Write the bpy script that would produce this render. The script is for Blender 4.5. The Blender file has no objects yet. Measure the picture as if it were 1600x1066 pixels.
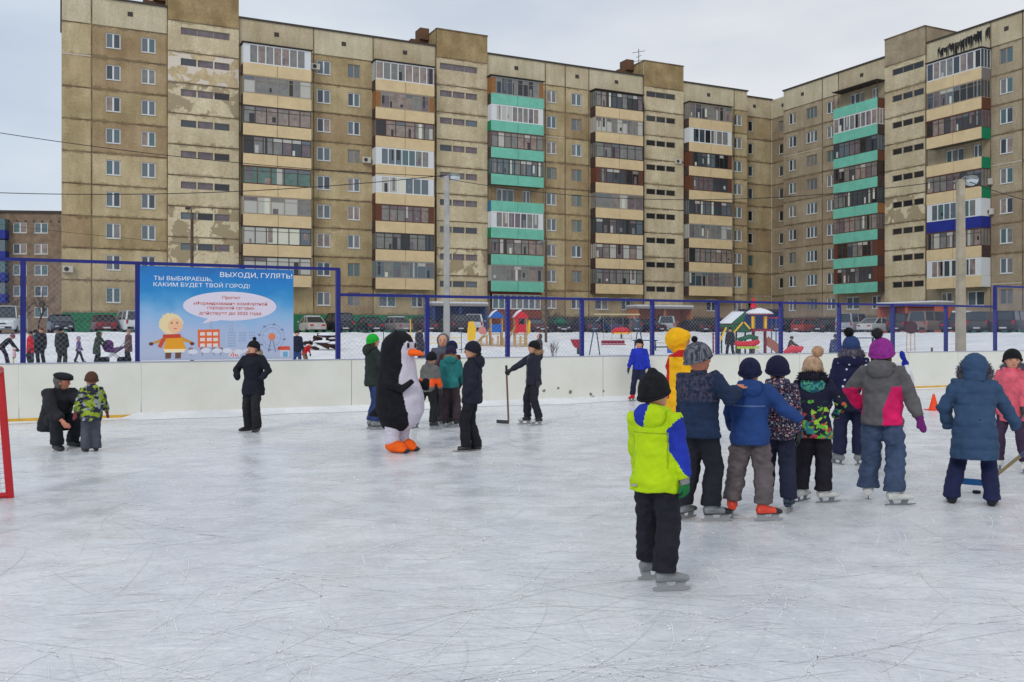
import bpy, bmesh, math, random
import numpy as np
from mathutils import Vector, Matrix, noise as mnoise
SC = bpy.context.scene
COL = bpy.data.collections.new('place')      # linked to the scene at the very end, which keeps the building of meshes quick
F = 1450.0; CX = 800.0; HY = 520.0; CAMZ = 1.6
# ---------------------------------------------------------------- camera
cam_d = bpy.data.cameras.new('camera'); cam = bpy.data.objects.new('camera', cam_d); COL.objects.link(cam)
cam.location = (0, 0, CAMZ); cam.rotation_euler = (math.radians(90), 0, 0)
cam_d.sensor_width = 36; cam_d.lens = 36 * F / 1600; cam_d.shift_y = -(533 - HY) / 1600
cam_d.clip_start = 0.1; cam_d.clip_end = 6000
SC.camera = cam
# ---------------------------------------------------------------- sky and sun (overcast winter day)
SUN_EL = 34; SUN_AZ = 205
w = bpy.data.worlds.new("World"); SC.world = w; w.use_nodes = True
nt = w.node_tree; nt.nodes.clear()
def wn(t, **k):
    n = nt.nodes.new(t)
    for a, b in k.items(): setattr(n, a, b)
    return n
out = wn('ShaderNodeOutputWorld'); bg = wn('ShaderNodeBackground'); sky = wn('ShaderNodeTexSky')
sky.sky_type = 'NISHITA'; sky.sun_disc = False
sky.sun_elevation = math.radians(SUN_EL); sky.sun_rotation = math.radians(SUN_AZ)
sky.air_density = 1.0; sky.dust_density = 2.0
tc = wn('ShaderNodeTexCoord'); mp = wn('ShaderNodeMapping'); mp.inputs['Scale'].default_value = (1.0, 1.0, 3.2)
mp.inputs['Rotation'].default_value = (0.1, 0.25, 0.5)
nz = wn('ShaderNodeTexNoise'); nz.inputs['Scale'].default_value = 1.9; nz.inputs['Detail'].default_value = 5; nz.inputs['Roughness'].default_value = .5
rp = wn('ShaderNodeValToRGB'); rp.color_ramp.elements[0].position = .36; rp.color_ramp.elements[1].position = .62
rp.color_ramp.elements[0].color = (7.4, 8.0, 9.0, 1); rp.color_ramp.elements[1].color = (10.4, 10.5, 10.6, 1)
# cloud deck brightens to the right of the view (thin cloud), greyer blue to the left
sx = wn('ShaderNodeSeparateXYZ'); mr = wn('ShaderNodeMapRange')
mr.inputs['From Min'].default_value = -.6; mr.inputs['From Max'].default_value = .25
m3 = wn('ShaderNodeMixRGB', blend_type='MULTIPLY'); m3.inputs['Color2'].default_value = (.72, .82, .93, 1)
inv = wn('ShaderNodeMath', operation='SUBTRACT'); inv.inputs[0].default_value = 1.0
mx = wn('ShaderNodeMixRGB'); mx.inputs['Fac'].default_value = .96
L = nt.links.new
L(tc.outputs['Generated'], mp.inputs['Vector']); L(mp.outputs[0], nz.inputs['Vector']); L(nz.outputs['Fac'], rp.inputs['Fac'])
L(tc.outputs['Generated'], sx.inputs[0]); L(sx.outputs['X'], mr.inputs['Value']); L(mr.outputs[0], inv.inputs[1]); L(inv.outputs[0], m3.inputs['Fac'])
L(rp.outputs['Color'], m3.inputs['Color1'])
L(sky.outputs[0], mx.inputs['Color1']); L(m3.outputs[0], mx.inputs['Color2']); L(mx.outputs[0], bg.inputs['Color'])
bg.inputs['Strength'].default_value = .085
L(bg.outputs[0], out.inputs['Surface'])
sun_d = bpy.data.lights.new('sun', 'SUN'); sun = bpy.data.objects.new('sun', sun_d); COL.objects.link(sun)
sun_d.energy = 1.0; sun_d.angle = math.radians(14); sun_d.color = (1, .96, .9)
_az = math.radians(SUN_AZ)
_sd = Vector((math.sin(_az) * math.cos(math.radians(SUN_EL)), math.cos(_az) * math.cos(math.radians(SUN_EL)), math.sin(math.radians(SUN_EL))))
sun.rotation_euler = _sd.to_track_quat('Z', 'Y').to_euler()
SC.view_settings.view_transform = 'Standard'; SC.view_settings.look = 'None'
SC.view_settings.exposure = 0.0; SC.view_settings.gamma = 1.0
SC.cycles.max_bounces = 5; SC.cycles.diffuse_bounces = 3; SC.cycles.glossy_bounces = 2
# ---------------------------------------------------------------- helpers
R = math.radians
def at(px, Y, z=0.0):
    return Vector(((px - CX) / F * Y, Y, z))
def groundY(py, z=0.0):
    return (CAMZ - z) * F / (py - HY)
def lin(r, g, b):
    f = lambda c: (c / 255 / 12.92) if c / 255 <= .04045 else ((c / 255 + .055) / 1.055) ** 2.4
    return (f(r), f(g), f(b))
_mats = {}
def mat(name, col, rough=.8, var=0.0, vs=3.0, bump=0.0, bs=30.0, metal=0.0, col2=None, spec=.3, detail=4, lo=.35, hi=.65, sc=(1, 1, 1), alpha=None):
    """principled material with optional noise mix to col2 and noise bump, object coordinates"""
    if name in _mats: return _mats[name]
    m = bpy.data.materials.new(name); m.use_nodes = True; n = m.node_tree; p = n.nodes['Principled BSDF']
    p.inputs['Roughness'].default_value = rough; p.inputs['Metallic'].default_value = metal
    p.inputs['Specular IOR Level'].default_value = spec
    p.inputs['Base Color'].default_value = (*col, 1)
    m.diffuse_color = (*col, 1)
    if var or bump or col2:
        t = n.nodes.new('ShaderNodeTexCoord'); mpp = n.nodes.new('ShaderNodeMapping'); mpp.inputs['Scale'].default_value = sc
        n.links.new(t.outputs['Object'], mpp.inputs[0])
    if var or col2:
        z = n.nodes.new('ShaderNodeTexNoise'); z.inputs['Scale'].default_value = vs; z.inputs['Detail'].default_value = detail
        z.inputs['Roughness'].default_value = .65
        n.links.new(mpp.outputs[0], z.inputs['Vector'])
        r = n.nodes.new('ShaderNodeValToRGB'); e = r.color_ramp.elements
        e[0].position = lo; e[1].position = hi
        c2 = col2 if col2 else tuple(min(1, c * (1 + var)) for c in col)
        c1 = col if col2 else tuple(c * (1 - var) for c in col)
        e[0].color = (*c1, 1); e[1].color = (*c2, 1)
        n.links.new(z.outputs['Fac'], r.inputs['Fac']); n.links.new(r.outputs['Color'], p.inputs['Base Color'])
    if bump:
        z = n.nodes.new('ShaderNodeTexNoise'); z.inputs['Scale'].default_value = bs; z.inputs['Detail'].default_value = 3
        n.links.new(mpp.outputs[0], z.inputs['Vector'])
        b = n.nodes.new('ShaderNodeBump'); b.inputs['Strength'].default_value = bump; b.inputs['Distance'].default_value = .02
        n.links.new(z.outputs['Fac'], b.inputs['Height']); n.links.new(b.outputs[0], p.inputs['Normal'])
    _mats[name] = m
    return m
def tag(o, label=None, cat=None, group=None, kind=None):
    if label: o['label'] = label
    if cat: o['category'] = cat
    if group: o['group'] = group
    if kind: o['kind'] = kind
    return o
def empty(name, loc=(0, 0, 0), rz=0.0, label=None, cat=None, group=None):
    o = bpy.data.objects.new(name, None); COL.objects.link(o); o.location = loc; o.rotation_euler = (0, 0, rz); o.empty_display_size = .3
    return tag(o, label, cat, group)
class MB:
    def __init__(s): s.V = []; s.F = []; s.M = []; s.mi = 0
    def add(s, vs, fs, mi=None):
        k = len(s.V); s.V += [tuple(v) for v in vs]; s.F += [tuple(i + k for i in f) for f in fs]; s.M += [s.mi if mi is None else mi] * len(fs)
        return s
    def box(s, x0, x1, y0, y1, z0, z1, mi=None):
        v = [(x, y, z) for z in (z0, z1) for y in (y0, y1) for x in (x0, x1)]
        return s.add(v, [(0, 2, 3, 1), (4, 5, 7, 6), (0, 1, 5, 4), (2, 6, 7, 3), (0, 4, 6, 2), (1, 3, 7, 5)], mi)
    def obox(s, c, ax, ay, az, mi=None):
        """box with centre c and half-axis vectors"""
        c = Vector(c); ax = Vector(ax); ay = Vector(ay); az = Vector(az)
        v = [c + i * ax + j * ay + k * az for k in (-1, 1) for j in (-1, 1) for i in (-1, 1)]
        return s.add(v, [(0, 2, 3, 1), (4, 5, 7, 6), (0, 1, 5, 4), (2, 6, 7, 3), (0, 4, 6, 2), (1, 3, 7, 5)], mi)
    def bar(s, a, b, w, h=None, up=(0, 0, 1), mi=None):
        a = Vector(a); b = Vector(b); d = b - a; h = w if h is None else h
        u = Vector(up); x = d.cross(u)
        if x.length < 1e-6: x = d.cross(Vector((0, 1, 0)))
        x.normalize(); y = x.cross(d).normalized()
        return s.obox((a + b) / 2, d / 2, x * w / 2, y * h / 2, mi)
    def tube(s, pts, rad, n=10, mi=None, caps=True, up=(0, 0, 1), flat=None):
        """tube along pts; rad scalar or list; entries may be (ra, rb) ellipse; flat: reference vector for ra"""
        pts = [Vector(p) for p in pts]; k = len(pts)
        if not isinstance(rad, (list, tuple)): rad = [rad] * k
        rings = []; ref = Vector(flat) if flat else None
        prev = None
        for i in range(k):
            d = (pts[min(i + 1, k - 1)] - pts[max(i - 1, 0)])
            if d.length < 1e-9: d = Vector((0, 0, 1))
            d.normalize()
            if ref is not None: x = ref - d * ref.dot(d)
            elif prev is not None: x = prev - d * prev.dot(d)
            else:
                x = Vector(up).cross(d)
                if x.length < 1e-4: x = Vector((1, 0, 0)).cross(d)
                if x.length < 1e-4: x = Vector((0, 1, 0)).cross(d)
            if x.length < 1e-6: x = d.orthogonal()
            x.normalize(); prev = x; y = d.cross(x)
            r = rad[i]; ra, rb = (r if isinstance(r, (list, tuple)) else (r, r))
            rings.append([pts[i] + x * (ra * math.cos(2 * math.pi * j / n)) + y * (rb * math.sin(2 * math.pi * j / n)) for j in range(n)])
        V = [v for r_ in rings for v in r_]; Fs = []
        for i in range(k - 1):
            for j in range(n):
                j2 = (j + 1) % n
                Fs.append((i * n + j, i * n + j2, (i + 1) * n + j2, (i + 1) * n + j))
        if caps:
            Fs.append(tuple(range(n - 1, -1, -1))); Fs.append(tuple((k - 1) * n + j for j in range(n)))
        return s.add(V, Fs, mi)
    def ball(s, c, r, n=14, m=9, mi=None, mat3=None):
        c = Vector(c); r = r if isinstance(r, (list, tuple)) else (r, r, r)
        V = []; Fs = []
        for i in range(m + 1):
            t = math.pi * i / m
            for j in range(n):
                p = 2 * math.pi * j / n
                v = Vector((r[0] * math.sin(t) * math.cos(p), r[1] * math.sin(t) * math.sin(p), -r[2] * math.cos(t)))
                if mat3: v = mat3 @ v
                V.append(c + v)
        for i in range(m):
            for j in range(n):
                j2 = (j + 1) % n
                if i == 0: Fs.append((j, n + j2, n + j)) if True else 0
                elif i == m - 1: Fs.append((i * n + j, i * n + j2, (i + 1) * n + j))
                else: Fs.append((i * n + j, i * n + j2, (i + 1) * n + j2, (i + 1) * n + j))
        # weld poles
        return s.add(V, Fs, mi)
    def prism(s, poly, o, ux, uy, uz, mi=None):
        """poly 2d in (ux,uy), extruded along uz (vector with length), origin o"""
        o = Vector(o); ux = Vector(ux); uy = Vector(uy); uz = Vector(uz); n = len(poly)
        V = [o + ux * p[0] + uy * p[1] for p in poly] + [o + ux * p[0] + uy * p[1] + uz for p in poly]
        Fs = [tuple(range(n - 1, -1, -1)), tuple(range(n, 2 * n))] + [(i, (i + 1) % n, n + (i + 1) % n, n + i) for i in range(n)]
        return s.add(V, Fs, mi)
    def lathe(s, prof, c, n=16, mi=None):
        c = Vector(c); V = []; Fs = []
        for r, z in prof:
            for j in range(n): V.append(c + Vector((r * math.cos(2 * math.pi * j / n), r * math.sin(2 * math.pi * j / n), z)))
        for i in range(len(prof) - 1):
            for j in range(n):
                j2 = (j + 1) % n; Fs.append((i * n + j, i * n + j2, (i + 1) * n + j2, (i + 1) * n + j))
        Fs.append(tuple(range(n - 1, -1, -1))); Fs.append(tuple((len(prof) - 1) * n + j for j in range(n)))
        return s.add(V, Fs, mi)
    def mesh(s, name, mats):
        me = bpy.data.meshes.new(name); me.from_pydata(s.V, [], s.F)
        for m in (mats if isinstance(mats, (list, tuple)) else [mats]): me.materials.append(m)
        if any(s.M): me.polygons.foreach_set('material_index', s.M)
        bm = bmesh.new(); bm.from_mesh(me); bmesh.ops.remove_doubles(bm, verts=bm.verts, dist=1e-5); bmesh.ops.recalc_face_normals(bm, faces=bm.faces)
        bm.to_mesh(me); bm.free()
        return me
    def build(s, name, mats, parent=None, smooth=None, loc=None, rz=None, bevel=0):
        me = s.mesh(name, mats)
        if bevel:
            bm = bmesh.new(); bm.from_mesh(me)
            eg = [e for e in bm.edges if len(e.link_faces) == 2 and e.calc_face_angle(0) > .5]
            bmesh.ops.bevel(bm, geom=eg, offset=bevel, segments=2, affect='EDGES', clamp_overlap=True)
            bm.to_mesh(me); bm.free(); smooth = smooth or 40
        if smooth:
            me.shade_smooth(); me.set_sharp_from_angle(angle=R(smooth if smooth is not True else 180))
        o = bpy.data.objects.new(name, me); COL.objects.link(o)
        if parent: o.parent = parent
        if loc is not None: o.location = loc
        if rz is not None: o.rotation_euler = (0, 0, rz)
        return o
def remeshed(mb, voxel, smooth=4, wr=0.0, wfreq=14.0, seed=0, fac=.5, fold=1.7):
    """union of overlapping closed shapes as one continuous smooth mesh"""
    me = bpy.data.meshes.new('tmp'); me.from_pydata(mb.V, [], mb.F)
    bm = bmesh.new(); bm.from_mesh(me); bmesh.ops.remove_doubles(bm, verts=bm.verts, dist=1e-5); bmesh.ops.recalc_face_normals(bm, faces=bm.faces)
    bm.to_mesh(me); bm.free()
    o = bpy.data.objects.new('tmp', me); SC.collection.objects.link(o)
    m = o.modifiers.new('r', 'REMESH'); m.mode = 'VOXEL'; m.voxel_size = voxel; m.adaptivity = 0
    if smooth:
        m2 = o.modifiers.new('s', 'SMOOTH'); m2.factor = fac; m2.iterations = smooth
    dg = bpy.context.evaluated_depsgraph_get()
    res = bpy.data.meshes.new_from_object(o.evaluated_get(dg))
    bpy.data.objects.remove(o); bpy.data.meshes.remove(me)
    if wr:
        off = Vector((seed * 3.1, seed * 1.7, 0))
        co = np.empty(len(res.vertices) * 3); no = np.empty(len(res.vertices) * 3)
        res.vertices.foreach_get('co', co); res.vertices.foreach_get('normal', no); co = co.reshape(-1, 3); no = no.reshape(-1, 3)
        ds = np.array([mnoise.noise(Vector((x * wfreq, y * wfreq, (z + .25 * x) * wfreq * fold)) + off) + .5 * mnoise.noise(Vector((x * wfreq * 2.3, y * wfreq * 2.3, (z - .4 * x) * wfreq * fold * 2.0)) + off) for x, y, z in co])
        res.vertices.foreach_set('co', (co + no * (ds * wr)[:, None]).ravel()); res.update()
    res.shade_smooth()
    return res
def link(name, me, mats, parent=None):
    me.name = name; me.materials.clear()
    for m in (mats if isinstance(mats, (list, tuple)) else [mats]): me.materials.append(m)
    o = bpy.data.objects.new(name, me); COL.objects.link(o)
    if parent: o.parent = parent
    return o
def copy_tree(o, parent=None):
    c = o.copy(); COL.objects.link(c); c.parent = parent
    for ch in list(o.children): copy_tree(ch, c)
    return c
# ================================================================ GROUND
BX, BK = 20.75, .488                       # rink board line: Y = 20.75 + .488 X
ND = Vector((-.4387, .8986, 0)); AD = Vector((.8986, .4387, 0))
def board_s(X): return Vector((X, BX + BK * X, 0))
def px_on_board(px, off=0.0):
    u = (px - CX) / F; b = BX + off / .8986; X = u * b / (1 - u * BK)
    return Vector((X, b + BK * X, 0))
A0 = Vector((-38.9, 80.2, 0)); B0 = Vector((33.1, 113.1, 0))
BD = Vector((.4387, -.8986, 0))
def offA(p): return (p.x - A0.x) * .4387 + (p.y - A0.y) * -.8986
def offB(p): return (p.x - B0.x) * -.8986 + (p.y - B0.y) * -.4387
def sstep(a, b, x):
    t = min(1, max(0, (x - a) / (b - a))); return t * t * (3 - 2 * t)
def ground_z(x, y):
    p = Vector((x, y, 0)); dd = (y - BX - BK * x) * .8986
    if dd < .25: return -.12
    a = offA(p); b = offB(p)
    t = max(1 - sstep(14, 33, a), 1 - sstep(13, 27, b))
    z = .2 + 1.3 * t
    bumpy = .07 * mnoise.noise(Vector((x * .35, y * .35, 0))) + .04 * mnoise.noise(Vector((x * 1.3, y * 1.3, 4)))
    ridge = .2 * math.exp(-((a - 14.5) / 1.3) ** 2) * (b > 9) * (.6 + mnoise.noise(Vector((x * .8, y * .8, 9)))) + .2 * math.exp(-((b - 13.5) / 1.3) ** 2) * (a > 14) * (.6 + mnoise.noise(Vector((x * .8, y * .8, 9))))
    if a < 12 or b < 11: bumpy *= .25
    return z + bumpy + ridge * t
snow = mat('snow', lin(214, 217, 222), .75, col2=lin(238, 239, 242), vs=.8, bump=.5, bs=6, spec=.2)
xs = [-1500, -400, -200, -120] + [-80 + i * 1.0 for i in range(176)] + [120, 200, 400, 1500]
ys = [-400, -60, -20] + [-6 + i * 3 for i in range(6)] + [13 + i * .8 for i in range(132)] + [125, 150, 220, 400, 900, 3000]
mb = MB()
for y in ys:
    for x in xs: mb.V.append((x, y, ground_z(x, y)))
nx = len(xs)
for j in range(len(ys) - 1):
    for i in range(nx - 1):
        a = j * nx + i; mb.F.append((a, a + 1, a + nx + 1, a + nx)); mb.M.append(0)
o = mb.build('snow_ground', snow, smooth=True); tag(o, 'white trampled snow covering the yard beyond the rink', 'snow', kind='structure')
# asphalt-like packed parking strip along the houses
park = mat('packed_snow_road', lin(150, 148, 146), .8, col2=lin(205, 205, 206), vs=.7, bump=.3, bs=5)
mb = MB()
for P0, D, N, l0, l1 in ((A0, AD, Vector((.4387, -.8986, 0)), -40, 74), (B0, BD, Vector((-.8986, -.4387, 0)), 13, 60)):
    q = [P0 + D * l0 + N * .5, P0 + D * l1 + N * .5, P0 + D * l1 + N * 12.6, P0 + D * l0 + N * 12.6]
    z = 1.57 if P0 is A0 else 1.575
    mb.add([(v.x, v.y, z) for v in q] + [(v.x, v.y, z - .3) for v in q], [(0, 1, 2, 3), (0, 4, 5, 1), (1, 5, 6, 2), (2, 6, 7, 3), (3, 7, 4, 0)])
o = mb.build('parking_road', park); tag(o, 'grey packed snow parking lane along the apartment blocks', 'road', kind='structure')
# ice
def ice_mat():
    m = bpy.data.materials.new('rink_ice'); m.use_nodes = True; n = m.node_tree; p = n.nodes['Principled BSDF']; LK = n.links.new
    t = n.nodes.new('ShaderNodeTexCoord')
    def nz(sc, scale, det=5, rg=.6, rot=0, dist=0):
        mpp = n.nodes.new('ShaderNodeMapping'); mpp.inputs['Scale'].default_value = sc; mpp.inputs['Rotation'].default_value = (0, 0, rot); LK(t.outputs['Object'], mpp.inputs[0])
        z = n.nodes.new('ShaderNodeTexNoise'); z.inputs['Scale'].default_value = scale; z.inputs['Detail'].default_value = det; z.inputs['Roughness'].default_value = rg
        z.inputs['Distortion'].default_value = dist
        LK(mpp.outputs[0], z.inputs['Vector']); return z.outputs['Fac']
    def ramp(f, a, b, ca, cb):
        r = n.nodes.new('ShaderNodeValToRGB'); r.color_ramp.elements[0].position = a; r.color_ramp.elements[1].position = b
        r.color_ramp.elements[0].color = (*ca, 1); r.color_ramp.elements[1].color = (*cb, 1); LK(f, r.inputs['Fac']); return r.outputs['Color']
    def mix(f, a, b, bt='MIX'):
        x = n.nodes.new('ShaderNodeMixRGB'); x.blend_type = bt
        if isinstance(f, float): x.inputs['Fac'].default_value = f
        else: LK(f, x.inputs['Fac'])
        LK(a, x.inputs['Color1'])
        if isinstance(b, tuple): x.inputs['Color2'].default_value = (*b, 1)
        else: LK(b, x.inputs['Color2'])
        return x.outputs['Color']
    base = ramp(nz((1, 1, 1), .55, 9, .72, dist=.5), .34, .66, (.63, .65, .685), (.81, .82, .83))
    w0, w1 = (0, 0, 0), (1, 1, 1)
    base = mix(1.0, base, ramp(nz((1, 1.3, 1), 3.2, 9, .78, .3, .6), .34, .62, (.89, .895, .91), (1.05, 1.05, 1.05)), 'MULTIPLY')
    base = mix(1.0, base, ramp(nz((1, 1, 1), 26, 6, .8, .7), .35, .6, (.88, .885, .89), (1.06, 1.06, 1.06)), 'MULTIPLY')
    k = 0
    for rot, sc, br, scl, wdt in ((.2, (.35, 5, 1), .93, 1.7, .010), (1.1, (.5, 6, 1), .92, 2.2, .009), (-.5, (.3, 5, 1), .94, 2.4, .008), (2.2, (.6, 6, 1), .92, 1.9, .009), (-.15, (.25, 5, 1), .44, 1.5, .009), (.65, (.4, 6, 1), .46, 2.1, .007), (1.7, (.45, 5, 1), .5, 2.6, .007), (-1.0, (.5, 4, 1), .95, 3.1, .008)):
        k += 1
        s = nz(sc, scl, 1.5, .5, rot, 1.3)
        sub = n.nodes.new('ShaderNodeMath'); sub.operation = 'SUBTRACT'; sub.inputs[1].default_value = .47 + .012 * k; LK(s, sub.inputs[0])
        ab = n.nodes.new('ShaderNodeMath'); ab.operation = 'ABSOLUTE'; LK(sub.outputs[0], ab.inputs[0])
        ln = ramp(ab.outputs[0], .0, wdt, (.85, .85, .85), w0)
        msk = ramp(nz((1, 1, 1), 1.1 + .35 * k, 4, .6, k), .47, .58, w0, w1)
        fm = mix(1.0, ln, msk, 'MULTIPLY')
        base = mix(fm, base, (br, br, br + .01))
    LK(base, p.inputs['Base Color'])
    rr = n.nodes.new('ShaderNodeMapRange'); LK(nz((1, 1, 1), 2.1, 5, .6), rr.inputs['Value']); rr.inputs['From Min'].default_value = .35; rr.inputs['From Max'].default_value = .65
    rr.inputs['To Min'].default_value = .16; rr.inputs['To Max'].default_value = .42; LK(rr.outputs[0], p.inputs['Roughness'])
    p.inputs['Specular IOR Level'].default_value = .4
    b = n.nodes.new('ShaderNodeBump'); b.inputs['Strength'].default_value = .3; b.inputs['Distance'].default_value = .008
    LK(nz((1, 1.2, 1), 11, 8, .8, .2, .3), b.inputs['Height']); LK(b.outputs[0], p.inputs['Normal'])
    return m
mb = MB()
l = Vector((-16, BX + BK * -16 + .16, 0)); r_ = Vector((24, BX + BK * 24 + .16, 0))
mb.add([(l.x, l.y, 0), (r_.x, r_.y, 0), (r_.x + 10, r_.y - 30, 0), (r_.x + 10, -30, 0), (l.x - 12, -30, 0), (l.x - 4, l.y - 9, 0)], [(0, 5, 4, 3, 2, 1)])
o = mb.build('rink_ice', ice_mat()); tag(o, 'pale grey scratched skating rink ice', 'ice', kind='structure')
# skate cuts and ice shavings lying on the surface
rm = random.Random(12); mcut = MB()
def cut(x, y, a, L_, c, w_, mi):
    n_ = max(4, int(L_ / .22)); p = Vector((x, y, 0)); pts = []
    for i in range(n_ + 1):
        pts.append(p.copy()); a += c * L_ / n_; p = p + Vector((math.cos(a), math.sin(a), 0)) * (L_ / n_)
    V = []; Fs = []
    for i, q in enumerate(pts):
        if q.y > BX + BK * q.x - .5: return
        d = (pts[min(i + 1, n_)] - pts[max(0, i - 1)]).normalized(); nn_ = Vector((-d.y, d.x, 0)); ww = w_ * math.sin(math.pi * (i + .4) / (n_ + .8)) ** .5 / 2
        V += [(q.x + nn_.x * ww, q.y + nn_.y * ww, .0025 + .0008 * mi), (q.x - nn_.x * ww, q.y - nn_.y * ww, .0025 + .0008 * mi)]
    for i in range(n_): Fs.append((2 * i, 2 * i + 1, 2 * i + 3, 2 * i + 2))
    mcut.add(V, Fs, mi)
for i in range(3000):
    y = 2.2 + 20 * rm.random() ** 1.25; x = rm.uniform(-.62, .62) * y
    a = rm.gauss(.25, .55) if rm.random() < .7 else rm.uniform(0, 3.14)
    cut(x, y, a, rm.uniform(.2, 1.5), rm.uniform(-.8, .8), rm.uniform(.0025, .006) * (.6 + y * .08), 0 if rm.random() < .7 else 1)
for i in range(60):                                   # turning marks: tight curls
    y = 3 + 14 * rm.random(); x = rm.uniform(-.5, .5) * y; cut(x, y, rm.uniform(0, 6), rm.uniform(.8, 1.8), rm.uniform(2, 5), .008, 0)
for i in range(5200):
    y = 2.2 + 18 * rm.random() ** 1.4; x = rm.uniform(-.6, .6) * y
    if mnoise.noise(Vector((x * .9, y * .9, 7))) < -.02: continue
    r1 = rm.uniform(.004, .013) * (.6 + y * .07); a = rm.uniform(0, 6.3)
    mcut.add([(x + r1 * math.cos(a), y + r1 * math.sin(a), .0045), (x + r1 * math.cos(a + 2), y + r1 * math.sin(a + 2), .0045), (x + r1 * .6 * math.cos(a + 4), y + r1 * .6 * math.sin(a + 4), .009)], [(0, 1, 2)], 2)
o = mcut.build('skate_marks', [mat('cut_white', (.86, .87, .88), .7), mat('cut_dark', (.70, .71, .73), .4), mat('ice_shavings', (.88, .89, .9), .8)])
tag(o, 'crossing skate cuts and loose ice shavings all over the rink', 'skate marks', kind='stuff')
# thin snow drift at the foot of the boards
mb = MB(); random.seed(5)
q = [board_s(-14 + i * .25) for i in range(140)]
for i, p in enumerate(q):
    wd = .26 + .16 * mnoise.noise(Vector((p.x * .6, 0, 0))) + .1 * mnoise.noise(Vector((p.x * 2.5, 3, 0)))
    wd *= (1 if -7.2 < p.x < 9.5 else .45)
    for k, (a, h) in enumerate(((-.02, 1), (.25, .62), (.6, .2), (1.0, 0))):
        v = p - ND * max(0, a * wd * 1.6)
        mb.V.append((v.x, v.y, .004 + h * .10 * (1 if -7.2 < p.x < 9.5 else .25)))
for i in range(len(q) - 1):
    for k in range(3): mb.F.append((i * 4 + k, i * 4 + k + 1, i * 4 + k + 5, i * 4 + k + 4)); mb.M.append(0)
o = mb.build('snow_drift', snow, smooth=True); tag(o, 'thin snow drift swept against the foot of the rink boards', 'snow', kind='structure')
# ================================================================ RINK BOARDS
white_b = mat('board_white', lin(226, 226, 217), .45, col2=lin(218, 218, 206), vs=1.1, spec=.35)
yellow = mat('kick_yellow', lin(214, 168, 60), .5, var=.15, vs=4)
blue = mat('fence_blue', lin(24, 32, 116), .45, var=.12, vs=5, spec=.4)
greyst = mat('scuff', lin(120, 120, 112), .8)
boards = empty('rink_boards', board_s(0), math.atan2(.4387, .8986), 'long white plastic rink boards with yellow kick strip along the ice edge', 'rink boards')
# local frame: x along the boards, y away from ice
seams = [-15.8 + 2.02 * i for i in range(21)]
for i in range(20):
    m_ = MB(); a, b = seams[i] + .006, seams[i + 1] - .006
    m_.box(a, b, 0, .05, .02, 1.04)
    m_.build('board_panel', white_b, boards, bevel=.004)
m_ = MB(); m_.box(-15.8, 24.6, -.012, .0, 0.005, .14 if False else .075); m_.build('kick_strip', yellow, boards)
m_ = MB(); m_.box(-15.8, 24.6, -.01, .09, 1.043, 1.06); m_.build('top_rail', mat('rail_grey', lin(165, 170, 185), .5), boards)
m_ = MB()
for px_, y_, r1 in ((850, 611, 2.5), (891, 612, 3.4), (901, 622, 1.4), (923, 616, 3), (927, 621, 2.6), (943, 611, 1.8), (873, 606, 1.5), (1165, 600, 1.5), (872, 607, 1.8)):
    p = px_on_board(px_); s = (p - board_s(0)).dot(AD); z = CAMZ - (y_ - HY) / F * p.y; r2 = r1 / F * p.y
    m_.prism([(r2 * (1 + .35 * random.uniform(-1, 1)) * math.cos(t * .7), r2 * .9 * (1 + .35 * random.uniform(-1, 1)) * math.sin(t * .7)) for t in range(9)], (s, -.004, z), (1, 0, 0), (0, 0, 1), (0, .003, 0))
m_.build('scuff_mark', greyst, boards)
# ================================================================ FENCE ON THE BOARDS
fence = empty('rink_fence', board_s(0), math.atan2(.4387, .8986), 'blue steel post fence with chain link mesh rising above the rink boards', 'fence')
def sb(px, off=.14): return (px_on_board(px, off) - board_s(0)).dot(AD)
tall_l = [-11.4, -9.6 - .9, sb(36), sb(215), (sb(215) + sb(528)) / 2, sb(528)]
low = [sb(p) for p in (528, 667, 793, 909, 1019, 1121, 1220, 1311, 1395, 1478, 1555)]
tall_r = [sb(1555), sb(1555) + 2.0, sb(1555) + 4.0, sb(1555) + 6.0]
YO = .14
for x in tall_l[1:5]: MB().box(x - .045, x + .045, YO - .045, YO + .045, .15, 2.9).build('fence_post', blue, fence, bevel=.006)
x = tall_l[5]; MB().box(x - .045, x + .045, YO - .05, YO + .05, .15, 2.89).build('fence_post', blue, fence, bevel=.006)
for x in low[1:-1]: MB().box(x - .045, x + .045, YO - .045, YO + .045, .15, 2.4).build('fence_post', blue, fence, bevel=.006)
for x in tall_r: MB().box(x - .045, x + .045, YO - .045, YO + .045, .15, 3.0).build('fence_post', blue, fence, bevel=.006)
for a, b, z in ((-10.5, tall_l[5], 2.91), (low[0] + .05, low[-1] - .05, 2.385), (tall_r[0], tall_r[-1], 3.0)):
    MB().box(a - .04, b + .04, YO - .03, YO + .03, z - .03, z + .03).build('top_bar', blue, fence)
wire = mat('chain_wire', lin(150, 160, 190), .5)
def chain(x0, x1, z0, z1, sp=.1, r=.0011):
    m_ = MB(); H = z1 - z0; W = x1 - x0; n = int((W + H) / sp) + 1
    for i in range(n):
        c = i * sp
        a0 = max(0, c - W); b0 = min(H, c)
        if b0 - a0 < .02: continue
        for sgn in (0, 1):
            pa = (x0 + (c - a0) if sgn else x1 - (c - a0), YO - .07 + .004 * sgn, z0 + a0)
            pb = (x0 + (c - b0) if sgn else x1 - (c - b0), YO - .07 + .004 * sgn, z0 + b0)
            m_.bar(pa, pb, r * 2)
    return m_
for i, (a, b) in enumerate(zip(tall_l[1:-1], tall_l[2:])):
    if i >= 2: continue                                  # the banner fills these bays
    chain(a + .05, b - .05, 1.06, 2.85).build('mesh_panel', wire, fence)
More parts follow.
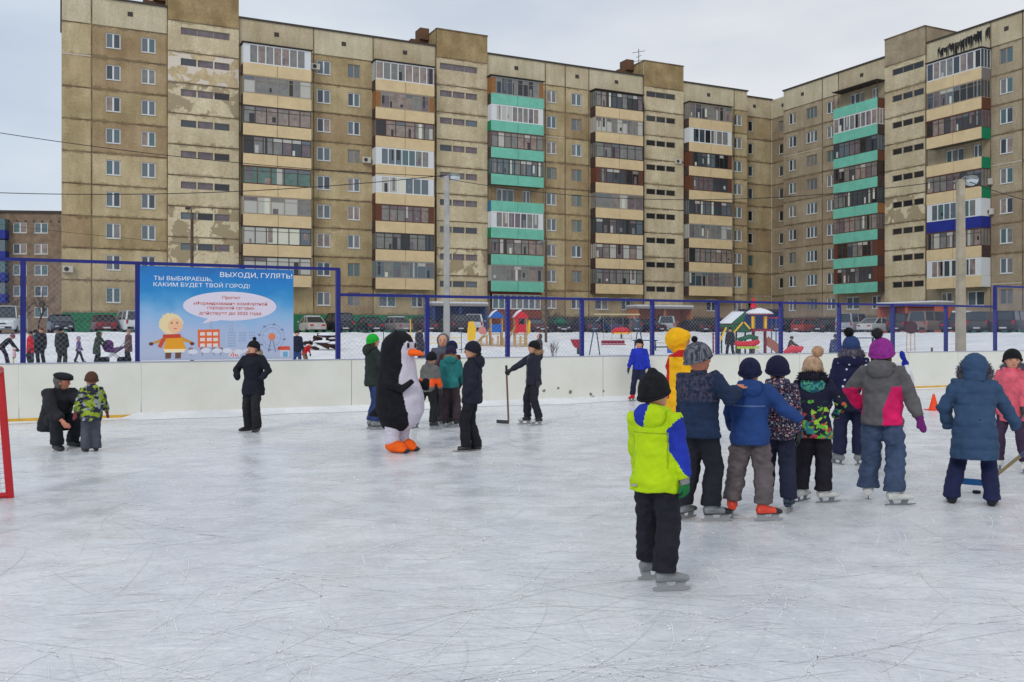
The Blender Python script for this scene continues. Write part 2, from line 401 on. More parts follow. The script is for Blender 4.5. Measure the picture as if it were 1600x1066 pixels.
for a, b in zip(low[:-1], low[1:]): chain(a + .05, b - .05, 1.06, 2.3).build('mesh_panel', wire, fence)
for a, b in zip(tall_r[:2], tall_r[1:3]): chain(a + .05, b - .05, 1.06, 2.9).build('mesh_panel', wire, fence)
# ================================================================ BANNER (a flat printed banner hung on the fence)
s0, s1 = sb(219, -.02), sb(460, -.02)
bz0, bz1 = 1.075, 2.86
ban = empty('banner', board_s(0) + ND * .1, math.atan2(.4387, .8986), 'large sky blue printed banner with white lettering and cartoon town tied to the fence', 'banner')
def banner_mat():
    m = bpy.data.materials.new('banner_print'); m.use_nodes = True; n = m.node_tree; p = n.nodes['Principled BSDF']; LK = n.links.new
    p.inputs['Roughness'].default_value = .45
    t = n.nodes.new('ShaderNodeTexCoord'); s = n.nodes.new('ShaderNodeSeparateXYZ'); LK(t.outputs['Object'], s.inputs[0])
    z = n.nodes.new('ShaderNodeTexNoise'); z.inputs['Scale'].default_value = 2.2; z.inputs['Detail'].default_value = 4; LK(t.outputs['Object'], z.inputs['Vector'])
    ml = n.nodes.new('ShaderNodeMath'); ml.operation = 'MULTIPLY_ADD'; ml.inputs[1].default_value = .5; LK(z.outputs['Fac'], ml.inputs[0]); LK(s.outputs['Z'], ml.inputs[2])
    mr = n.nodes.new('ShaderNodeMapRange'); mr.inputs['From Min'].default_value = bz0 + .25; mr.inputs['From Max'].default_value = bz1 + .25; LK(ml.outputs[0], mr.inputs['Value'])
    r = n.nodes.new('ShaderNodeValToRGB'); e = r.color_ramp.elements; e[0].position = 0; e[0].color = (*lin(178, 188, 212), 1); e[1].position = 1; e[1].color = (*lin(28, 108, 180), 1)
    for ps, c in ((.3, lin(172, 188, 220)), (.47, lin(140, 182, 222)), (.62, lin(82, 158, 212)), (.74, lin(34, 136, 202)), (.88, lin(22, 124, 198))):
        q = e.new(ps); q.color = (*c, 1)
    LK(mr.outputs[0], r.inputs['Fac']); LK(r.outputs['Color'], p.inputs['Base Color'])
    b = n.nodes.new('ShaderNodeBump'); b.inputs['Strength'].default_value = .6; b.inputs['Distance'].default_value = .03; LK(z.outputs['Fac'], b.inputs['Height']); LK(b.outputs[0], p.inputs['Normal'])
    return m
m_ = MB(); m_.box(s0, s1, -.032, -.026, bz0, bz1); m_.build('banner_sheet', banner_mat(), ban)
BW, BH = s1 - s0, bz1 - bz0
_lay = [0]
def bp(u, v): return (s0 + u * BW, bz1 - v * BH)          # u right, v down
def flat(name, poly_uv, col, lay=1):
    m_ = MB(); y = -.032 - .0015 * lay
    pts = [bp(u, v) for u, v in poly_uv]
    m_.prism([(a, b) for a, b in pts], (0, y, 0), (1, 0, 0), (0, 0, 1), (0, .001, 0))
    return m_.build(name, mat('print_%d_%d_%d' % col, lin(*col), .5), ban)
def ell(cu, cv, ru, rv, n=40, a0=0, a1=360): return [(cu + ru * math.cos(R(a0 + (a1 - a0) * i / n)), cv + rv * math.sin(R(a0 + (a1 - a0) * i / n))) for i in range(n)]
def text(body, u, v, h, width, col, lay=2, align='LEFT', bold=.0):
    c = bpy.data.curves.new('t', 'FONT'); c.body = body; c.size = 1; c.align_x = align; c.offset = bold; c.extrude = .0005; c.fill_mode = 'BOTH'
    o = bpy.data.objects.new('t', c); SC.collection.objects.link(o); dg = bpy.context.evaluated_depsgraph_get()
    me = bpy.data.meshes.new_from_object(o.evaluated_get(dg)); bpy.data.objects.remove(o)
    xs_ = [q.co.x for q in me.vertices]; wd = max(xs_) - min(xs_); x0 = min(xs_)
    X, Z = bp(u, v); sx_ = width * BW / wd; sz_ = h
    for q in me.vertices:
        q.co = Vector((X + ((q.co.x - x0) * sx_ if align == 'LEFT' else q.co.x * sx_), -.032 - .0015 * lay + q.co.z, Z + q.co.y * sz_))
    return link('lettering', me, mat('print_%d_%d_%d' % col, lin(*col), .5), ban)
# coordinates measured on the photographed banner (u,v in 0..1)
def BU(x): return (x - 105) / (1480 - 105)
def BVt(x, y):
    top = 75 + (x - 105) / 1375 * 50; bot = 955 - (x - 105) / 1375 * 10
    return (y - top) / (bot - top)
def T(body, x, y, x2, h, col=(240, 244, 250), bold=.0):
    text(body, BU(x), BVt(x, y), h, BU(x2) - BU(x), col, bold=bold)
T('ТЫ ВЫБИРАЕШЬ,', 222, 208, 728, .106, bold=.0)
T('КАКИМ БУДЕТ ТВОЙ ГОРОД!', 220, 266, 1068, .106, bold=.0)
T('ВЫХОДИ, ГУЛЯТЬ!', 800, 183, 1468, .13)
flat('speech_bubble', ell(BU(895), BVt(895, 455), .307, .158, 60), (222, 214, 230), 1)
flat('speech_bubble', [(BU(690), BVt(690, 570)), (BU(640), BVt(640, 615)), (BU(800), BVt(800, 585))], (222, 214, 230), 1)
oc = (196, 92, 72)
T('Проект', 820, 388, 982, .082, oc, .012); T('«Формирование комфортной', 562, 438, 1230, .082, oc, .012)
T('городской среды»', 686, 480, 1112, .082, oc, .012); T('действует до 2022 года', 614, 530, 1174, .082, oc, .012)
# a child in a fluffy hat (simple drawn figure), brick house, grey towers, wheel, tent, kiosk
def P(pts): return [(BU(x), BVt(x, y)) for x, y in pts]
def EL(x, y, rx, ry, n=24): return [(BU(x + rx * math.cos(2 * math.pi * i / n)), BVt(x, y + ry * math.sin(2 * math.pi * i / n))) for i in range(n)]
rnd = random.Random(4)
fl = [(370 + 105 * math.cos(2 * math.pi * i / 60) * (1 + rnd.uniform(-.08, .06)), 615 + 100 * math.sin(2 * math.pi * i / 60) * (1 + rnd.uniform(-.08, .06))) for i in range(60)]
flat('printed_figure', P(fl), (234, 214, 168), 1)
flat('printed_figure', EL(405, 635, 62, 68), (240, 190, 150), 2)
for x, y in ((375, 608), (422, 606)): flat('printed_figure', EL(x, y, 6, 9, 10), (60, 60, 70), 3)
flat('printed_figure', P([(392, 655), (420, 658), (416, 664), (396, 662)]), (180, 80, 70), 3)
flat('printed_figure', P([(335, 735), (460, 735), (500, 850), (300, 855)]), (232, 160, 40), 2)
flat('printed_figure', P([(340, 730), (200, 790), (210, 806), (345, 770)]), (200, 150, 70), 1)
flat('printed_figure', P([(455, 730), (560, 785), (550, 802), (455, 770)]), (200, 150, 70), 1)
for x in (200, 552): flat('printed_figure', EL(x, 800, 20, 16, 12), (110, 60, 60), 2)
flat('printed_figure', P([(300, 715), (450, 710), (455, 745), (300, 750)]), (200, 70, 50), 3)
flat('printed_figure', P([(290, 750), (325, 755), (285, 840), (255, 825)]), (205, 80, 55), 3)
flat('printed_figure', P([(300, 850), (500, 848), (480, 880), (320, 882)]), (245, 230, 190), 3)
for x in (345, 430): flat('printed_figure', P([(x - 25, 882), (x + 28, 880), (x + 22, 935), (x - 25, 938)]), (110, 80, 70), 2)
flat('printed_house', P([(600, 672), (795, 668), (797, 830), (604, 835)]), (226, 110, 60), 1)
for r0 in (695, 748, 800):
    for c0 in (622, 682, 738): flat('printed_house', P([(c0, r0), (c0 + 42, r0 - 1), (c0 + 42, r0 + 30), (c0, r0 + 31)]), (230, 215, 215), 2)
for x0, y0, x1, y1 in ((705, 595, 735, 668), (800, 625, 850, 835), (868, 690, 940, 835), (880, 600, 920, 690), (970, 690, 1040, 800), (1060, 690, 1120, 760)):
    flat('printed_tower', P([(x0, y0), (x1, y0), (x1, y1), (x0, y1)]), (168, 186, 216), 1)
    ng = max(2, int((x1 - x0) / 14))
    for i in range(ng):
        xx = x0 + (x1 - x0) * (i + .3) / ng
        yy = y0 + 8
        while yy < y1 - 8:
            flat('printed_tower', P([(xx, yy), (xx + 6, yy), (xx + 6, yy + 8), (xx, yy + 8)]), (122, 146, 186), 2) if (y1 - y0) < 150 else None
            yy += 24
for rr_, wd in ((118, 3), (88, 3)):
    for k in range(36):
        a = R(k * 10); b = R(k * 10 + 9)
        cx_, cy_ = 1275, 742
        flat('printed_wheel', P([(cx_ + q * math.cos(t), cy_ + q * math.sin(t)) for q, t in ((rr_, a), (rr_, b), (rr_ - wd, b), (rr_ - wd, a))]), (120, 132, 166), 1)
for k in range(8):
    a = R(k * 45 + 10); cx_, cy_ = 1275, 742; n_ = (-math.sin(a), math.cos(a))
    flat('printed_wheel', P([(cx_ + 30 * math.cos(a) + n_[0], cy_ + 30 * math.sin(a) + n_[1]), (cx_ + 118 * math.cos(a) + n_[0], cy_ + 118 * math.sin(a) + n_[1]), (cx_ + 118 * math.cos(a) - n_[0], cy_ + 118 * math.sin(a) - n_[1]), (cx_ + 30 * math.cos(a) - n_[0], cy_ + 30 * math.sin(a) - n_[1])]), (150, 160, 190), 1)
    flat('printed_wheel', P([(cx_ + 120 * math.cos(a) - 14, cy_ + 120 * math.sin(a) - 4), (cx_ + 120 * math.cos(a) + 14, cy_ + 120 * math.sin(a) - 4), (cx_ + 120 * math.cos(a) + 10, cy_ + 120 * math.sin(a) + 8), (cx_ + 120 * math.cos(a) - 10, cy_ + 120 * math.sin(a) + 8)]), (110, 120, 150), 2)
flat('printed_wheel', EL(1275, 738, 32, 32), (226, 130, 90), 3)
flat('printed_wheel', P([(1262, 770), (1270, 770), (1245, 880), (1235, 880)]), (130, 140, 170), 2); flat('printed_wheel', P([(1280, 770), (1288, 770), (1315, 880), (1305, 880)]), (130, 140, 170), 2)
flat('printed_kiosk', P([(1340, 830), (1440, 828), (1452, 862), (1325, 864)]), (214, 82, 60), 2); flat('printed_kiosk', P([(1350, 864), (1440, 862), (1440, 930), (1350, 932)]), (200, 205, 220), 1)
flat('printed_kiosk', P([(1380, 880), (1425, 878), (1425, 925), (1380, 927)]), (110, 170, 205), 2)
flat('printed_tent', P([(930, 850), (980, 905), (975, 925), (880, 928), (878, 905)]), (230, 225, 235), 1)
for dx in (-40, -15, 10, 32): flat('printed_tent', P([(930, 855), (930 + dx + 8, 922), (930 + dx - 4, 922)]), (205, 70, 60), 2)
rnd = random.Random(9)
for k in range(12):
    x = 560 + k * 50 + rnd.uniform(-15, 15)
    if k % 2 == 0: flat('printed_snow', EL(x, 880 + rnd.uniform(-15, 15), 45, 24, 16), (214, 218, 232), 3)
for x in (540, 640, 745, 805): flat('printed_bush', EL(x, 850, 22, 16, 9), (150, 120, 110), 2); flat('printed_bush', P([(x - 3, 850), (x + 3, 850), (x + 3, 910), (x - 3, 910)]), (130, 110, 100), 2)
# merge the little printed pieces into one mesh per motif
def merge_parts(parent, nm):
    obs = [c for c in parent.children if c.name.split('.')[0] == nm]
    if len(obs) < 2: return
    mats = []; mbm = MB()
    for ob in obs:
        mt = ob.data.materials[0]
        if mt not in mats: mats.append(mt)
        mbm.add([v.co for v in ob.data.vertices], [tuple(p.vertices) for p in ob.data.polygons], mats.index(mt))
    for ob in obs: bpy.data.objects.remove(ob)
    me = bpy.data.meshes.new(nm); me.from_pydata(mbm.V, [], mbm.F)
    for m in mats: me.materials.append(m)
    me.polygons.foreach_set('material_index', mbm.M)
    ob = bpy.data.objects.new(nm, me); COL.objects.link(ob); ob.parent = parent
for nm in ('speech_bubble', 'printed_figure', 'printed_house', 'printed_tower', 'printed_wheel', 'printed_kiosk', 'printed_tent', 'printed_snow', 'printed_bush'): merge_parts(ban, nm)
# ================================================================ APARTMENT BLOCKS
def wallmat(name, c1, c2, z0=6.2, vs=.35, peel=None, stain=.42):
    """pebble-dashed concrete: fine grit, broad weathering, dark sealant stains along the panel joints, optional peeled paint"""
    m = bpy.data.materials.new(name); m.use_nodes = True; n = m.node_tree; p = n.nodes['Principled BSDF']; LK = n.links.new
    p.inputs['Roughness'].default_value = .9; p.inputs['Specular IOR Level'].default_value = .15
    t = n.nodes.new('ShaderNodeTexCoord')
    def nz(scale, det, rg=.6, dist=0, sc=(1, 1, 1)):
        q = n.nodes.new('ShaderNodeMapping'); q.inputs['Scale'].default_value = sc; LK(t.outputs['Object'], q.inputs[0])
        z = n.nodes.new('ShaderNodeTexNoise'); z.inputs['Scale'].default_value = scale; z.inputs['Detail'].default_value = det; z.inputs['Roughness'].default_value = rg; z.inputs['Distortion'].default_value = dist
        LK(q.outputs[0], z.inputs['Vector']); return z.outputs['Fac']
    def ramp(f, a, b, ca, cb):
        r = n.nodes.new('ShaderNodeValToRGB'); r.color_ramp.elements[0].position = a; r.color_ramp.elements[1].position = b
        r.color_ramp.elements[0].color = (*ca, 1); r.color_ramp.elements[1].color = (*cb, 1); LK(f, r.inputs['Fac']); return r.outputs['Color']
    def mix(f, a, b, bt='MIX'):
        x = n.nodes.new('ShaderNodeMixRGB'); x.blend_type = bt
        for k, v in (('Fac', f), ('Color1', a), ('Color2', b)):
            if isinstance(v, float): x.inputs[k].default_value = v
            elif isinstance(v, tuple): x.inputs[k].default_value = (*v, 1)
            else: LK(v, x.inputs[k])
        return x.outputs['Color']
    base = ramp(nz(vs, 4), .35, .65, c1, c2)
    base = mix(1.0, base, ramp(nz(5.5, 3, .8), .3, .7, (.84, .84, .84), (1.19, 1.19, 1.18)), 'MULTIPLY')
    base = mix(1.0, base, ramp(nz(.9, 3, .6, 0, (1.5, 1.5, .25)), .35, .65, (.90, .89, .87), (1.06, 1.06, 1.06)), 'MULTIPLY')
    if peel:
        f = ramp(nz(.55, 6, .62, .4), .50, .515, (0, 0, 0), (1, 1, 1)); base = mix(f, base, peel)
    # sealant and damp stains hugging the horizontal joints
    sp = n.nodes.new('ShaderNodeSeparateXYZ'); LK(t.outputs['Object'], sp.inputs[0])
    def math_(op, a, b=None):
        x = n.nodes.new('ShaderNodeMath'); x.operation = op
        for i, v in enumerate((a, b)):
            if v is None: continue
            if isinstance(v, (int, float)): x.inputs[i].default_value = v
            else: LK(v, x.inputs[i])
        return x.outputs[0]
    fr = math_('FRACT', math_('DIVIDE', math_('SUBTRACT', sp.outputs['Z'], z0 - 28 - .5 * FH_), FH_))
    d = math_('ABSOLUTE', math_('SUBTRACT', fr, .5))            # 0 at a joint
    th = math_('MULTIPLY', math_('SUBTRACT', nz(1.1, 5, .75), .40), .45)
    f = math_('LESS_THAN', d, th)
    base = mix(math_('MULTIPLY', f, stain), base, lin(92, 74, 50))
    LK(base, p.inputs['Base Color'])
    b_ = n.nodes.new('ShaderNodeBump'); b_.inputs['Strength'].default_value = .35; b_.inputs['Distance'].default_value = .03; LK(nz(9, 3, .7), b_.inputs['Height']); LK(b_.outputs[0], p.inputs['Normal'])
    return m
FH_ = 2.8
def speck(name, c1, c2, vs=.35, **k): return wallmat(name, c1, c2, 6.2, vs, **k)
WALLS = [speck('panel_olive_a', lin(150, 132, 99), lin(176, 158, 123)), speck('panel_olive_b', lin(158, 142, 108), lin(187, 170, 135)), speck('panel_brown_c', lin(144, 123, 93), lin(168, 148, 117)), speck('panel_olive_d', lin(165, 149, 115), lin(191, 175, 142))]
WALLS_B = [speck('panel_grey_a', lin(144, 129, 108), lin(165, 151, 129), stain=.35), speck('panel_grey_b', lin(152, 138, 115), lin(174, 159, 135), stain=.35), speck('panel_grey_c', lin(139, 122, 101), lin(162, 146, 124), stain=.35)]
TOWERS = [wallmat('tower_cream_a', lin(183, 169, 139), lin(202, 189, 160), 7.5, stain=.4), wallmat('tower_cream_b', lin(173, 159, 129), lin(196, 182, 156), 7.5, stain=.4), wallmat('tower_worn', lin(178, 160, 125), lin(198, 181, 149), 7.5, peel=lin(209, 199, 185), stain=.4), wallmat('tower_worn_dark', lin(198, 183, 154), lin(208, 197, 168), 7.5, peel=lin(159, 145, 118), stain=.4)]
PARA = [wallmat('parapet_a', lin(180, 170, 142), lin(197, 186, 161), 0, stain=0.0), wallmat('parapet_b', lin(172, 158, 129), lin(191, 178, 152), 0, stain=0.0)]
PENT = wallmat('penthouse_brown', lin(137, 116, 82), lin(163, 143, 107), 0, .5, stain=0.0); PENT_B = wallmat('penthouse_grey', lin(145, 130, 109), lin(163, 149, 126), 0, .5, stain=0.0)
JOINT = mat('panel_joint', lin(98, 82, 64), .9, col2=lin(128, 112, 88), vs=.5, lo=.42, hi=.58)
JOINTW = mat('white_joint', lin(188, 176, 160), .9)
REV = mat('window_reveal', lin(150, 138, 112), .9)
WFR = mat('white_frame', lin(212, 214, 214), .5)
WFRO = mat('old_frame', lin(150, 138, 120), .7)
WFRB = mat('brown_frame', lin(92, 62, 48), .7)
WFRD = mat('dark_frame', lin(66, 60, 56), .7)
WFRG = mat('grey_frame', lin(140, 140, 136), .6)
def glass(name, col, r=.12, col2=None): return mat(name, col, r, spec=.6, col2=col2, vs=1.8)
PANES = [glass('pane_dark', lin(62, 70, 78)), glass('pane_mid', lin(92, 104, 112)), glass('pane_curtain', lin(128, 128, 124), .3, lin(108, 108, 106)), glass('pane_teal', lin(78, 104, 108)), glass('pane_light', lin(176, 176, 168), .3),
         glass('pane_pinkish', lin(150, 136, 128), .3, lin(118, 104, 98)), glass('pane_black', lin(36, 38, 42)), glass('pane_green', lin(92, 122, 112), .3, lin(74, 98, 92)), glass('pane_bright', lin(205, 205, 188), .2), glass('pane_mauve', lin(116, 104, 108), .3, lin(90, 82, 88))]
SLABG = mat('balcony_slab', lin(112, 104, 90), .9)
SNOWC = mat('snow_cap', lin(226, 229, 235), .7)
CREAM = mat('balcony_cream', lin(206, 184, 144), .8, var=.08, vs=1.2, detail=8); TEAL = mat('balcony_teal', lin(112, 184, 162), .75, var=.1, vs=1.2, detail=8)
BLUEP = mat('balcony_blue', lin(34, 46, 130), .6, var=.1, vs=1); GREENP = mat('balcony_green', lin(20, 122, 84), .6); GREYP = mat('balcony_grey', lin(120, 116, 112), .8)
REDW = mat('wood_red', lin(98, 60, 46), .7, var=.3, vs=4, sc=(6, 6, 1)); DARKB = mat('balcony_dark', lin(70, 56, 54), .8, var=.2, vs=3); WHITEP = mat('white_plastic', lin(206, 210, 212), .5)
ORWOOD = mat('wood_orange', lin(140, 98, 60), .7, var=.25, vs=3, sc=(6, 6, 1)); PLINTHG = mat('plinth_green', lin(46, 112, 78), .8, var=.15, vs=1.2); PLINTHD = mat('plinth_dark', lin(80, 74, 60), .9, var=.2, vs=1.2)
INSIDE = mat('interior_dark', lin(34, 32, 32), .9); BLUEPL = mat('balcony_lightblue', lin(60, 110, 150), .6)
Z0 = 3.4; FH = 2.8; ZR = 31.0
def zf(k): return 6.2 + FH * (k - 1) if k >= 1 else Z0
def solve(P0, D, N, px, off=0.0):
    """distance along the facade where the sight line of photo column px meets the plane `off` in front of it"""
    u = (px - CX) / F; q = P0 + N * off
    return (u * q.y - q.x) / (D.x - u * D.y)
class Block:
    def __init__(s, name, P0, D, N, label, cat='apartment block'):
        s.P0, s.D, s.N = P0, D, N; s.rz = math.atan2(D.y, D.x)
        s.root = empty(name, (P0.x, P0.y, 0), s.rz, label, cat); s.rnd = random.Random(hash(label) % 1000 if False else 17)
        s.joint = MB(); s.jw = MB(); s.n = 0; s.WL = WALLS
    def s_(s, px, off=0): return solve(s.P0, s.D, s.N, px, off)
    def wall(s, x0, x1, z0, z1, y, mats, opens=(), mi=None, mb=None, depth=.14):
        """wall sheet with real openings (x0,x1,z0,z1) and their reveals"""
        mb = mb or MB(); mi = s.rnd.randrange(len(mats)) if mi is None else mi
        X = sorted(set([x0, x1] + [v for o_ in opens for v in o_[:2]])); Z = sorted(set([z0, z1] + [v for o_ in opens for v in o_[2:4]]))
        for a, b in zip(X, X[1:]):
            for c, d in zip(Z, Z[1:]):
                if any(o_[0] <= a + 1e-6 and b - 1e-6 <= o_[1] and o_[2] <= c + 1e-6 and d - 1e-6 <= o_[3] for o_ in opens): continue
                mb.add([(a, y, c), (b, y, c), (b, y, d), (a, y, d)], [(0, 1, 2, 3)], mi)
        r = len(mats)
        for a, b, c, d in [o_[:4] for o_ in opens]:
            e = y + depth
            mb.add([(a, y, c), (b, y, c), (b, y, d), (a, y, d), (a, e, c), (b, e, c), (b, e, d), (a, e, d)], [(0, 4, 5, 1), (1, 5, 6, 2), (2, 6, 7, 3), (3, 7, 4, 0)], r)
        return mb
    def window(s, x0, x1, z0, z1, y, nsash=2, fr=None, panes=None, depth=.14, name='window', asym=True):
        fr = fr or WFR; t = .085; yy = y + depth; m = MB()
        m.box(x0, x1, yy - .05, yy, z0, z0 + t); m.box(x0, x1, yy - .05, yy, z1 - t, z1)
        m.box(x0, x0 + t, yy - .05, yy, z0 + t, z1 - t); m.box(x1 - t, x1, yy - .05, yy, z0 + t, z1 - t)
        ws = [1.0 / nsash] * nsash; xx = x0; cuts = [x0]
        for w_ in ws: xx += (x1 - x0) * w_; cuts.append(xx)
        for c in cuts[1:-1]: m.box(c - t * .8, c + t * .8, yy - .055, yy, z0 + t, z1 - t)
        if fr is WFR: m.box(x0 - .03, x1 + .03, y - .07, y + .02, z0 - .045, z0 - .005)
        f = m.build(name, fr, s.root)
        p = MB()
        for a, b in zip(cuts, cuts[1:]):
            if panes == 'dark': mi = 0 if s.rnd.random() < .6 else 6
            else: mi = s.rnd.choice((0, 0, 1, 1, 2, 2, 3, 5, 1) if panes is None else panes)
            p.add([(a, yy - .02, z0), (b, yy - .02, z0), (b, yy - .02, z1), (a, yy - .02, z1)], [(0, 1, 2, 3)], mi)
        p.build('pane', PANES, f)
        return f
    def jline(s, a, b, z, y, white=False, w=.11, d=.012):
        (s.jw if white else s.joint).box(a, b, y - d, y + .02, z - w / 2, z + w / 2)
    def jvert(s, x, z0, z1, y, white=False, w=.12, d=.016):
        (s.jw if white else s.joint).box(x - w / 2, x + w / 2, y - d, y + .02, z0, z1)
    def bay(s, x0, x1, wins, k0=0, k1=8, y=0.0, mats=None, par=True, skip=(), fr=None, panes=None, right_joint=True):
        """panel bay; wins = [(centre x, width, height, nsash)] on each floor"""
        mats = mats or s.WL; m = MB()
        for k in range(k0, k1 + 1):
            zb, zt = zf(k), zf(k + 1)
            if k == 0: zb = 1.5; 
            sill = (4.25 if k == 0 else zf(k) + .93)
            op = [(c - wd / 2, c + wd / 2, sill, sill + h) for c, wd, h, ns in wins] if k not in skip else []
            s.wall(x0, x1, zb, zt, y, mats, op, None, m)
            for (a, b, c, d), (_, _, _, ns) in zip(op, wins):
                if s.rnd.random() < .14: s.window(a, b, c, d, y, ns, WFRO, (1, 2, 3))
                else: s.window(a, b, c, d, y, ns, fr, panes)
            if k > 0: s.jline(x0, x1, zf(k), y, s.rnd.random() < .07)
        if par:
            s.wall(x0, x1, zf(9), ZR, y, PARA, [], None, m2 := MB()); m2.build('parapet_panel', PARA, s.root)
            s.jline(x0, x1, zf(9), y)
            cx_ = (x0 + x1) / 2
            v = MB(); v.box(cx_ - .22, cx_ + .22, y - .03, y + .0, 29.75, 30.15); 
            if x1 - x0 > 3: v.build('vent', WFRD, s.root)
        m.build('wall', mats + [REV], s.root)
        if right_joint: s.jvert(x1, 3.4, ZR, y)
    def tower(s, x0, x1, sx0, sx1, y=-.25, pent=True, zt=32.75, worn={}, dark=False, depthp=5.5, pm=None):
        """stair tower with ribbon windows at half landings and a penthouse above the roof"""
        m = MB(); zj = [29.9 - 2.8 * k for k in range(9)]
        W = sx1 - sx0
        for k, z in enumerate(zj):
            zb = z - 2.8 if k < 8 else 1.5
            op = []
            for q in range(3):
                g = .12
                a = sx0 + q * (W + g) / 3; op.append((a, a + (W + g) / 3 - g, z - 1.2, z - .55))
            if k == 0 : op = [(sx0, sx1, z - 1.2, z - .55)]
            s.wall(x0, x1, zb, z, y, TOWERS, op, worn.get(k, s.rnd.randrange(2)), m)
            for a, b, c, d in op:
                f = MB(); yy = y + .14; f.box(a, b, yy - .04, yy, c, c + .05); f.box(a, b, yy - .04, yy, d - .05, d)
                n_ = 3 if len(op) == 1 else 1
                for i in range(n_ + 1):
                    xx = a + (b - a) * i / n_; f.box(max(a, xx - .03), min(b, xx + .03), yy - .045, yy, c + .05, d - .05)
                fo = f.build('stair_window', WFRO if s.rnd.random() < .6 else WFRG, s.root)
                p = MB(); p.add([(a, yy - .02, c), (b, yy - .02, c), (b, yy - .02, d), (a, yy - .02, d)], [(0, 1, 2, 3)], 6 if dark else s.rnd.choice((0, 1, 6, 0)) if s.rnd.random() < .5 else 9)
                p.build('pane', PANES, fo)
            s.jline(x0, x1, z, y)
        # side returns of the slightly proud tower
        for x in (x0, x1): m.add([(x, y, 1.5), (x, 0, 1.5), (x, 0, zt), (x, y, zt)], [(0, 1, 2, 3)], 0)
        m.build('stair_wall', TOWERS + [REV], s.root)
        if pent:
            p = MB(); p.box(x0, x1, y, y + depthp, 29.9 + .04, zt); p.build('penthouse', pm or PENT, s.root)
            c = MB(); c.box(x0 - .05, x1 + .05, y - .06, y + depthp, zt + .003, zt + .12); c.build('penthouse_coping', JOINT, s.root)
            h = MB(); h.box(x0 - 1.9, x0 - .003, 2.2, 4.6, 30.9, 32.2); h.box(x0 - 1.0, x0 - .003, 1.9, 3.4, 32.2, 33.4); h.build('roof_vent_shaft', mat('brick_shaft', lin(104, 76, 56), .9), s.root)
        s.jvert(x0, 3.4, ZR, y + .1); s.jvert(x1, 3.4, zt if False else ZR, y + .1)
    def glazing(s, x0, x1, yf, yb, z0, z1, st, bal):
        """enclosed balcony glazing: frame bars in front with panes behind; sides too"""
        fr = {'W': WFR, 'D': WFRD, 'B': WFRB, 'G': WFRG, 'O': WFRO}[st[0]]
        rnd = s.rnd; n = int(st[1]) if len(st) > 1 else 7
        pal = {'c': (2, 4, 5, 2, 9), 'd': (0, 6, 9, 0, 1), 'g': (7, 3, 7), 'm': (0, 2, 5, 9, 6, 2), 'b': (8, 8, 1, 4, 8), 's': (1, 3, 1, 2), 'w': (4, 2, 4)}[st[2] if len(st) > 2 else 'm']
        side = st[3] if len(st) > 3 else 'g'                     # solid end panels: w white, r red wood, o orange wood, g none
        t = .075; f = MB(); p = MB(); e = 0.0
        if side in 'wro': e = .55
        sm = {'w': WHITEP, 'r': REDW, 'o': ORWOOD}.get(side)
        f.box(x0, x1, yf - .03, yf + .03, z0, z0 + t * 1.3); f.box(x0, x1, yf - .03, yf + .03, z1 - t * 1.6, z1)
        nn = n; xa, xb = x0 + e, x1 - e
        zm = z0 + (z1 - z0) * (.72 if st[0] in 'DBGO' else 0)
        for i in range(nn + 1):
            xx = xa + (xb - xa) * i / nn; wv = t * (1.25 if st[0] == 'W' else .9)
            f.box(max(x0, xx - wv / 2), min(x1, xx + wv / 2), yf - .035, yf + .03, z0 + t, z1 - t)
        if st[0] in 'DBGO': f.box(xa, xb, yf - .025, yf + .02, zm, zm + .035)
        fo = f.build('balcony_frame', fr, bal)
        run = rnd.choice(pal)
        for i in range(nn):
            a = xa + (xb - xa) * i / nn; b = xa + (xb - xa) * (i + 1) / nn
            if rnd.random() < .7: run = rnd.choice(pal)
            p.add([(a, yf + .005, z0), (b, yf + .005, z0), (b, yf + .005, z1 - .02), (a, yf + .005, z1 - .02)], [(0, 1, 2, 3)], run)
            if st[0] != 'W' and rnd.random() < .35:
                p.add([(a, yf - .002, zm), (b, yf - .002, zm), (b, yf - .002, z1 - .05), (a, yf - .002, z1 - .05)], [(0, 1, 2, 3)], rnd.choice((2, 4, 9, 1)))
            if rnd.random() < .55:                                  # a half drawn curtain or something leaning inside
                c0 = rnd.uniform(0, .55); c1 = c0 + rnd.uniform(.2, .45); zz0 = z0 + (0 if rnd.random() < .6 else rnd.uniform(.2, .6)); zz1 = z1 - .06 if rnd.random() < .6 else z0 + rnd.uniform(.5, 1.0)
                aa, bb = a + (b - a) * c0, a + (b - a) * min(1, c1)
                if zz1 > zz0 + .15: p.add([(aa, yf + .002, zz0), (bb, yf + .002, zz0), (bb, yf + .002, zz1), (aa, yf + .002, zz1)], [(0, 1, 2, 3)], rnd.choice((2, 4, 5, 6, 9, 8, 6)))
        for x in (x0, x1):
            if e:
                xa2, xb2 = (x0 + .001, x0 + e) if x == x0 else (x1 - e, x1 - .001)
                q = MB(); q.box(xa2, xb2, yf - .02, yf + .02, z0 + .06, z1 - .08); q.build('end_panel', sm, bal)
                q = MB(); q.box(x - .015, x + .015, yf + .03, yb, z0, z1); q.build('side_panel', sm, bal)
            else:
                p.add([(x, yf, z0), (x, yb, z0), (x, yb, z1), (x, yf, z1)], [(0, 1, 2, 3)], rnd.choice(pal))
        p.build('balcony_pane', PANES, bal)
        if side == 'g':
            for x in (x0, x1):
                f2 = MB()
                for i in range(1, 4): yy = yf + (yb - yf) * i / 3 - .03; f2.box(x - .03, x + .03, yy - .025, yy + .025, z0 + .05, z1 - .05)
                f2.box(x - .028, x + .028, yf + .03, yb, z0, z0 + .05); f2.box(x - .028, x + .028, yf + .03, yb, z1 - .05, z1)
                f2.build('side_frame', fr, bal)
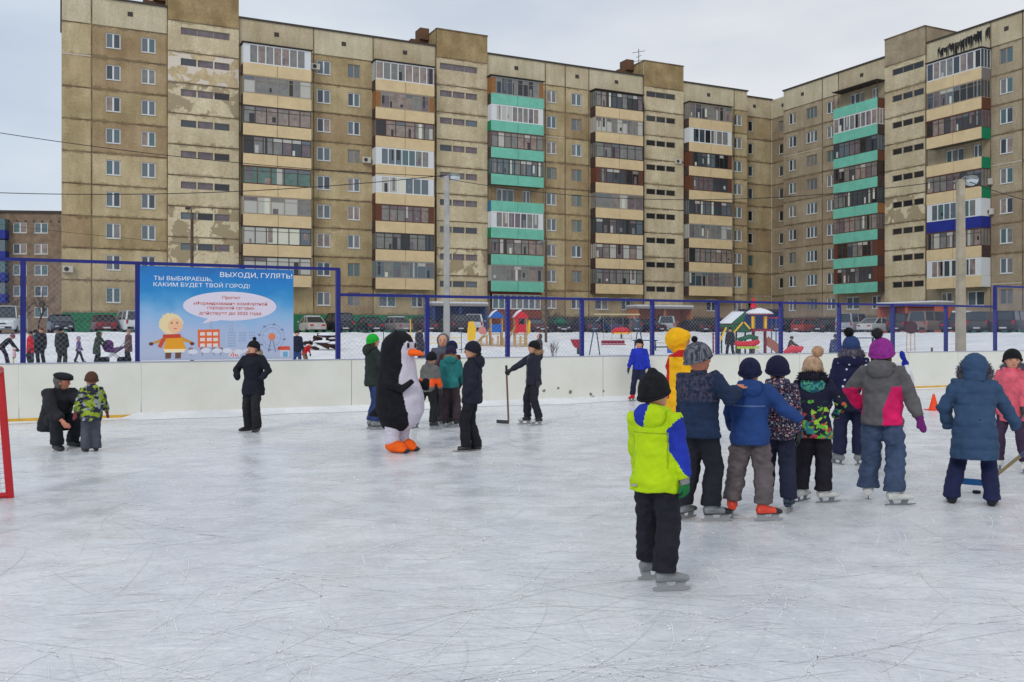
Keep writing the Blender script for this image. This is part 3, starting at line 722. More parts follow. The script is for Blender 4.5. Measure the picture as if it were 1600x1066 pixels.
    def balconies(s, px0, px1, wx0, wx1, cols, styles, sides, dp=1.2, ground=None, topcap=True):
        """column of balconies on floors 1..8; cols: parapet material per floor, styles: glazing code or '' when open"""
        x0, x1 = s.s_(px0, dp), s.s_(px1, dp)
        # wall behind, plain
        m = MB()
        for k in range(0, 9):
            zb, zt = (1.5 if k == 0 else zf(k)), zf(k + 1)
            op = []
            if k == 0 and ground: op = [(a, b, 4.2, 5.6) for a, b, n_ in ground]
            if k > 0 and not styles[k - 1]:
                cxx = (x0 + x1) / 2; op = [(cxx - 1.9, cxx - .6, zf(k) + .9, zf(k) + 2.3), (cxx - .6, cxx + .15, zf(k) + .12, zf(k) + 2.3), (cxx + 1.2, cxx + 2.1, zf(k) + .9, zf(k) + 2.3)]
            s.wall(wx0, wx1, zb, zt, 0, s.WL, op, None, m)
            for o_ in op: s.window(o_[0], o_[1], o_[2], o_[3], 0, 2 if o_[1] - o_[0] > .8 else 1)
            s.jline(wx0, wx1, zf(k + 1), 0)
        s.wall(wx0, wx1, zf(9), ZR, 0, PARA, [], None, m3 := MB()); m3.build('parapet_panel', PARA, s.root)
        v = MB(); cxx = (wx0 + wx1) / 2; v.box(cxx - .22, cxx + .22, -.03, 0, 29.75, 30.15); v.build('vent', WFRD, s.root)
        m.build('wall', s.WL + [REV], s.root)
        s.jvert(wx1, 3.4, ZR, 0)
        for k in range(1, 9):
            c = cols[k - 1] if isinstance(cols, (list, tuple)) else cols; st = styles[k - 1]; zb = zf(k) - .27; zp = zf(k) + .82
            b_ = MB(); mid = (x0 + x1) / 2 + s.rnd.uniform(-.05, .05)
            b_.box(x0, mid - .02, -dp, -dp + .06, zb, zp); b_.box(mid + .02, x1, -dp, -dp + .06, zb, zp)
            b_.box(x0 + .06, x1 - .06, -dp + .065, 0, zb + .05, zb + .25, 1)
            bo = b_.build('balcony', [c, SLABG], s.root)
            sd = sides[k - 1]
            for x in (x0 + .03, x1 - .03): sp = MB(); sp.box(x - .025, x + .025, -dp + .063, 0, zb + .02, zp - .01); sp.build('side_parapet', sd, bo)
            zt = zf(k + 1) - .28
            if st: s.glazing(x0 + .04, x1 - .04, -dp + .05, -.01, zp + .003, zt if k < 8 else zt + .1, st, bo)
            else:
                iw = MB()
                for x in (x0 + .03, x1 - .03): iw.box(x - .02, x + .02, -dp + .05, -dp + .09, zp, zt + .0)
                iw.build('post', WFRD, bo)
        if topcap:
            cp = MB(); z = zf(9) - .12; cp.box(x0 - .12, x1 + .12, -dp - .15, 0, z, z + .07); cp.build('balcony_roof', mat('roofing_dark', lin(70, 64, 60), .9), s.root)
        return x0, x1
    def finish(s, x0, x1, depth, plinths, back=True):
        m = MB()
        # end walls, roof and back so that the block is a closed volume
        m.add([(x0, 0, 1.5), (x0, depth, 1.5), (x0, depth, ZR), (x0, 0, ZR)], [(0, 1, 2, 3)], 0); m.add([(x1, 0, 1.5), (x1, depth, 1.5), (x1, depth, ZR), (x1, 0, ZR)], [(0, 1, 2, 3)], 0)
        m.add([(x0, depth, 1.5), (x1, depth, 1.5), (x1, depth, ZR), (x0, depth, ZR)], [(0, 1, 2, 3)], 0)
        m.build('end_wall', s.WL, s.root)
        rf = MB(); rf.box(x0 - .12, x1 + .12, -.13, depth, ZR + .003, ZR + .16); rf.build('roof', mat('roofing_dark', lin(70, 64, 60), .9), s.root)
        for a, b, mt in plinths:
            p = MB(); p.box(a, b, -.12, .0 - .003, 1.3, 3.36); p.build('plinth', mt, s.root)
        s.joint.build('panel_joints', JOINT, s.root)
        if s.jw.V: s.jw.build('white_joints', JOINTW, s.root)
    def canopy(s, px0, px1, wallc, dp=2.6, z=4.3, label=None):
        a, b = s.s_(px0, dp), s.s_(px1, dp)
        c = MB(); c.box(a, b, -dp, -.26, z, z + .22); o_ = c.build('entrance_canopy', mat('canopy_grey', lin(150, 146, 140), .8), s.root)
        n_ = MB(); n_.box(a + .02, b - .02, -dp + .03, -.27, z + .223, z + .42); n_.build('snow_cap', SNOWC, o_, bevel=.06)
        e = MB(); e.box(a + .1, a + .35, -dp + .2, -.27, 1.4, z - .002); e.box(b - .35, b - .1, -dp + .2, -.27, 1.4, z - .002); e.box((a + b) / 2 - .12, (a + b) / 2 + .12, -dp + .2, -dp + .45, 1.4, z - .002)
        e.box(a + .352, b - .352, -.34, -.265, 1.4, z - .002)
        e.build('entrance_wall', wallc, s.root)
        d = MB(); d.box((a + b) / 2 + .4, (a + b) / 2 + 1.5, -.4, -.345, 1.5, 3.6); d.build('entrance_door', mat('door_steel', lin(58, 60, 66), .6), s.root)
    def aircon(s, px, z, off=.35):
        x = s.s_(px, off); m = MB(); m.box(x - .42, x + .42, -.42, -.1, z, z + .58); o_ = m.build('air_conditioner', mat('ac_white', lin(190, 186, 176), .6), s.root, bevel=.02)
        f = MB(); f.tube([(x - .1, -.421, z + .29), (x - .1, -.44, z + .29)], .2, 14); f.build('fan_grille', WFRD, o_)
N_A = Vector((.4387, -.8986, 0)); N_B = Vector((-.8986, -.4387, 0))
A = Block('apartment_block', A0, AD, N_A, 'long nine storey olive panel apartment block with cream and teal balconies facing the rink')
sA = A.s_
A.rnd = random.Random(21)
def W(px, w_=1.2, h=1.33, n_=2): return (sA(px), w_, h, n_)
e0, e1, e2, e3, e4, e5, e6, e7, e8, e9, e10, e11, e12, e13 = [sA(p) for p in (97, 143, 262, 375, 490, 583, 681, 760, 852, 883, 920, 1005, 1066, 1147)]
A.bay(0, e1, []); A.bay(e1, e2, [W(177), W(232)])
A.tower(e2, e3 - .15, sA(282), sA(358), worn={1: 2, 2: 3, 6: 3, 7: 3, 8: 2})
GM = [(sA(388) - .6, sA(388) + .7, 2)]
C = CREAM
# styles floor 1..8 bottom to top; code = frame, sashes, palette, sides
A.balconies(380, 486.5, e3 - .15, e4, C, ['D6wg', 'D6bg', 'O5wg', 'B5gg', 'D7mg', 'D6mg', 'O6cg', 'W7cw'], [DARKB] * 8, ground=[(sA(378), sA(404), 2)])
A.bay(e4, e5, [W(506, 1.35), W(553, 1.25)])
A.balconies(587, 678.6, e5, e6, C, ['G7sg', 'D7mg', 'B6cr', 'W6bw', 'W7sw', 'B6mg', 'O6co', 'W8mg'], [DARKB, DARKB, DARKB, REDW, REDW, DARKB, DARKB, DARKB], ground=[(sA(592), sA(619), 3), (sA(643), sA(661), 2)])
A.tower(e6, e7, sA(686), sA(744), worn={7: 3})
# red-brown cladding of the ground floor under the teal balconies, with white bay window
A.balconies(767.5, 849.5, e7, e8, TEAL, ['G7cg', 'B7mg', 'W7mw', '', 'D9sg', 'B8cg', 'W8cw', 'G8mo'], [DARKB, DARKB, GREENP, BLUEPL, DARKB, DARKB, GREENP, DARKB])
x0, x1 = sA(768, .5), sA(846, .5)
m_ = MB(); m_.box(x0, x1, -.6, -.125, 1.4, 4.1); m_.box(x0, x1, -.6, -.125, 5.68, 5.9); m_.build('ground_floor_cladding', mat('cladding_red', lin(128, 70, 50), .8, var=.1, vs=1), A.root)
A.window(x0 + .1, x1 - .1, 4.12, 5.66, -.62, 8, panes=(1, 2, 3, 2))
m_ = MB(); m_.box(x0 + .02, x1 - .02, -.45, -.125, 4.1, 5.68); m_.build('bay_interior', INSIDE, A.root)
A.bay(e8, e9, [(sA(862), 1.25, 1.33, 2)]); A.bay(e9, e10, [(sA(901), 1.3, 1.33, 2)])
A.balconies(931, 1005, e10, e11, C, ['D7cg', 'B7cg', 'D7dg', 'O6cg', 'B6dr', 'D6mg', 'O9wg', 'D9mg'], [DARKB] * 8, ground=[(sA(930), sA(951), 3), (sA(971), sA(986), 2)])
A.tower(e11, e12, sA(1008), sA(1053), dark=True)
A.balconies(1077, 1144, e12, e13, C, ['G7mg', 'D8mg', 'G8cg', 'B8dg', 'B7dr', 'D8dr', 'W6mw', 'O7mg'], [DARKB] * 8, ground=[(sA(1104), sA(1120), 3)])
eE = 75.2
A.bay(e13, eE, [(sA(1150) + .25, 1.35, 1.33, 2)], right_joint=False)
# recessed corner face
A.wall(eE, eE, 1.5, ZR, 0, WALLS)
m_ = MB(); m_.add([(eE, 0, 1.5), (eE, 1.94, 1.5), (eE, 1.94, ZR), (eE, 0, ZR)], [(0, 1, 2, 3)]); m_.build('return_wall', WALLS, A.root)
A.bay(eE, 80.8, [(sA(1173, -1.94), .75, 1.33, 1)], y=1.94, right_joint=False, panes='dark')
m_ = MB(); m_.box(eE, 80.9, 1.8, 11.9, ZR + .003, ZR + .15); m_.build('corner_roof', mat('roofing_dark', lin(70, 64, 60), .9), A.root)
A.finish(0, eE, 12, [(0, e2, PLINTHG), (e3 + .3, e6 - .1, PLINTHG), (e8, e10 + .5, PLINTHD), (e10 + .6, e11 - .1, PLINTHD), (e12 + .3, eE, PLINTHD)])
BLUEENT = mat('entrance_blue', lin(58, 72, 120), .7, var=.1); ORENT = mat('entrance_orange', lin(190, 98, 66), .7, var=.12, vs=1)
A.canopy(676, 764, BLUEENT); A.canopy(996, 1085, mat('entrance_tan', lin(176, 112, 70), .7, var=.1)); A.canopy(264, 372, BLUEENT)
A.aircon(106, zf(1) + .9 - .3); A.aircon(573, zf(5) + 1.0); A.aircon(493, zf(8) + 1.2); A.aircon(1060, zf(6) + 1.1)
m_ = MB()
for dx in (0,):
    x = sA(998, -3); m_.tube([(x, 3, 31.2), (x, 3, 35.2)], .04, 6); m_.tube([(x - .9, 3, 34.6), (x + .9, 3, 35.1)], .03, 5); m_.tube([(x - .7, 3, 33.6), (x + .8, 3, 34.0)], .03, 5); m_.tube([(x, 2.5, 34.3), (x, 3.5, 34.3)], .03, 5)
m_.build('antenna', WFRD, A.root)
B = Block('apartment_block', B0, BD, N_B, 'right wing with teal, cream and blue balconies and black drips under its roof')
B.rnd = random.Random(5); B.WL = WALLS_B
sB = B.s_
f0, f1, f2, f3, f4, f5, f6 = 0, sB(1285), sB(1304), sB(1385), sB(1448), sB(1548), sB(1598)
B.bay(f0, f1, [(sB(1238), 1.25, 1.33, 2), (sB(1268), 1.75, 1.33, 3)]); B.bay(f1, f2 + .6, [(sB(1298), 1.3, 1.33, 2)])
B.balconies(1302, 1370.5, f2 + .6, f3, TEAL, ['B8dr', 'B7mr', 'B8mg', 'D9mg', 'B8mg', 'D8dg', 'W8mg', ''], [DARKB, DARKB, DARKB, ORWOOD, DARKB, REDW, DARKB, REDW], ground=[(sB(1322), sB(1342), 3), (sB(1362), sB(1376), 2)], dp=1.3, topcap=True)
B.tower(f3, f4, sB(1397), sB(1446), dark=True, pm=PENT_B, worn={5: 3})
BC = [CREAM, CREAM, BLUEP, CREAM, CREAM, CREAM, CREAM, CREAM]
B.balconies(1447.5, 1533, f4, f5, BC, ['W7mw', 'B8cg', 'W7sw', 'B8mg', '', 'B9mg', 'O8dg', 'W8mg'], [WHITEP, DARKB, BLUEP, GREENP, GREENP, GREENP, REDW, GREYP], ground=[(sB(1470), sB(1487), 2), (sB(1511), sB(1538), 3)], dp=1.35)
B.bay(f5, f6, [(sB(1572), 1.35, 1.45, 2)]); B.bay(f6, f6 + 4.5, []); 
m_ = MB(); m_.add([(0, 0, 1.5), (0, 1.68, 1.5), (0, 1.68, ZR), (0, 0, ZR)], [(0, 1, 2, 3)]); m_.build('return_wall', WALLS_B, B.root)
B.bay(-3.96, 0, [(sB(1220, -1.68), .8, 1.33, 1)], y=1.68, right_joint=False, panes='dark')
# black drips of roofing tar under the roof edge
m_ = MB(); rr = random.Random(3)
a, b = sB(1465), sB(1546); x = a
while x < b:
    t_ = (x - a) / (b - a); wd = rr.uniform(.09, .2)
    env = .55 + .9 * abs(mnoise.noise(Vector((x * 1.1, 0, 2)))) + .35 * t_
    ln = min(1.95, env * rr.uniform(.8, 1.7)); zt = 30.2 + .5 * t_ - rr.uniform(0, .35)
    if mnoise.noise(Vector((x * 1.6, 5, 2))) > -.28: m_.prism([(0, 0), (wd, .05), (wd * .95, -ln * .7), (wd * .6, -ln), (wd * .35, -ln * .8), (wd * .05, -ln * .55)], (x, -.008 - .002 * (int(x * 9) % 4), zt), (1, 0, 0), (0, 0, 1), (0, .0015, 0))
    x += wd * rr.uniform(.75, 1.15)
m_.build('tar_drips', mat('tar', lin(30, 30, 32), .6), B.root)
B.finish(0, f6 + 4.5, 12, [(f1, f3 - .1, PLINTHD), (0, f1 - .01, PLINTHD), (f4 + .1, f6 + 4.5, PLINTHG)])
B.canopy(1368, 1462, ORENT, dp=3); B.aircon(1541, zf(4) + 1.0, .5); B.aircon(1543, zf(3) + .95, .5)
# blue entrance in the inner corner
m_ = MB(); m_.box(73.5, 79.6, -1.6, -.3, 4.25, 4.45); m_.build('corner_canopy', mat('roofing_dark', lin(70, 64, 60), .9), A.root)
m_ = MB(); m_.box(73.8, 79.2, -1.2, -.31, 1.4, 4.245); m_.build('corner_entrance', mat('entrance_deepblue', lin(44, 58, 116), .7, var=.1), A.root)
# far brick block on the left
FB = Block('apartment_block', Vector((-91, 118, 0)), Vector((.9945, .105, 0)), Vector((.105, -.9945, 0)), 'distant brown brick five storey block with blue balconies at the left edge')
BRK = wallmat('brick_brown', lin(116, 99, 84), lin(138, 120, 102), 0, 1.2, stain=0.0)
mm = MB(); FB.rnd = random.Random(8)
opens = []
for k in range(5):
    for pxw in (31, 64):
        x = FB.s_(pxw); z = 3.6 + k * 2.75 ; opens.append((x - .85, x + .85, z, z + 1.35))
for k in range(5):
    x = FB.s_(64); 
FB.wall(FB.s_(-40), 45, 0.5, 17.2, 0, [BRK], opens, 0, mm); mm.box(FB.s_(-40), 45, .2, 10, 1.0, 17.1, 0)
mm.build('wall', [BRK, REV], FB.root)
for o_ in opens: FB.window(*o_[:4], 0, 2)
m_ = MB(); m_.box(FB.s_(-40) - .2, 45.2, -.25, 10.2, 17.2, 17.5); m_.build('roof', mat('roofing_dark', lin(70, 64, 60), .9), FB.root)
x1_ = FB.s_(8, 1.2)
for k in range(1, 5):
    m_ = MB(); z = 2.9 + k * 2.75; m_.box(x1_ - 6, x1_, -1.2, -.003, z - .2, z + .95); b_ = m_.build('balcony', BLUEP, FB.root)
    m_ = MB(); m_.box(x1_ - 6, x1_ - .05, -1.15, -.01, z + .955, z + 2.4, 1 if k % 2 else 3); 
    m_.build('balcony_pane', PANES, b_)
m_ = MB()
for i in range(7): x = FB.s_(14 + i * 13); m_.box(x - .12, x + .12, -.02, .01, 16.0, 16.25)
m_.build('vent', WFRD, FB.root)
# ================================================================ PEOPLE
SKIN = mat('skin', lin(205, 150, 122), .55, var=.08, vs=12, spec=.35); SKINR = mat('skin_ruddy', lin(196, 128, 104), .55, var=.1, vs=12, spec=.35)
EYE = mat('eye_dark', lin(30, 24, 22), .3); LIP = mat('lip', lin(150, 74, 68), .5); BROW = mat('eyebrow', lin(70, 50, 40), .8)
STEEL = mat('blade_steel', lin(120, 122, 126), .35, metal=.5); HOLD = mat('blade_holder', lin(146, 148, 150), .5, spec=.4)
def cloth(name, rgb, rough=.85, var=.22, vs=7, bump=.35, bs=26, **k): return mat('cloth_' + name, lin(*rgb), rough, var=var, vs=vs, bump=bump, bs=bs, **k)
def cells(name, cols, scale, base=None, size=1.0, sc=(1, 1, 1), dots=None, ztop=None, zfun=None):
    """printed fabric: voronoi cells coloured from a list; dots=radius gives spots on the base colour"""
    m = bpy.data.materials.new('cloth_' + name); m.use_nodes = True; n = m.node_tree; p = n.nodes['Principled BSDF']; LK = n.links.new
    p.inputs['Roughness'].default_value = .8; p.inputs['Specular IOR Level'].default_value = .25
    t = n.nodes.new('ShaderNodeTexCoord'); mpp = n.nodes.new('ShaderNodeMapping'); mpp.inputs['Scale'].default_value = sc; LK(t.outputs['Object'], mpp.inputs[0])
    nzz = n.nodes.new('ShaderNodeTexNoise'); nzz.inputs['Scale'].default_value = scale * .9; LK(mpp.outputs[0], nzz.inputs['Vector'])
    mxv = n.nodes.new('ShaderNodeMixRGB'); mxv.blend_type = 'ADD'; mxv.inputs['Fac'].default_value = .05; LK(mpp.outputs[0], mxv.inputs['Color1']); LK(nzz.outputs['Color'], mxv.inputs['Color2'])
    v = n.nodes.new('ShaderNodeTexVoronoi'); v.inputs['Scale'].default_value = scale; LK(mxv.outputs[0], v.inputs['Vector'])
    s = n.nodes.new('ShaderNodeSeparateColor'); LK(v.outputs['Color'], s.inputs[0])
    r = n.nodes.new('ShaderNodeValToRGB'); r.color_ramp.interpolation = 'CONSTANT'; e = r.color_ramp.elements
    e[0].color = (*lin(*cols[0]), 1); e[1].position = 1.0; e[1].color = (*lin(*cols[-1]), 1)
    for i, c in enumerate(cols[1:]):
        q = e.new((i + 1) / len(cols)); q.color = (*lin(*c), 1)
    LK(s.outputs[0], r.inputs['Fac']); col = r.outputs['Color']
    if dots:
        lt = n.nodes.new('ShaderNodeMath'); lt.operation = 'LESS_THAN'; lt.inputs[1].default_value = dots; LK(v.outputs['Distance'], lt.inputs[0])
        mm_ = n.nodes.new('ShaderNodeMixRGB'); mm_.inputs['Color1'].default_value = (*lin(*base), 1); LK(lt.outputs[0], mm_.inputs['Fac']); LK(col, mm_.inputs['Color2']); col = mm_.outputs['Color']
    if ztop:   # above height ztop the cloth is a second colour: (z, rgb, softness)
        sp = n.nodes.new('ShaderNodeSeparateXYZ'); LK(t.outputs['Object'], sp.inputs[0])
        mr_ = n.nodes.new('ShaderNodeMapRange'); mr_.inputs['From Min'].default_value = ztop[0] - ztop[2]; mr_.inputs['From Max'].default_value = ztop[0] + ztop[2]; LK(sp.outputs['Z'], mr_.inputs['Value'])
        ad = n.nodes.new('ShaderNodeMath'); ad.operation = 'MULTIPLY_ADD'; ad.inputs[1].default_value = 1.2; ad.inputs[2].default_value = -.1; LK(mr_.outputs[0], ad.inputs[0])
        gt = n.nodes.new('ShaderNodeMath'); gt.operation = 'GREATER_THAN'; LK(ad.outputs[0], gt.inputs[0]); LK(s.outputs[1], gt.inputs[1])
        m4 = n.nodes.new('ShaderNodeMixRGB'); LK(gt.outputs[0], m4.inputs['Fac']); LK(col, m4.inputs['Color1']); m4.inputs['Color2'].default_value = (*lin(*ztop[1]), 1); col = m4.outputs['Color']
    LK(col, p.inputs['Base Color'])
    b = n.nodes.new('ShaderNodeBump'); b.inputs['Strength'].default_value = .3; b.inputs['Distance'].default_value = .02; LK(nzz.outputs['Fac'], b.inputs['Height']); LK(b.outputs[0], p.inputs['Normal'])
    return m
def joined(meshes):
    bm = bmesh.new()
    for me in meshes: bm.from_mesh(me); 
    me = bpy.data.meshes.new('j'); bm.to_mesh(me); bm.free(); me.shade_smooth()
    for q in meshes: bpy.data.meshes.remove(q)
    return me
def ik(a, t, l1, l2, hint):
    d = t - a; L_ = min(d.length, (l1 + l2) * .999); d.normalize(); t = a + d * L_
    x = (l1 * l1 - l2 * l2 + L_ * L_) / (2 * L_); h = math.sqrt(max(0, l1 * l1 - x * x))
    hn = Vector(hint) - d * Vector(hint).dot(d)
    if hn.length < 1e-5: hn = d.orthogonal()
    return a + d * x + hn.normalized() * h, t
def hand_geo(mb, w_, d, nrm, S, side, curl=.5, mitten=False, fat=1.0):
    """w_ wrist, d direction, nrm palm normal; palm plus five fingers (or a mitten with a thumb)"""
    d = d.normalized(); nrm = (nrm - d * nrm.dot(d)).normalized(); x = d.cross(nrm) * side
    rot = Matrix((x, nrm, d)).transposed()
    mb.tube([w_ - d * .02 * S, w_ + d * .02 * S], (.028 * S * fat, .022 * S * fat), 10)
    mb.ball(w_ + d * .05 * S, (.042 * S * fat, .021 * S * fat, .052 * S), 12, 8, mat3=rot)
    if mitten:
        mb.ball(w_ + d * .1 * S + nrm * .01 * S, (.043 * S * fat, .027 * S * fat, .06 * S), 12, 8, mat3=rot)
    else:
        for i, (ox, ln) in enumerate(((.031, .072), (.011, .082), (-.010, .076), (-.030, .058))):
            b = w_ + d * .088 * S + x * ox * S; dd = d.copy(); pts = [b - d * .03 * S, b]; ang = curl
            for q in range(3):
                ax_ = x * side
                dd = (dd * math.cos(ang * .75) + nrm * math.sin(ang * .75)).normalized(); pts.append(pts[-1] + dd * ln * S / 3 * (1.15, 1, .85)[q])
            r_ = .0092 * S * fat * (1 if i < 3 else .88); mb.tube(pts, [r_ * 1.1, r_ * 1.08, r_, r_ * .95, r_ * .75], 8)
    tb = w_ + d * .03 * S + x * .03 * S; td = (d * .75 + x * .65 + nrm * .25).normalized(); tr = .0125 * S * fat * (1.35 if mitten else 1)
    t2 = tb + td * .045 * S; t3 = t2 + (td * .6 + d * .6 + nrm * .25).normalized() * .032 * S
    mb.tube([tb - td * .01 * S, t2, t3], [tr * 1.25, tr, tr * .75], 8)
def spikes(mb, centre_fn, n, ln, wd, rnd, down=0.0):
    for i in range(n):
        c, nn = centre_fn(rnd); d = (nn + Vector((rnd.uniform(-.5, .5), rnd.uniform(-.5, .5), rnd.uniform(-.5, .5) - down))).normalized()
        a = d.orthogonal().normalized() * wd; b = d.cross(a); L_ = ln * rnd.uniform(.6, 1.2)
        mb.add([c + a, c - a * .5 + b * .8, c - a * .5 - b * .8, c + d * L_], [(0, 1, 3), (1, 2, 3), (2, 0, 3)])
def pom(mb, c, r, rnd, n=260):
    mb.ball(c, r * .82, 14, 10)
    def f(q):
        v = Vector((q.gauss(0, 1), q.gauss(0, 1), q.gauss(0, 1))).normalized(); return c + v * r * .7, v
    spikes(mb, f, n, r * .36, r * .07, rnd)
def fur(mb, pts, r, rnd, n=500, ln=.05, tube=True):
    pts = [Vector(p) for p in pts]
    if tube: mb.tube(pts, r * .75, 8)
    def f(q):
        i = q.randrange(len(pts) - 1); t = q.random(); c = pts[i].lerp(pts[i + 1], t); d = (pts[i + 1] - pts[i]).normalized()
        v = Vector((q.gauss(0, 1), q.gauss(0, 1), q.gauss(0, 1))); v = (v - d * v.dot(d)).normalized(); return c + v * r * .6, v
    spikes(mb, f, n, ln, .0035 + r * .04, rnd)
_pc = [0]
def person(px, yf, H, yaw, label, group=None, top='jacket', jm=None, tm=None, hm=None, bm_=None, gm=None, hat='beanie', pm=None, hh=None,
           pelvis=.52, hipy=0.0, hipx=0.0, lean=0.0, roll=0.0, twist=0.0, hy=0.0, hp=0.0, armL=(-.15, .03, .47), armR=(.15, .03, .47), elbL=(-.6, -1, 0), elbR=(.6, -1, 0),
           footL=(-.075, 0, 8, 0), footR=(.075, 0, -8, 0), kneeL=(0, 1, 0), kneeR=(0, 1, 0), hem=.10, bulk=1.0, foot='shoe', hood=None, hoodm=None, furm=None, furcol=None, mitten=False, vox=None,
           paint=None, quilt=None, hairm=None, z=0.0, Y=None, skinm=None, glove=True, curl=.5, low=False, hemw=1.0, cuffs=None, tb=1.0, collar=None, paintmats=None, shoem2=None, nohands=False, wr=None, gather=None, legwr=.007, hatr=1.0, armr=1.0, grey=None, scarf=None, furr=1.0, peakh=0.0, tall=0.0, furd=.03, name='person'):
    _pc[0] += 1; seed = _pc[0]; rnd = random.Random(seed)
    Y = Y if Y else groundY(yf, z); loc = at(px, Y, z)
    V = lambda *a: Vector(a)
    vox = vox or max(.011, min(.035, Y * .00125)); hh = (hh or .155) * H
    lift = {'shoe': .0, 'boot': .0, 'hockey': .056, 'figure': .054}[foot]; bk = lift / .0752
    tz = lift
    yw = R(yaw) - math.atan((px - CX) / F)          # yaw is measured from the line of sight
    rl = Matrix.Rotation(R(twist), 3, 'Z') @ Matrix.Rotation(R(-lean), 3, 'X') @ Matrix.Rotation(R(roll), 3, 'Y')
    u = rl @ V(0, 0, 1); r = rl @ V(1, 0, 0); f = rl @ V(0, 1, 0); r0 = V(1, 0, 0)
    hip = V(hipx * H, hipy * H, tz + pelvis * H)
    chest = hip + u * .2 * H; neck = hip + u * .30 * H
    sh = {s: neck - u * .028 * H + r * s * .098 * H for s in (-1, 1)}
    hm3 = rl @ Matrix.Rotation(R(-hy), 3, 'Z') @ Matrix.Rotation(R(hp) - 0, 3, 'X')
    hu, hr_, hf = hm3 @ V(0, 0, 1), hm3 @ V(1, 0, 0), hm3 @ V(0, 1, 0)
    hc = neck + (u * .5 + hu * .5) * (hh * .5 + .004 * H)
    M3 = Matrix((hr_, hf, hu)).transposed()
    el, wr_ = {}, {}
    for s, a, e in ((-1, armL, elbL), (1, armR, elbR)):
        t = V(a[0] * H, a[1] * H, tz + a[2] * H); el[s], wr_[s] = ik(sh[s], t, .165 * H, .14 * H, e)
    hj, kn, an, fd = {}, {}, {}, {}
    for s, fo, kh in ((-1, footL, kneeL), (1, footR, kneeR)):
        fdir = V(math.sin(R(-fo[2])), math.cos(R(-fo[2])), 0)
        hj[s] = hip + r0 * s * .05 * H; t = V(fo[0] * H, fo[1] * H, tz + .05 * H + fo[3] * H)
        kn[s], an[s] = ik(hj[s], t, .245 * H, .235 * H, V(*kh) + fdir * .4); fd[s] = fdir
    body = MB()
    # skin body: head, neck, slim trunk and limbs, one surface
    body.ball(hc + hu * .06 * hh - hf * .02 * hh, (.37 * hh, .44 * hh, .44 * hh), 18, 12, mat3=M3)
    body.ball(hc - hu * .2 * hh + hf * .08 * hh, (.30 * hh, .30 * hh, .30 * hh), 14, 10, mat3=M3)
    body.ball(hc - hu * .02 * hh + hf * .12 * hh, (.33 * hh, .28 * hh, .32 * hh), 14, 10, mat3=M3)
    body.tube([hc + hu * .06 * hh + hf * .38 * hh, hc - hu * .08 * hh + hf * .45 * hh, hc - hu * .12 * hh + hf * .37 * hh], [.03 * hh, .062 * hh, .05 * hh], 8)
    for s in (-1, 1): body.ball(hc + hr_ * s * .37 * hh - hu * .02 * hh, (.04 * hh, .07 * hh, .1 * hh), 8, 6, mat3=M3)
    body.tube([hc - hu * .2 * hh - hf * .05 * hh, neck, chest], [.19 * hh, .2 * hh, (.085 * H, .06 * H)], 12, flat=r)
    body.tube([neck - u * .02 * H, chest, hip + u * .06 * H, hip - u * .03 * H], [(.06 * H, .04 * H), (.092 * H, .06 * H), (.08 * H, .055 * H), (.085 * H, .06 * H)], 14, flat=r)
    for s in (-1, 1):
        body.tube([neck - u * .03 * H + r * s * .04 * H, sh[s], el[s], wr_[s] if not nohands else el[s].lerp(wr_[s], .55)], [.03 * H, .031 * H, .024 * H, .017 * H], 10)
        body.tube([hj[s] + V(0, 0, .02 * H), kn[s], an[s]], [.048 * H, .034 * H, .024 * H], 10)
        body.tube([an[s] - fd[s] * .03 * H, an[s] + fd[s] * .07 * H - V(0, 0, .025 * H)], [.024 * H, .018 * H], 8)
    ms = [remeshed(body, max(.008, min(vox, hh * .045)), 2)]
    HS = H / 1.7 * 1.02 * (.95 if hh > .15 * H else 1)
    hdir = {}
    for s in (-1, 1):
        hdir[s] = (wr_[s] - el[s]).normalized()
    if not gm and not nohands:
        hb = MB()
        for s in (-1, 1):
            nrm = V(-s, .25, 0) if abs(hdir[s].z) > .5 else V(0, 0, -1)
            hand_geo(hb, wr_[s], hdir[s], nrm, HS, -s, curl)
        ms.append(remeshed(hb, max(.0042, min(.012, Y * .0006)), 1, fac=.3))
    root = link(name, joined(ms) if len(ms) > 1 else ms[0], skinm or SKIN)
    root.location = loc; root.rotation_euler = (0, 0, yw); tag(root, label, 'person', group)
    # face
    if not low:
        for s in (-1, 1):
            e = MB(); e.ball(hc + hr_ * s * .15 * hh + hf * .385 * hh + hu * .02 * hh, (.042 * hh, .02 * hh, .024 * hh), 8, 6, mat3=M3); e.build('eye', EYE, root, smooth=True)
            e = MB(); e.ball(hc + hr_ * s * .15 * hh + hf * .39 * hh + hu * .1 * hh, (.075 * hh, .02 * hh, .013 * hh), 8, 5, mat3=M3); e.build('eyebrow', BROW, root, smooth=True)
        e = MB(); e.ball(hc + hf * .375 * hh - hu * .24 * hh, (.09 * hh, .03 * hh, .02 * hh), 10, 6, mat3=M3); e.build('mouth', LIP, root, smooth=True)
    if hairm:
        h_ = MB(); h_.ball(hc + hu * .05 * hh - hf * .09 * hh, (.41 * hh, .42 * hh, .43 * hh), 16, 10, mat3=M3)
        for s in (-1, 1): h_.ball(hc + hr_ * s * .3 * hh - hf * .12 * hh - hu * .22 * hh, (.1 * hh, .2 * hh, .2 * hh), 10, 8, mat3=M3)
        link('hair', remeshed(h_, max(.008, vox * .8), 2, .004, 40, seed), hairm, root)
    # trousers
    b = tb
    tr = MB(); tr.tube([hip + V(0, 0, .05 * H), hip - V(0, 0, .0 * H), hip - V(0, 0, .05 * H)], [(.078 * H, .06 * H), (.082 * H, .064 * H), (.08 * H, .062 * H)], 14)
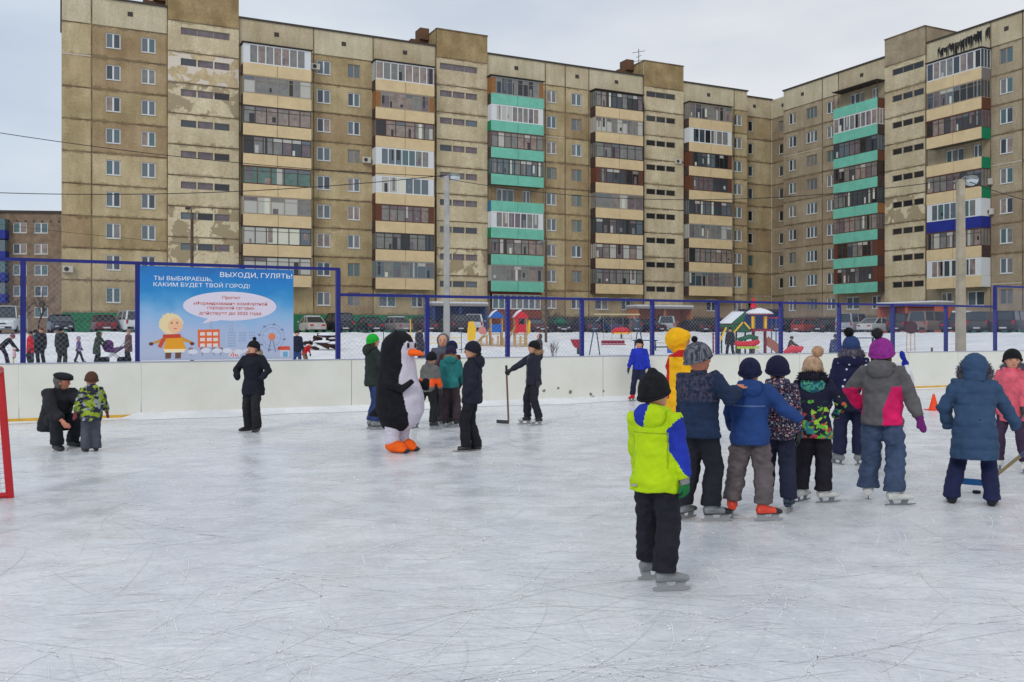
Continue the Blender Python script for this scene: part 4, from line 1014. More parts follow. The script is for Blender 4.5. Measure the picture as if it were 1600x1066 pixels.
    for s in (-1, 1):
        k1 = kn[s].lerp(an[s], .45)
        tr.tube([hj[s] + V(0, 0, .015 * H), hj[s].lerp(kn[s], .5), kn[s], k1, an[s] + V(0, 0, .028 * H), an[s] - V(0, 0, ((.012 if lift == 0 else -.006) if gather is None else gather) * H)],
                [.056 * H * b ** .5, .056 * H * b ** .8, .050 * H * b, .050 * H * b, .050 * H * b, .052 * H * b], 12)
    tme = remeshed(tr, vox, 3, legwr * 1.15 * H if not low else 0, 8 / H * 1.3, seed, fold=2.2)
    link('trousers', tme, tm, root)
    # footwear
    FL = .165 * H
    for s in (-1, 1):
        a = an[s]; d = fd[s]; side = V(d.y, -d.x, 0); zb = a.z - .05 * H
        sh_ = MB(); g = V(a.x, a.y, zb)
        high = .10 if foot != 'shoe' else .06
        sh_.tube([g + V(0, 0, .03 * H) - d * .005, a + V(0, 0, (high - .05) * H)], [(.036 * H, .04 * H), (.034 * H, .036 * H)], 12, flat=side)
        if foot == 'boot': sh_.tube([a, a.lerp(kn[s], .55)], [.04 * H, .047 * H], 12)
        sh_.tube([g - d * .26 * FL + V(0, 0, .024 * H), g + d * .1 * FL + V(0, 0, .03 * H), g + d * .5 * FL + V(0, 0, .022 * H), g + d * .74 * FL + V(0, 0, .016 * H)],
                 [(.026 * H, .024 * H), (.031 * H, .03 * H), (.031 * H, .021 * H), (.02 * H, .014 * H)], 12, flat=side)
        sm = remeshed(sh_, max(.006, vox * .6), 2)
        bo = link('skate' if foot in ('hockey', 'figure') else 'boot', sm, [bm_, shoem2 or bm_], root)
        if shoem2:
            for p_ in sm.polygons:
                c = p_.center; q = (c - g).dot(d) / FL; hz = (c.z - zb) / H
                if (foot != 'figure' and (q > .45 or hz < .012)) or (foot == 'figure' and hz < .008): p_.material_index = 1
        if foot in ('hockey', 'figure'):
            zt = zb + .004; bl = MB(); y0 = g - d * .3 * FL; y1 = g + d * .72 * FL
            th = .004 if foot == 'figure' else .006
            def PZ(q, zz): return (q * FL, zz)
            if foot == 'hockey':
                poly = [(-.28, zt), (-.2, zt - .045 * bk), (-.3, zt - .048 * bk), (-.36, zt - .058 * bk), (-.33, zt - .072 * bk), (.5, zt - .075 * bk), (.75, zt - .07 * bk), (.82, zt - .058 * bk), (.76, zt - .05 * bk), (.6, zt - .045 * bk), (.66, zt), (.38, zt), (.32, zt - .04 * bk), (.1, zt - .045 * bk), (.05, zt)]
            else:
                poly = [(-.22, zt), (-.14, zt - .05 * bk), (-.34, zt - .052 * bk), (-.36, zt - .068 * bk), (.6, zt - .07 * bk), (.8, zt - .06 * bk), (.86, zt - .045 * bk), (.74, zt - .05 * bk), (.5, zt - .05 * bk), (.56, zt), (.3, zt), (.26, zt - .045 * bk), (.0, zt - .052 * bk), (-.06, zt)]
            bl.prism([(q * FL, zz) for q, zz in poly], V(g.x, g.y, 0) - side * th, d, V(0, 0, 1), side * th * 2)
            bl.build('blade', HOLD if foot == 'hockey' else STEEL, bo)
            if foot == 'hockey':
                b2 = MB(); b2.prism([(q * FL, zz) for q, zz in ((-.3, zt - .066 * bk), (-.28, zt - .0735 * bk), (.72, zt - .0735 * bk), (.78, zt - .064 * bk))], V(g.x, g.y, 0) - side * .0015, d, V(0, 0, 1), side * .003); b2.build('runner', STEEL, bo)
    # jacket
    B_ = bulk; j = MB(); h0 = hip - V(0, 0, hem * H)
    j.tube([h0, h0.lerp(hip, .5), hip + u * .05 * H, hip + u * .13 * H, chest + u * .01 * H, chest + u * .06 * H, neck - u * .005 * H],
           [(.105 * H * B_ * hemw, .083 * H * B_ * hemw), (.107 * H * B_ * hemw, .085 * H * B_ * hemw), (.1 * H * B_, .078 * H * B_), (.1 * H * B_, .076 * H * B_), (.105 * H * B_, .078 * H * B_), (.095 * H * B_, .068 * H * B_), (.05 * H, .05 * H)], 18, flat=r)
    for s in (-1, 1):
        e1 = sh[s].lerp(el[s], .5); e2 = el[s].lerp(wr_[s], .5); q = armr
        j.tube([neck - u * .035 * H + r * s * .045 * H, sh[s] - u * .004 * H, e1, el[s], e2, wr_[s] - hdir[s] * .008 * H], [.043 * H, .045 * H * B_ ** .5 * q, .043 * H * q, .04 * H * q, .037 * H * q, .031 * H * q], 12)
    j.tube([neck - u * .02 * H, neck + u * .02 * H], [(.05 * H, .05 * H), (.046 * H, .05 * H)], 12)
    jme = remeshed(j, vox, 3, (.010 * H if wr is None else wr) if not low else 0, 7.5 / H * 1.3, seed + 40, fold=2.0)
    if quilt:
        sp_, dp_ = quilt
        nv = len(jme.vertices); co = np.empty(nv * 3); no = np.empty(nv * 3)
        jme.vertices.foreach_get('co', co); jme.vertices.foreach_get('normal', no); co = co.reshape(-1, 3); no = no.reshape(-1, 3)
        ds = (np.abs(np.sin(np.pi * (co[:, 2] - h0.z) / sp_)) ** .6 - .6) * dp_
        jme.vertices.foreach_set('co', (co + no * ds[:, None]).ravel()); jme.update()
    jo = link('jacket', jme, [jm] + (paintmats or []), root)
    if paint:
        for p_ in jme.polygons: p_.material_index = paint(p_.center / H, p_.normal)
    # gloves
    if gm and not nohands:
        for s in (-1, 1):
            g_ = MB(); nrm = V(-s, .25, 0) if abs(hdir[s].z) > .5 else V(0, 0, -1)
            hand_geo(g_, wr_[s], hdir[s], nrm, HS * 1.08, -s, curl, mitten, 1.2)
            g_.tube([wr_[s] - hdir[s] * .015 * H, wr_[s] + hdir[s] * .015 * H], [.027 * H, .025 * H], 10)
            gme = remeshed(g_, max(.0055, min(.014, Y * .0008)), 1)
            go = link('mitten' if mitten else 'glove', gme, [gm, cuffs or gm], root)
            if cuffs:
                for p_ in gme.polygons:
                    if (p_.center - wr_[s]).dot(hdir[s]) < .03 * HS: p_.material_index = 1
    # hood
    if hood == 'down':
        h_ = MB(); c = neck - f * .045 * H + u * .005 * H
        h_.ball(c - f * .02 * H - u * .02 * H, (.085 * H, .05 * H, .065 * H), 14, 10, mat3=rl)
        ring = [neck + u * .02 * H + (r * math.cos(t) * .062 - f * math.sin(t) * .07 + u * (-.012 + .012 * math.sin(t))) * H for t in [R(-25 + 230 * i / 12) for i in range(13)]]
        h_.tube(ring, [.022 * H] * 13, 10)
        ho = link('hood', remeshed(h_, vox * .9, 3, .004 * H, 18, seed + 7), [hoodm or jm] + (paintmats or []), root)
        if paint:
            for p_ in ho.data.polygons: p_.material_index = paint(p_.center / H, p_.normal, True)
        if furm:
            fm_ = MB(); fur(fm_, [p_ + u * .012 * H - f * (.008 + (furd - .03) * .6) * H for p_ in ring], furd * H, rnd, 900 if Y < 12 else 350, .03 * H, True); fm_.build('fur_trim', furm, root)
    if hood == 'up':
        h_ = MB(); h_.ball(hc + hu * .05 * hh - hf * .2 * hh, (.49 * hh * hatr, .54 * hh * hatr, .56 * hh * hatr), 18, 12, mat3=M3)
        h_.tube([hc - hu * .3 * hh - hf * .12 * hh, neck - u * .01 * H - f * .01 * H], [(.42 * hh, .42 * hh), (.44 * hh, .36 * hh)], 14, flat=hr_)
        if peakh: h_.ball(hc + hf * .02 * hh + hu * .24 * hh, (.42 * hh, .5 * hh, .34 * hh), 14, 9, mat3=M3)
        hme = remeshed(h_, vox * .9, 3, .004 * H, 16, seed + 7)
        link('hood', hme, hoodm or jm, root)
        if furm:
            ring = [hc + hf * (.33 if furr < 1.2 else .12) * hh + (hr_ * math.cos(t) * .40 + hu * math.sin(t) * .5) * hh * furr for t in [R(-70 + 320 * i / 20) for i in range(21)]]
            fm_ = MB(); fur(fm_, ring, .13 * hh, rnd, 1200 if Y < 12 else 400, .14 * hh); fm_.build('fur_trim', furm, root)
    if scarf:
        s_ = MB(); s_.tube([neck + u * .0 * H, neck + u * .028 * H], [(.06 * H, .062 * H), (.052 * H, .056 * H)], 14, flat=r)
        link('scarf', remeshed(s_, vox * .8, 2, .004 * H, 20, seed), scarf, root)
    # headwear
    if hat in ('beanie', 'pompom', 'peak'):
        h_ = MB(); hs = hatr
        h_.ball(hc + hu * .09 * hh - hf * .04 * hh, (.43 * hh * hs, .49 * hh * hs, (.5 + tall) * hh * hs), 20, 14, mat3=M3)
        if tall: h_.ball(hc + hu * (.42 + tall) * hh - hf * .1 * hh, (.2 * hh, .22 * hh, .3 * hh), 12, 8, mat3=M3)
        hme = remeshed(h_, max(.007, vox * .7), 1)
        # keep only the cap part: cut away below the brow line
        bm = bmesh.new(); bm.from_mesh(hme)
        pl = hc - hu * .03 * hh; nn_ = (hu * 1.0 + hf * -.36).normalized()
        bmesh.ops.bisect_plane(bm, geom=bm.verts[:] + bm.edges[:] + bm.faces[:], plane_co=pl, plane_no=nn_, clear_inner=True)
        bmesh.ops.holes_fill(bm, edges=[e for e in bm.edges if e.is_boundary]); bm.to_mesh(hme); bm.free(); hme.shade_smooth()
        k = max(0, 0)
        ho = link('hat', hme, hm, root)
        rim = MB(); cr = hc - hu * .015 * hh - hf * .04 * hh
        rp_ = [cr + (hr_ * math.cos(t) * .425 * hs + hf * math.sin(t) * .455 * hs + hu * (.165 * math.sin(t))) * hh for t in [2 * math.pi * i / 24 for i in range(25)]]
        rim.tube(rp_, .045 * hh, 8); rim.build('hat_rim', hm, ho, smooth=True)
        if hat == 'pompom':
            pm_ = MB(); pr = (pm[1] if pm and len(pm) > 1 else .2) * hh; po = (pm[2] if pm and len(pm) > 2 else (0, 0))
            pom(pm_, hc + hu * (.58 * hh * hs + pr * .6) + hr_ * po[0] * hh - hf * (.1 - po[1]) * hh, pr, rnd, 420 if Y < 12 else 120); pm_.build('pompom', pm[0] if pm else hm, ho)
        if hat == 'peak':
            v = MB(); c = hc + hu * .13 * hh + hf * .36 * hh
            pts = [(math.cos(t) * .34 * hh, math.sin(t) * .44 * hh) for t in [math.pi * i / 10 for i in range(11)]]
            v.prism(pts, c - hu * .02 * hh, hr_, hf - hu * .15, hu * .035 * hh); v.build('peak', hm, ho)
    if hat == 'flatcap':
        h_ = MB(); h_.ball(hc + hu * .33 * hh + hf * .02 * hh, (.47 * hh, .56 * hh, .17 * hh), 20, 12, mat3=M3); h_.ball(hc + hu * .26 * hh - hf * .02 * hh, (.41 * hh, .46 * hh, .17 * hh), 18, 10, mat3=M3)
        h_.ball(hc + hu * .22 * hh + hf * .44 * hh, (.27 * hh, .17 * hh, .05 * hh), 14, 8, mat3=M3)
        link('hat', remeshed(h_, .008, 2), hm, root)
    return dict(root=root, hc=hc, hh=hh, wr=wr_, hd=hdir, M3=M3, H=H, sh=sh, loc=loc, Y=Y, neck=neck, u=u, r=r, f=f, yw=yw)
def world(pd, v): return pd['loc'] + Matrix.Rotation(pd['yw'], 3, 'Z') @ v
# ---- fabrics
BLK = cloth('black', (34, 34, 38)); NAVYB = cloth('navy_black', (26, 28, 44)); NVY = cloth('navy', (28, 34, 62)); KNB = mat('knit_black', lin(24, 24, 28), .95, var=.3, vs=20, bump=.8, bs=60)
GREYK = mat('knit_grey', lin(92, 96, 106), .95, var=.3, vs=20, bump=.8, bs=60); KNN = mat('knit_navy', lin(26, 30, 60), .95, var=.3, vs=20, bump=.8, bs=60)
BROWNF = mat('fur_brown', lin(150, 120, 92), .95, var=.4, vs=30); GREYF = mat('fur_grey', lin(96, 92, 104), .95, var=.45, vs=25); DKF = mat('fur_dark', lin(32, 32, 46), .95, var=.4, vs=25)
BLKLEA = mat('leather_black', lin(28, 28, 30), .45, spec=.5); WHLEA = mat('leather_white', lin(204, 204, 200), .45, spec=.5); GRLEA = mat('plastic_grey', lin(126, 129, 132), .45, var=.15, vs=9, spec=.5)
HAIRB = mat('hair_brown', lin(84, 62, 48), .8, var=.3, vs=30)
BLKGRN = cloth('dark_green', (38, 48, 44)); JEANS = cloth('jeans', (44, 62, 110)); REDS = mat('boot_red', lin(205, 40, 44), .45)
rnd0 = random.Random(1)
# crouching man and the child in front of him
PG = 'people on the ice'
person(97, 700, 1.74, -150, 'man in black coat and flat cap crouching beside a small child', PG, jm=cloth('coat_black', (36, 37, 42)), tm=cloth('trouser_black', (34, 36, 42)), hm=mat('cap_black', lin(24, 24, 28), .8), hat='flatcap', bm_=BLKLEA,
       hh=.138, pelvis=.18, hipy=-.12, lean=20, armL=(-.10, .22, .25), armR=(.12, .20, .24), elbL=(-.8, -.4, -.3), elbR=(.8, -.4, -.3), footL=(-.10, -.02, 10, 0), footR=(.10, .10, -12, 0), kneeL=(-.35, 1, .5), kneeR=(.3, 1, .8), hem=.05, bulk=1.22,
       gm=None, skinm=SKINR, hairm=mat('hair_grey', lin(96, 92, 90), .8), hy=-40, hp=4, armr=1.15)
CAMO = cells('camo_green', [(140, 160, 44), (44, 46, 66), (96, 118, 40), (150, 158, 170), (50, 52, 72), (40, 42, 58), (150, 170, 56)], 22, sc=(1, 1, 1.5))
person(143, 705.5, 1.05, 12, 'small child in green and yellow patterned jacket with grey trousers seen from behind', PG, jm=CAMO, tm=cloth('grey_pants', (74, 76, 88)), hm=mat('knit_brown', lin(86, 58, 46), .95, bump=.8, bs=60), hat='beanie', bm_=BLKLEA, hood='down',
       hh=.19, gm=mat('mitten_maroon', lin(120, 56, 66), .9), mitten=True, hem=.12, bulk=1.25, tb=1.3, armL=(-.23, .02, .36), armR=(.24, .05, .36), footL=(-.065, 0, 8, 0), footR=(.06, .02, -8, 0), armr=1.2, hp=-6)
# person in long black coat
person(396, 674, 1.50, 150, 'person in long black coat and bobble hat standing with hands in pockets before the banner', PG, jm=cloth('coat_ink', (24, 26, 38)), tm=BLK, hm=KNB, hat='pompom', pm=(KNB, .17), bm_=BLKLEA,
       hh=.15, hem=.13, hemw=1.08, bulk=1.12, armL=(-.13, .10, .56), armR=(.13, .10, .56), elbL=(-1, -.3, -.3), elbR=(1, -.3, -.3), footL=(-.06, .03, 12, 0), footR=(.08, -.04, -25, 0), hood='down', furm=mat('fur_cream', lin(168, 150, 130), .95), hy=20, hairm=HAIRB, nohands=True, scarf=mat('scarf_dark', lin(60, 24, 34), .9))
# green hat youth behind the penguin
person(583, 671, 1.56, -75, 'youth in dark hooded coat and bright green hat standing behind the penguin costume', PG, jm=BLKGRN, tm=JEANS, hm=mat('knit_green', lin(30, 170, 50), .9, var=.2, vs=20, bump=.7, bs=60), hat='beanie', bm_=GRLEA, shoem2=BLKLEA, foot='hockey',
       hh=.145, hem=.10, hood='down', bulk=1.1, gm=BLKLEA, armL=(-.12, .1, .5), armR=(.12, .16, .55), hairm=HAIRB)
person(692, 667, 1.62, 160, 'person in grey hooded jacket standing at the back of the group', PG, jm=cloth('hoodie_grey', (82, 84, 98)), tm=BLK, hat=None, hood='up', hoodm=cloth('hoodie_grey2', (92, 92, 96)), bm_=BLKLEA, hh=.145, gm=None, armR=(.1, .14, .62), armL=(-.12, .08, .5), Y=16.6, hy=-15, hairm=HAIRB)
person(668, 672, 1.24, -38, 'boy in grey jacket with orange patches and black hat skating', PG, jm=cloth('jacket_grey', (104, 102, 100)), paintmats=[cloth('orange_patch', (236, 88, 34))], paint=lambda c, n, h=False: 1 if (.57 < c.z < .68 and abs(c.x) > .075 and not h) else 0,
       tm=BLK, hm=KNB, hat='beanie', bm_=BLKLEA, foot='hockey', shoem2=GRLEA, hh=.165, gm=BLKLEA, lean=8, roll=4, footL=(-.16, -.1, 8, 0), footR=(.04, .06, -20, 0), armR=(.13, .12, .47), armL=(-.14, .02, .45), hem=.06, hy=-10)
person(697, 669, 1.46, -30, 'child in dark maroon jacket leaning in between the teal jacket and grey hood', PG, jm=cloth('maroon', (66, 34, 38)), tm=BLK, hm=KNN, hat='beanie', bm_=BLKLEA, foot='hockey', hh=.155, gm=BLKLEA, lean=22, Y=16.1, armL=(-.1, .2, .56), armR=(.16, .06, .36), hem=.06)
person(703, 667.5, 1.33, -12, 'child in teal jacket with brown fur collar and brown trousers', PG, jm=cloth('teal', (36, 112, 112)), tm=cloth('brown_pants', (62, 50, 54)), hm=mat('knit_violet', lin(44, 38, 62), .95, bump=.8, bs=60), hat='beanie', bm_=BLKLEA, foot='hockey', hh=.165, gm=BLKLEA,
       lean=12, hood='down', furm=BROWNF, bulk=1.12, tb=1.2, hem=.06, armL=(-.1, .16, .52), armR=(.12, .16, .52), footL=(-.08, 0, 20, 0), footR=(.09, 0, -25, 0), hy=8)
person(738, 705, 1.50, 80, 'boy in black hooded jacket and peaked cap standing in profile', PG, jm=cloth('ink_jacket', (32, 33, 48)), tm=cloth('ink_pants', (26, 27, 34)), hm=mat('cap_navy', lin(26, 26, 38), .85), hat='peak', bm_=BLKLEA, shoem2=mat('sole_white', lin(190, 188, 184), .6), foot='shoe',
       hh=.158, hem=.09, hood='down', bulk=1.12, gm=None, nohands=True, armL=(-.12, .04, .50), armR=(.12, .03, .50), elbL=(-.5, -1, 0), elbR=(.5, -1, 0), footL=(-.04, .05, 5, 0), footR=(.05, -.03, -8, 0), tb=.95, armr=1.1)
pk = person(834, 664, 1.42, 112, 'boy in dark tracksuit and fur hood holding a hockey stick at arm length', PG, jm=cloth('track_navy', (40, 40, 54)), paintmats=[mat('piping_white', lin(150, 150, 156), .7)], paint=lambda c, n, h=False: 1 if (not h and ((abs(c.x - .02) < .006 and c.z > .5 and n.y > 0) or (abs(c.z - .56) < .006 and .03 < c.x < .09 and n.y > 0))) else 0, tm=cloth('track_pants', (34, 34, 44)), hm=KNB, hat='beanie', bm_=BLKLEA, shoem2=mat('skate_white', lin(190, 192, 190), .5), foot='hockey',
       hh=.158, hem=.07, hood='down', furd=.045, furm=BROWNF, bulk=1.12, gm=BLKLEA, armR=(.20, .27, .60), armL=(-.13, 0, .46), elbR=(.3, -.2, -1), footL=(-.09, -.03, 15, 0), footR=(.08, .05, -5, 0), curl=1.3, hy=8)
person(999, 627, 1.42, 172, 'boy in bright blue jacket with red skates standing near the boards', PG, jm=cloth('royal_blue', (32, 50, 170)), tm=cloth('indigo_pants', (32, 36, 62)), hm=KNB, hat='beanie', bm_=REDS, foot='hockey', hh=.155, gm=BLKLEA, quilt=(.09, .012), armL=(-.17, .03, .47), armR=(.18, .03, .47), footL=(-.06, .02, 25, 0), footR=(.11, 0, -25, 0), hem=.05, hy=12, hairm=HAIRB)
# ---- the neon jacket boy in the foreground
NEON = cloth('neon', (176, 208, 14), var=.08); NBLUE = cloth('neon_blue', (30, 50, 160))
def neon_paint(c, n, hoodf=False):
    if not hoodf and n.y < .2 and (abs(c.z - .765) < .0035 and abs(c.x) < .09): return 2
    if not hoodf and n.y < .2 and abs(abs(c.x) - .088) < .0035 and .60 < c.z < .76: return 2
    if hoodf: return 1 if c.x < -.012 + .25 * (c.z - .83) else 0
    if c.x > .085 and c.z > .60 - (c.x - .15) * 1.4 and c.z > .63 - (c.x - .085) * 1.5 and c.z < .80 + (c.x - .1): return 1
    return 0
neon = person(1023, 917, 1.275, -22, 'boy in neon yellow jacket with blue shoulder and dark hat standing alone on grey skates', PG, jm=NEON, paintmats=[NBLUE, cloth('neon_seam', (142, 168, 20))], paint=neon_paint, tm=cloth('neon_trousers', (28, 28, 38), var=.3), hm=KNB, hat='beanie', bm_=GRLEA, foot='hockey', grey=None,
       hh=.168, hem=.085, bulk=1.10, hemw=1.10, tb=1.22, hood='down', gm=mat('glove_green', lin(24, 110, 56), .85, bump=.5, bs=60), cuffs=mat('cuff_grey', lin(130, 130, 132), .9, bump=.6, bs=60), armR=(.165, .0, .435), armL=(-.12, .10, .50), elbR=(.8, -.5, 0), elbL=(-.4, -1, 0),
       footL=(-.075, .10, -42, 0), footR=(.07, -.05, -52, 0), vox=.0085, hy=18, hatr=1.06, armr=1.12, curl=.9, legwr=.009, tall=.07)
rt = neon['root']; Hn = neon['H']
m_ = MB(); m_.box(-.085 * Hn, -.05 * Hn, -.103 * Hn, -.100 * Hn, .505 * Hn, .518 * Hn); m_.build('reflective_tag', mat('tag_grey', lin(160, 160, 150), .4), rt, bevel=.003)
# ---- the group on the right
SPK = cells('speckled_navy', [(30, 36, 58), (58, 58, 78), (26, 42, 70), (72, 66, 84)], 60, ztop=None)
TWOT = cloth('navy_teal', (26, 42, 70))
person(1092, 815, 1.46, -34, 'boy in navy jacket and grey ribbed bobble hat resting a hand on his neighbour', PG, jm=TWOT, paintmats=[SPK], paint=lambda c, n, h=False: 1 if c.z > .70 and abs(c.x) < .13 or h else 0, tm=cloth('black_pants2', (30, 31, 40)),
       hm=mat('knit_striped', lin(60, 62, 72), .95, col2=lin(120, 124, 134), vs=9, sc=(6, 6, .4), lo=.46, hi=.54, bump=.8, bs=40), hat='pompom', pm=(KNB, .13, (0, -.08)), bm_=GRLEA, shoem2=BLKLEA, foot='hockey', hh=.16, hem=.07, bulk=1.2, hemw=1.05, armr=1.12, hood=None,
       gm=None, armR=(.19, .11, .735), armL=(-.14, .05, .48), elbR=(.8, -.6, -.8), footL=(-.09, -.03, 0, 0), footR=(.05, .05, -38, 0), quilt=(.055, .008), curl=.35, hatr=1.12, vox=.01, tb=1.15, skinm=SKINR, hy=28)
person(1172, 812, 1.33, -6, 'boy in plain blue jacket and grey trousers with red and white skates', PG, jm=cloth('mid_blue', (32, 62, 118), var=.12), paintmats=[mat('seam_pale', lin(92, 110, 150), .6)], paint=lambda c, n, h=False: 1 if not h and n.y < 0 and abs(c.z - .735) < .0035 and abs(c.x) < .1 else 0, tm=cloth('taupe_pants', (96, 88, 90)), hm=KNN, hat='beanie', bm_=mat('skate_red', lin(222, 68, 40), .45, spec=.5), shoem2=BLKLEA, foot='hockey', hh=.165, hem=.075, bulk=1.2, tb=1.25, hood='down',
       gm=None, armR=(.32, .06, .60), armL=(-.12, .12, .52), elbR=(.3, -.6, -.8), elbL=(-.6, -.6, -.2), footL=(-.12, .06, 5, 0), footR=(.085, -.02, -62, 0), vox=.01, armr=1.15, gather=-.022, legwr=.011, scarf=mat('scarf_pink', lin(186, 84, 92), .9), nohands=True)
MULTI = cells('multi_dark', [(180, 110, 120), (70, 96, 140), (120, 120, 130), (196, 180, 176), (96, 60, 84)], 52, base=(36, 34, 52), dots=.42)
person(1215, 800, 1.33, 2, 'child in dark speckled print jacket with blue striped skates at centre of the row', PG, jm=MULTI, tm=cloth('steel_navy', (34, 38, 60)), hm=mat('knit_indigo', lin(28, 26, 56), .95, bump=.8, bs=60), hat='beanie', bm_=mat('skate_slate', lin(62, 82, 108), .5, col2=lin(26, 28, 38), vs=12, sc=(1, 1, 5), lo=.48, hi=.52), shoem2=BLKLEA, foot='hockey', hh=.165, hem=.07, bulk=1.12, hood='down',
       gm=BLKLEA, armL=(-.14, .08, .5), armR=(.14, .03, .44), footL=(-.075, .12, 5, .02), footR=(.07, -.02, -15, 0), vox=.01, hatr=1.1, tb=1.15)
FLOR = cells('floral_green', [(96, 170, 60), (36, 60, 60), (170, 60, 70), (50, 120, 130), (150, 190, 60), (30, 30, 44), (190, 90, 60)], 26, ztop=(.84, (26, 28, 52), .22), sc=(1, 1, 1.2))
person(1270, 786, 1.33, 0, 'girl in floral jacket fading from green hem to dark top with beige bobble hat', PG, jm=FLOR, furd=.048, tm=cloth('black_pants3', (28, 26, 36)), hm=mat('knit_beige', lin(176, 146, 118), .95, var=.25, vs=20, bump=.9, bs=50), hat='pompom', pm=(mat('pom_beige', lin(188, 150, 118), .95), .27, (.2, .0)), bm_=WHLEA, shoem2=None, foot='figure',
       hh=.165, hem=.10, hemw=1.12, bulk=1.14, hood='down', hoodm=cells('floral_hood', [(60, 150, 140), (40, 90, 110), (90, 170, 130)], 40), furm=DKF, nohands=True, armL=(-.13, .1, .56), armR=(.15, .1, .56), elbR=(1, -.3, -.3), elbL=(-1, -.3, -.3), footL=(-.085, .0, -30, 0), footR=(.07, 0, -58, 0), vox=.01, tb=1.2)
STAR = cells('star_navy', [(200, 204, 222)], 13, base=(26, 30, 62), dots=.22, ztop=(.80, (26, 30, 62), -.001)) if False else cells('star_navy', [(206, 210, 226), (190, 196, 220)], 12, base=(24, 28, 60), dots=.19)
person(1330, 727, 1.52, 4, 'child in navy jacket with white stars and dark bobble hat', PG, jm=STAR, paintmats=[cloth('deep_navy', (22, 26, 46))], paint=lambda c, n, h=False: 1 if c.z < .60 and abs(c.x) < .125 and not h else 0, tm=cloth('indigo2', (28, 32, 60)), hm=mat('knit_denim', lin(46, 66, 110), .95, bump=.8, bs=60), hat='pompom', pm=(KNB, .27, (-.12, 0)), bm_=GRLEA, foot='figure',
       hh=.158, hem=.12, bulk=1.15, furd=.042, hood='down', furm=GREYF, gm=NVY, mitten=True, armL=(-.16, .03, .48), armR=(.16, .03, .48), footL=(-.09, 0, 35, 0), footR=(.06, .02, -35, 0), tb=1.15)
PINK = cloth('raspberry', (206, 24, 92)); GRYJ = cloth('grey_jacket', (92, 90, 92))
def pink_paint(c, n, h=False):
    if h: return 0
    if c.z < .74 and .075 - .05 * min(1, (.74 - c.z) * 7) < c.x < .125 and n.y < .6: return 1
    if c.x < -.105 and .56 < c.z < .72: return 1
    return 0
person(1378, 788, 1.50, -12, 'girl in grey and raspberry pink jacket with purple bobble hat and blue trousers', PG, jm=GRYJ, paintmats=[PINK], paint=pink_paint, tm=cloth('slate_blue', (62, 78, 106)), hm=mat('knit_purple', lin(142, 46, 136), .95, var=.25, vs=20, bump=.9, bs=50), hat='pompom', pm=(mat('pom_dark', lin(46, 42, 50), .95), .25, (-.15, -.05)), bm_=WHLEA, foot='figure',
       hh=.155, hem=.06, bulk=1.18, hood='down', gm=mat('mitten_purple', lin(110, 34, 108), .9, bump=.6, bs=60), mitten=True, armR=(.235, .04, .45), armL=(-.15, .09, .56), elbL=(-1, -.5, -.2), footL=(-.10, .08, 12, 0), footR=(.075, -.02, -52, 0), vox=.01, hatr=1.12, tb=1.22, hairm=HAIRB, armr=1.1, legwr=.011)
pu = person(1519, 788, 1.50, 0, 'girl in long blue quilted coat and fur hood bending over the puck with a stick', PG, jm=cloth('petrol_coat', (50, 74, 104), var=.12), tm=cloth('navy_leggings', (30, 36, 72)), hat='beanie', hm=mat('knit_lightgrey', lin(150, 150, 152), .95), hatr=1.05, bm_=mat('snowboot', lin(30, 32, 40), .7), foot='boot',
       hh=.155, pelvis=.485, hipy=-.03, hipx=.015, lean=24, hem=.20, hemw=1.1, bulk=1.17, hood='up', furm=GREYF, furr=1.42, gm=None, nohands=True, armR=(.30, .12, .38), armL=(-.13, .08, .46), elbR=(1, -.5, .3), elbL=(-1, -.7, -.1), footL=(-.115, -.0, 6, 0), footR=(.11, .0, -6, 0), quilt=(.1, .012), vox=.01, hp=-22, armr=1.05)
person(1582, 737, 1.36, 160, 'girl in pink jacket and black hat with white figure skates at the right edge', PG, jm=cloth('coral_pink', (216, 96, 112)), tm=cloth('plum_leggings', (58, 44, 66)), hm=KNB, hat='beanie', bm_=WHLEA, foot='figure', hh=.16, hem=.13, bulk=1.2, hood='down', furm=GREYF, gm=BLKLEA, armL=(-.12, .1, .5), armR=(.16, .03, .46), footL=(-.1, 0, 10, 0), footR=(.1, .03, -15, 0), tb=.9, hatr=1.08, hy=-30)
# adult in yellow hooded costume
YEL = cloth('costume_yellow', (236, 176, 20), var=.1); YRED = cloth('costume_red', (196, 30, 32))
person(1064, 712, 1.66, -86, 'person in yellow hooded costume with red edging behind the ribbed grey bobble hat', PG, jm=YEL, paintmats=[YRED], paint=lambda c, n, h=False: 1 if c.z > .45 and (c.y < -.095 or (.775 < c.z < .83)) else 0, tm=YRED, hat=None, hood='up', hatr=1.12, peakh=1, hoodm=YEL, bm_=BLKLEA, foot='shoe', hh=.155, hem=.2, bulk=1.45, armr=1.3, gm=None, armL=(-.13, .08, .5), armR=(.13, .08, .5), skinm=SKINR, hy=6)
# white snowman costume with blue mitten
SNW = cloth('costume_white', (214, 214, 218), var=.06)
person(1381, 741, 1.50, 178, 'person in white costume with blue hat and raised blue mitten behind the purple hat', PG, jm=SNW, tm=SNW, hm=mat('knit_blue', lin(28, 48, 150), .95, bump=.6, bs=50), hat='beanie', bm_=SNW, hh=.16, hem=.22, hemw=1.1, bulk=1.25, gm=mat('mitten_blue', lin(26, 44, 150), .9, bump=.6, bs=50), mitten=True, armL=(-.15, .12, .84), armR=(.12, .05, .5), elbL=(-.4, .3, -1), tb=1.2, scarf=mat('scarf_blue', lin(28, 48, 150), .9), hatr=1.0)
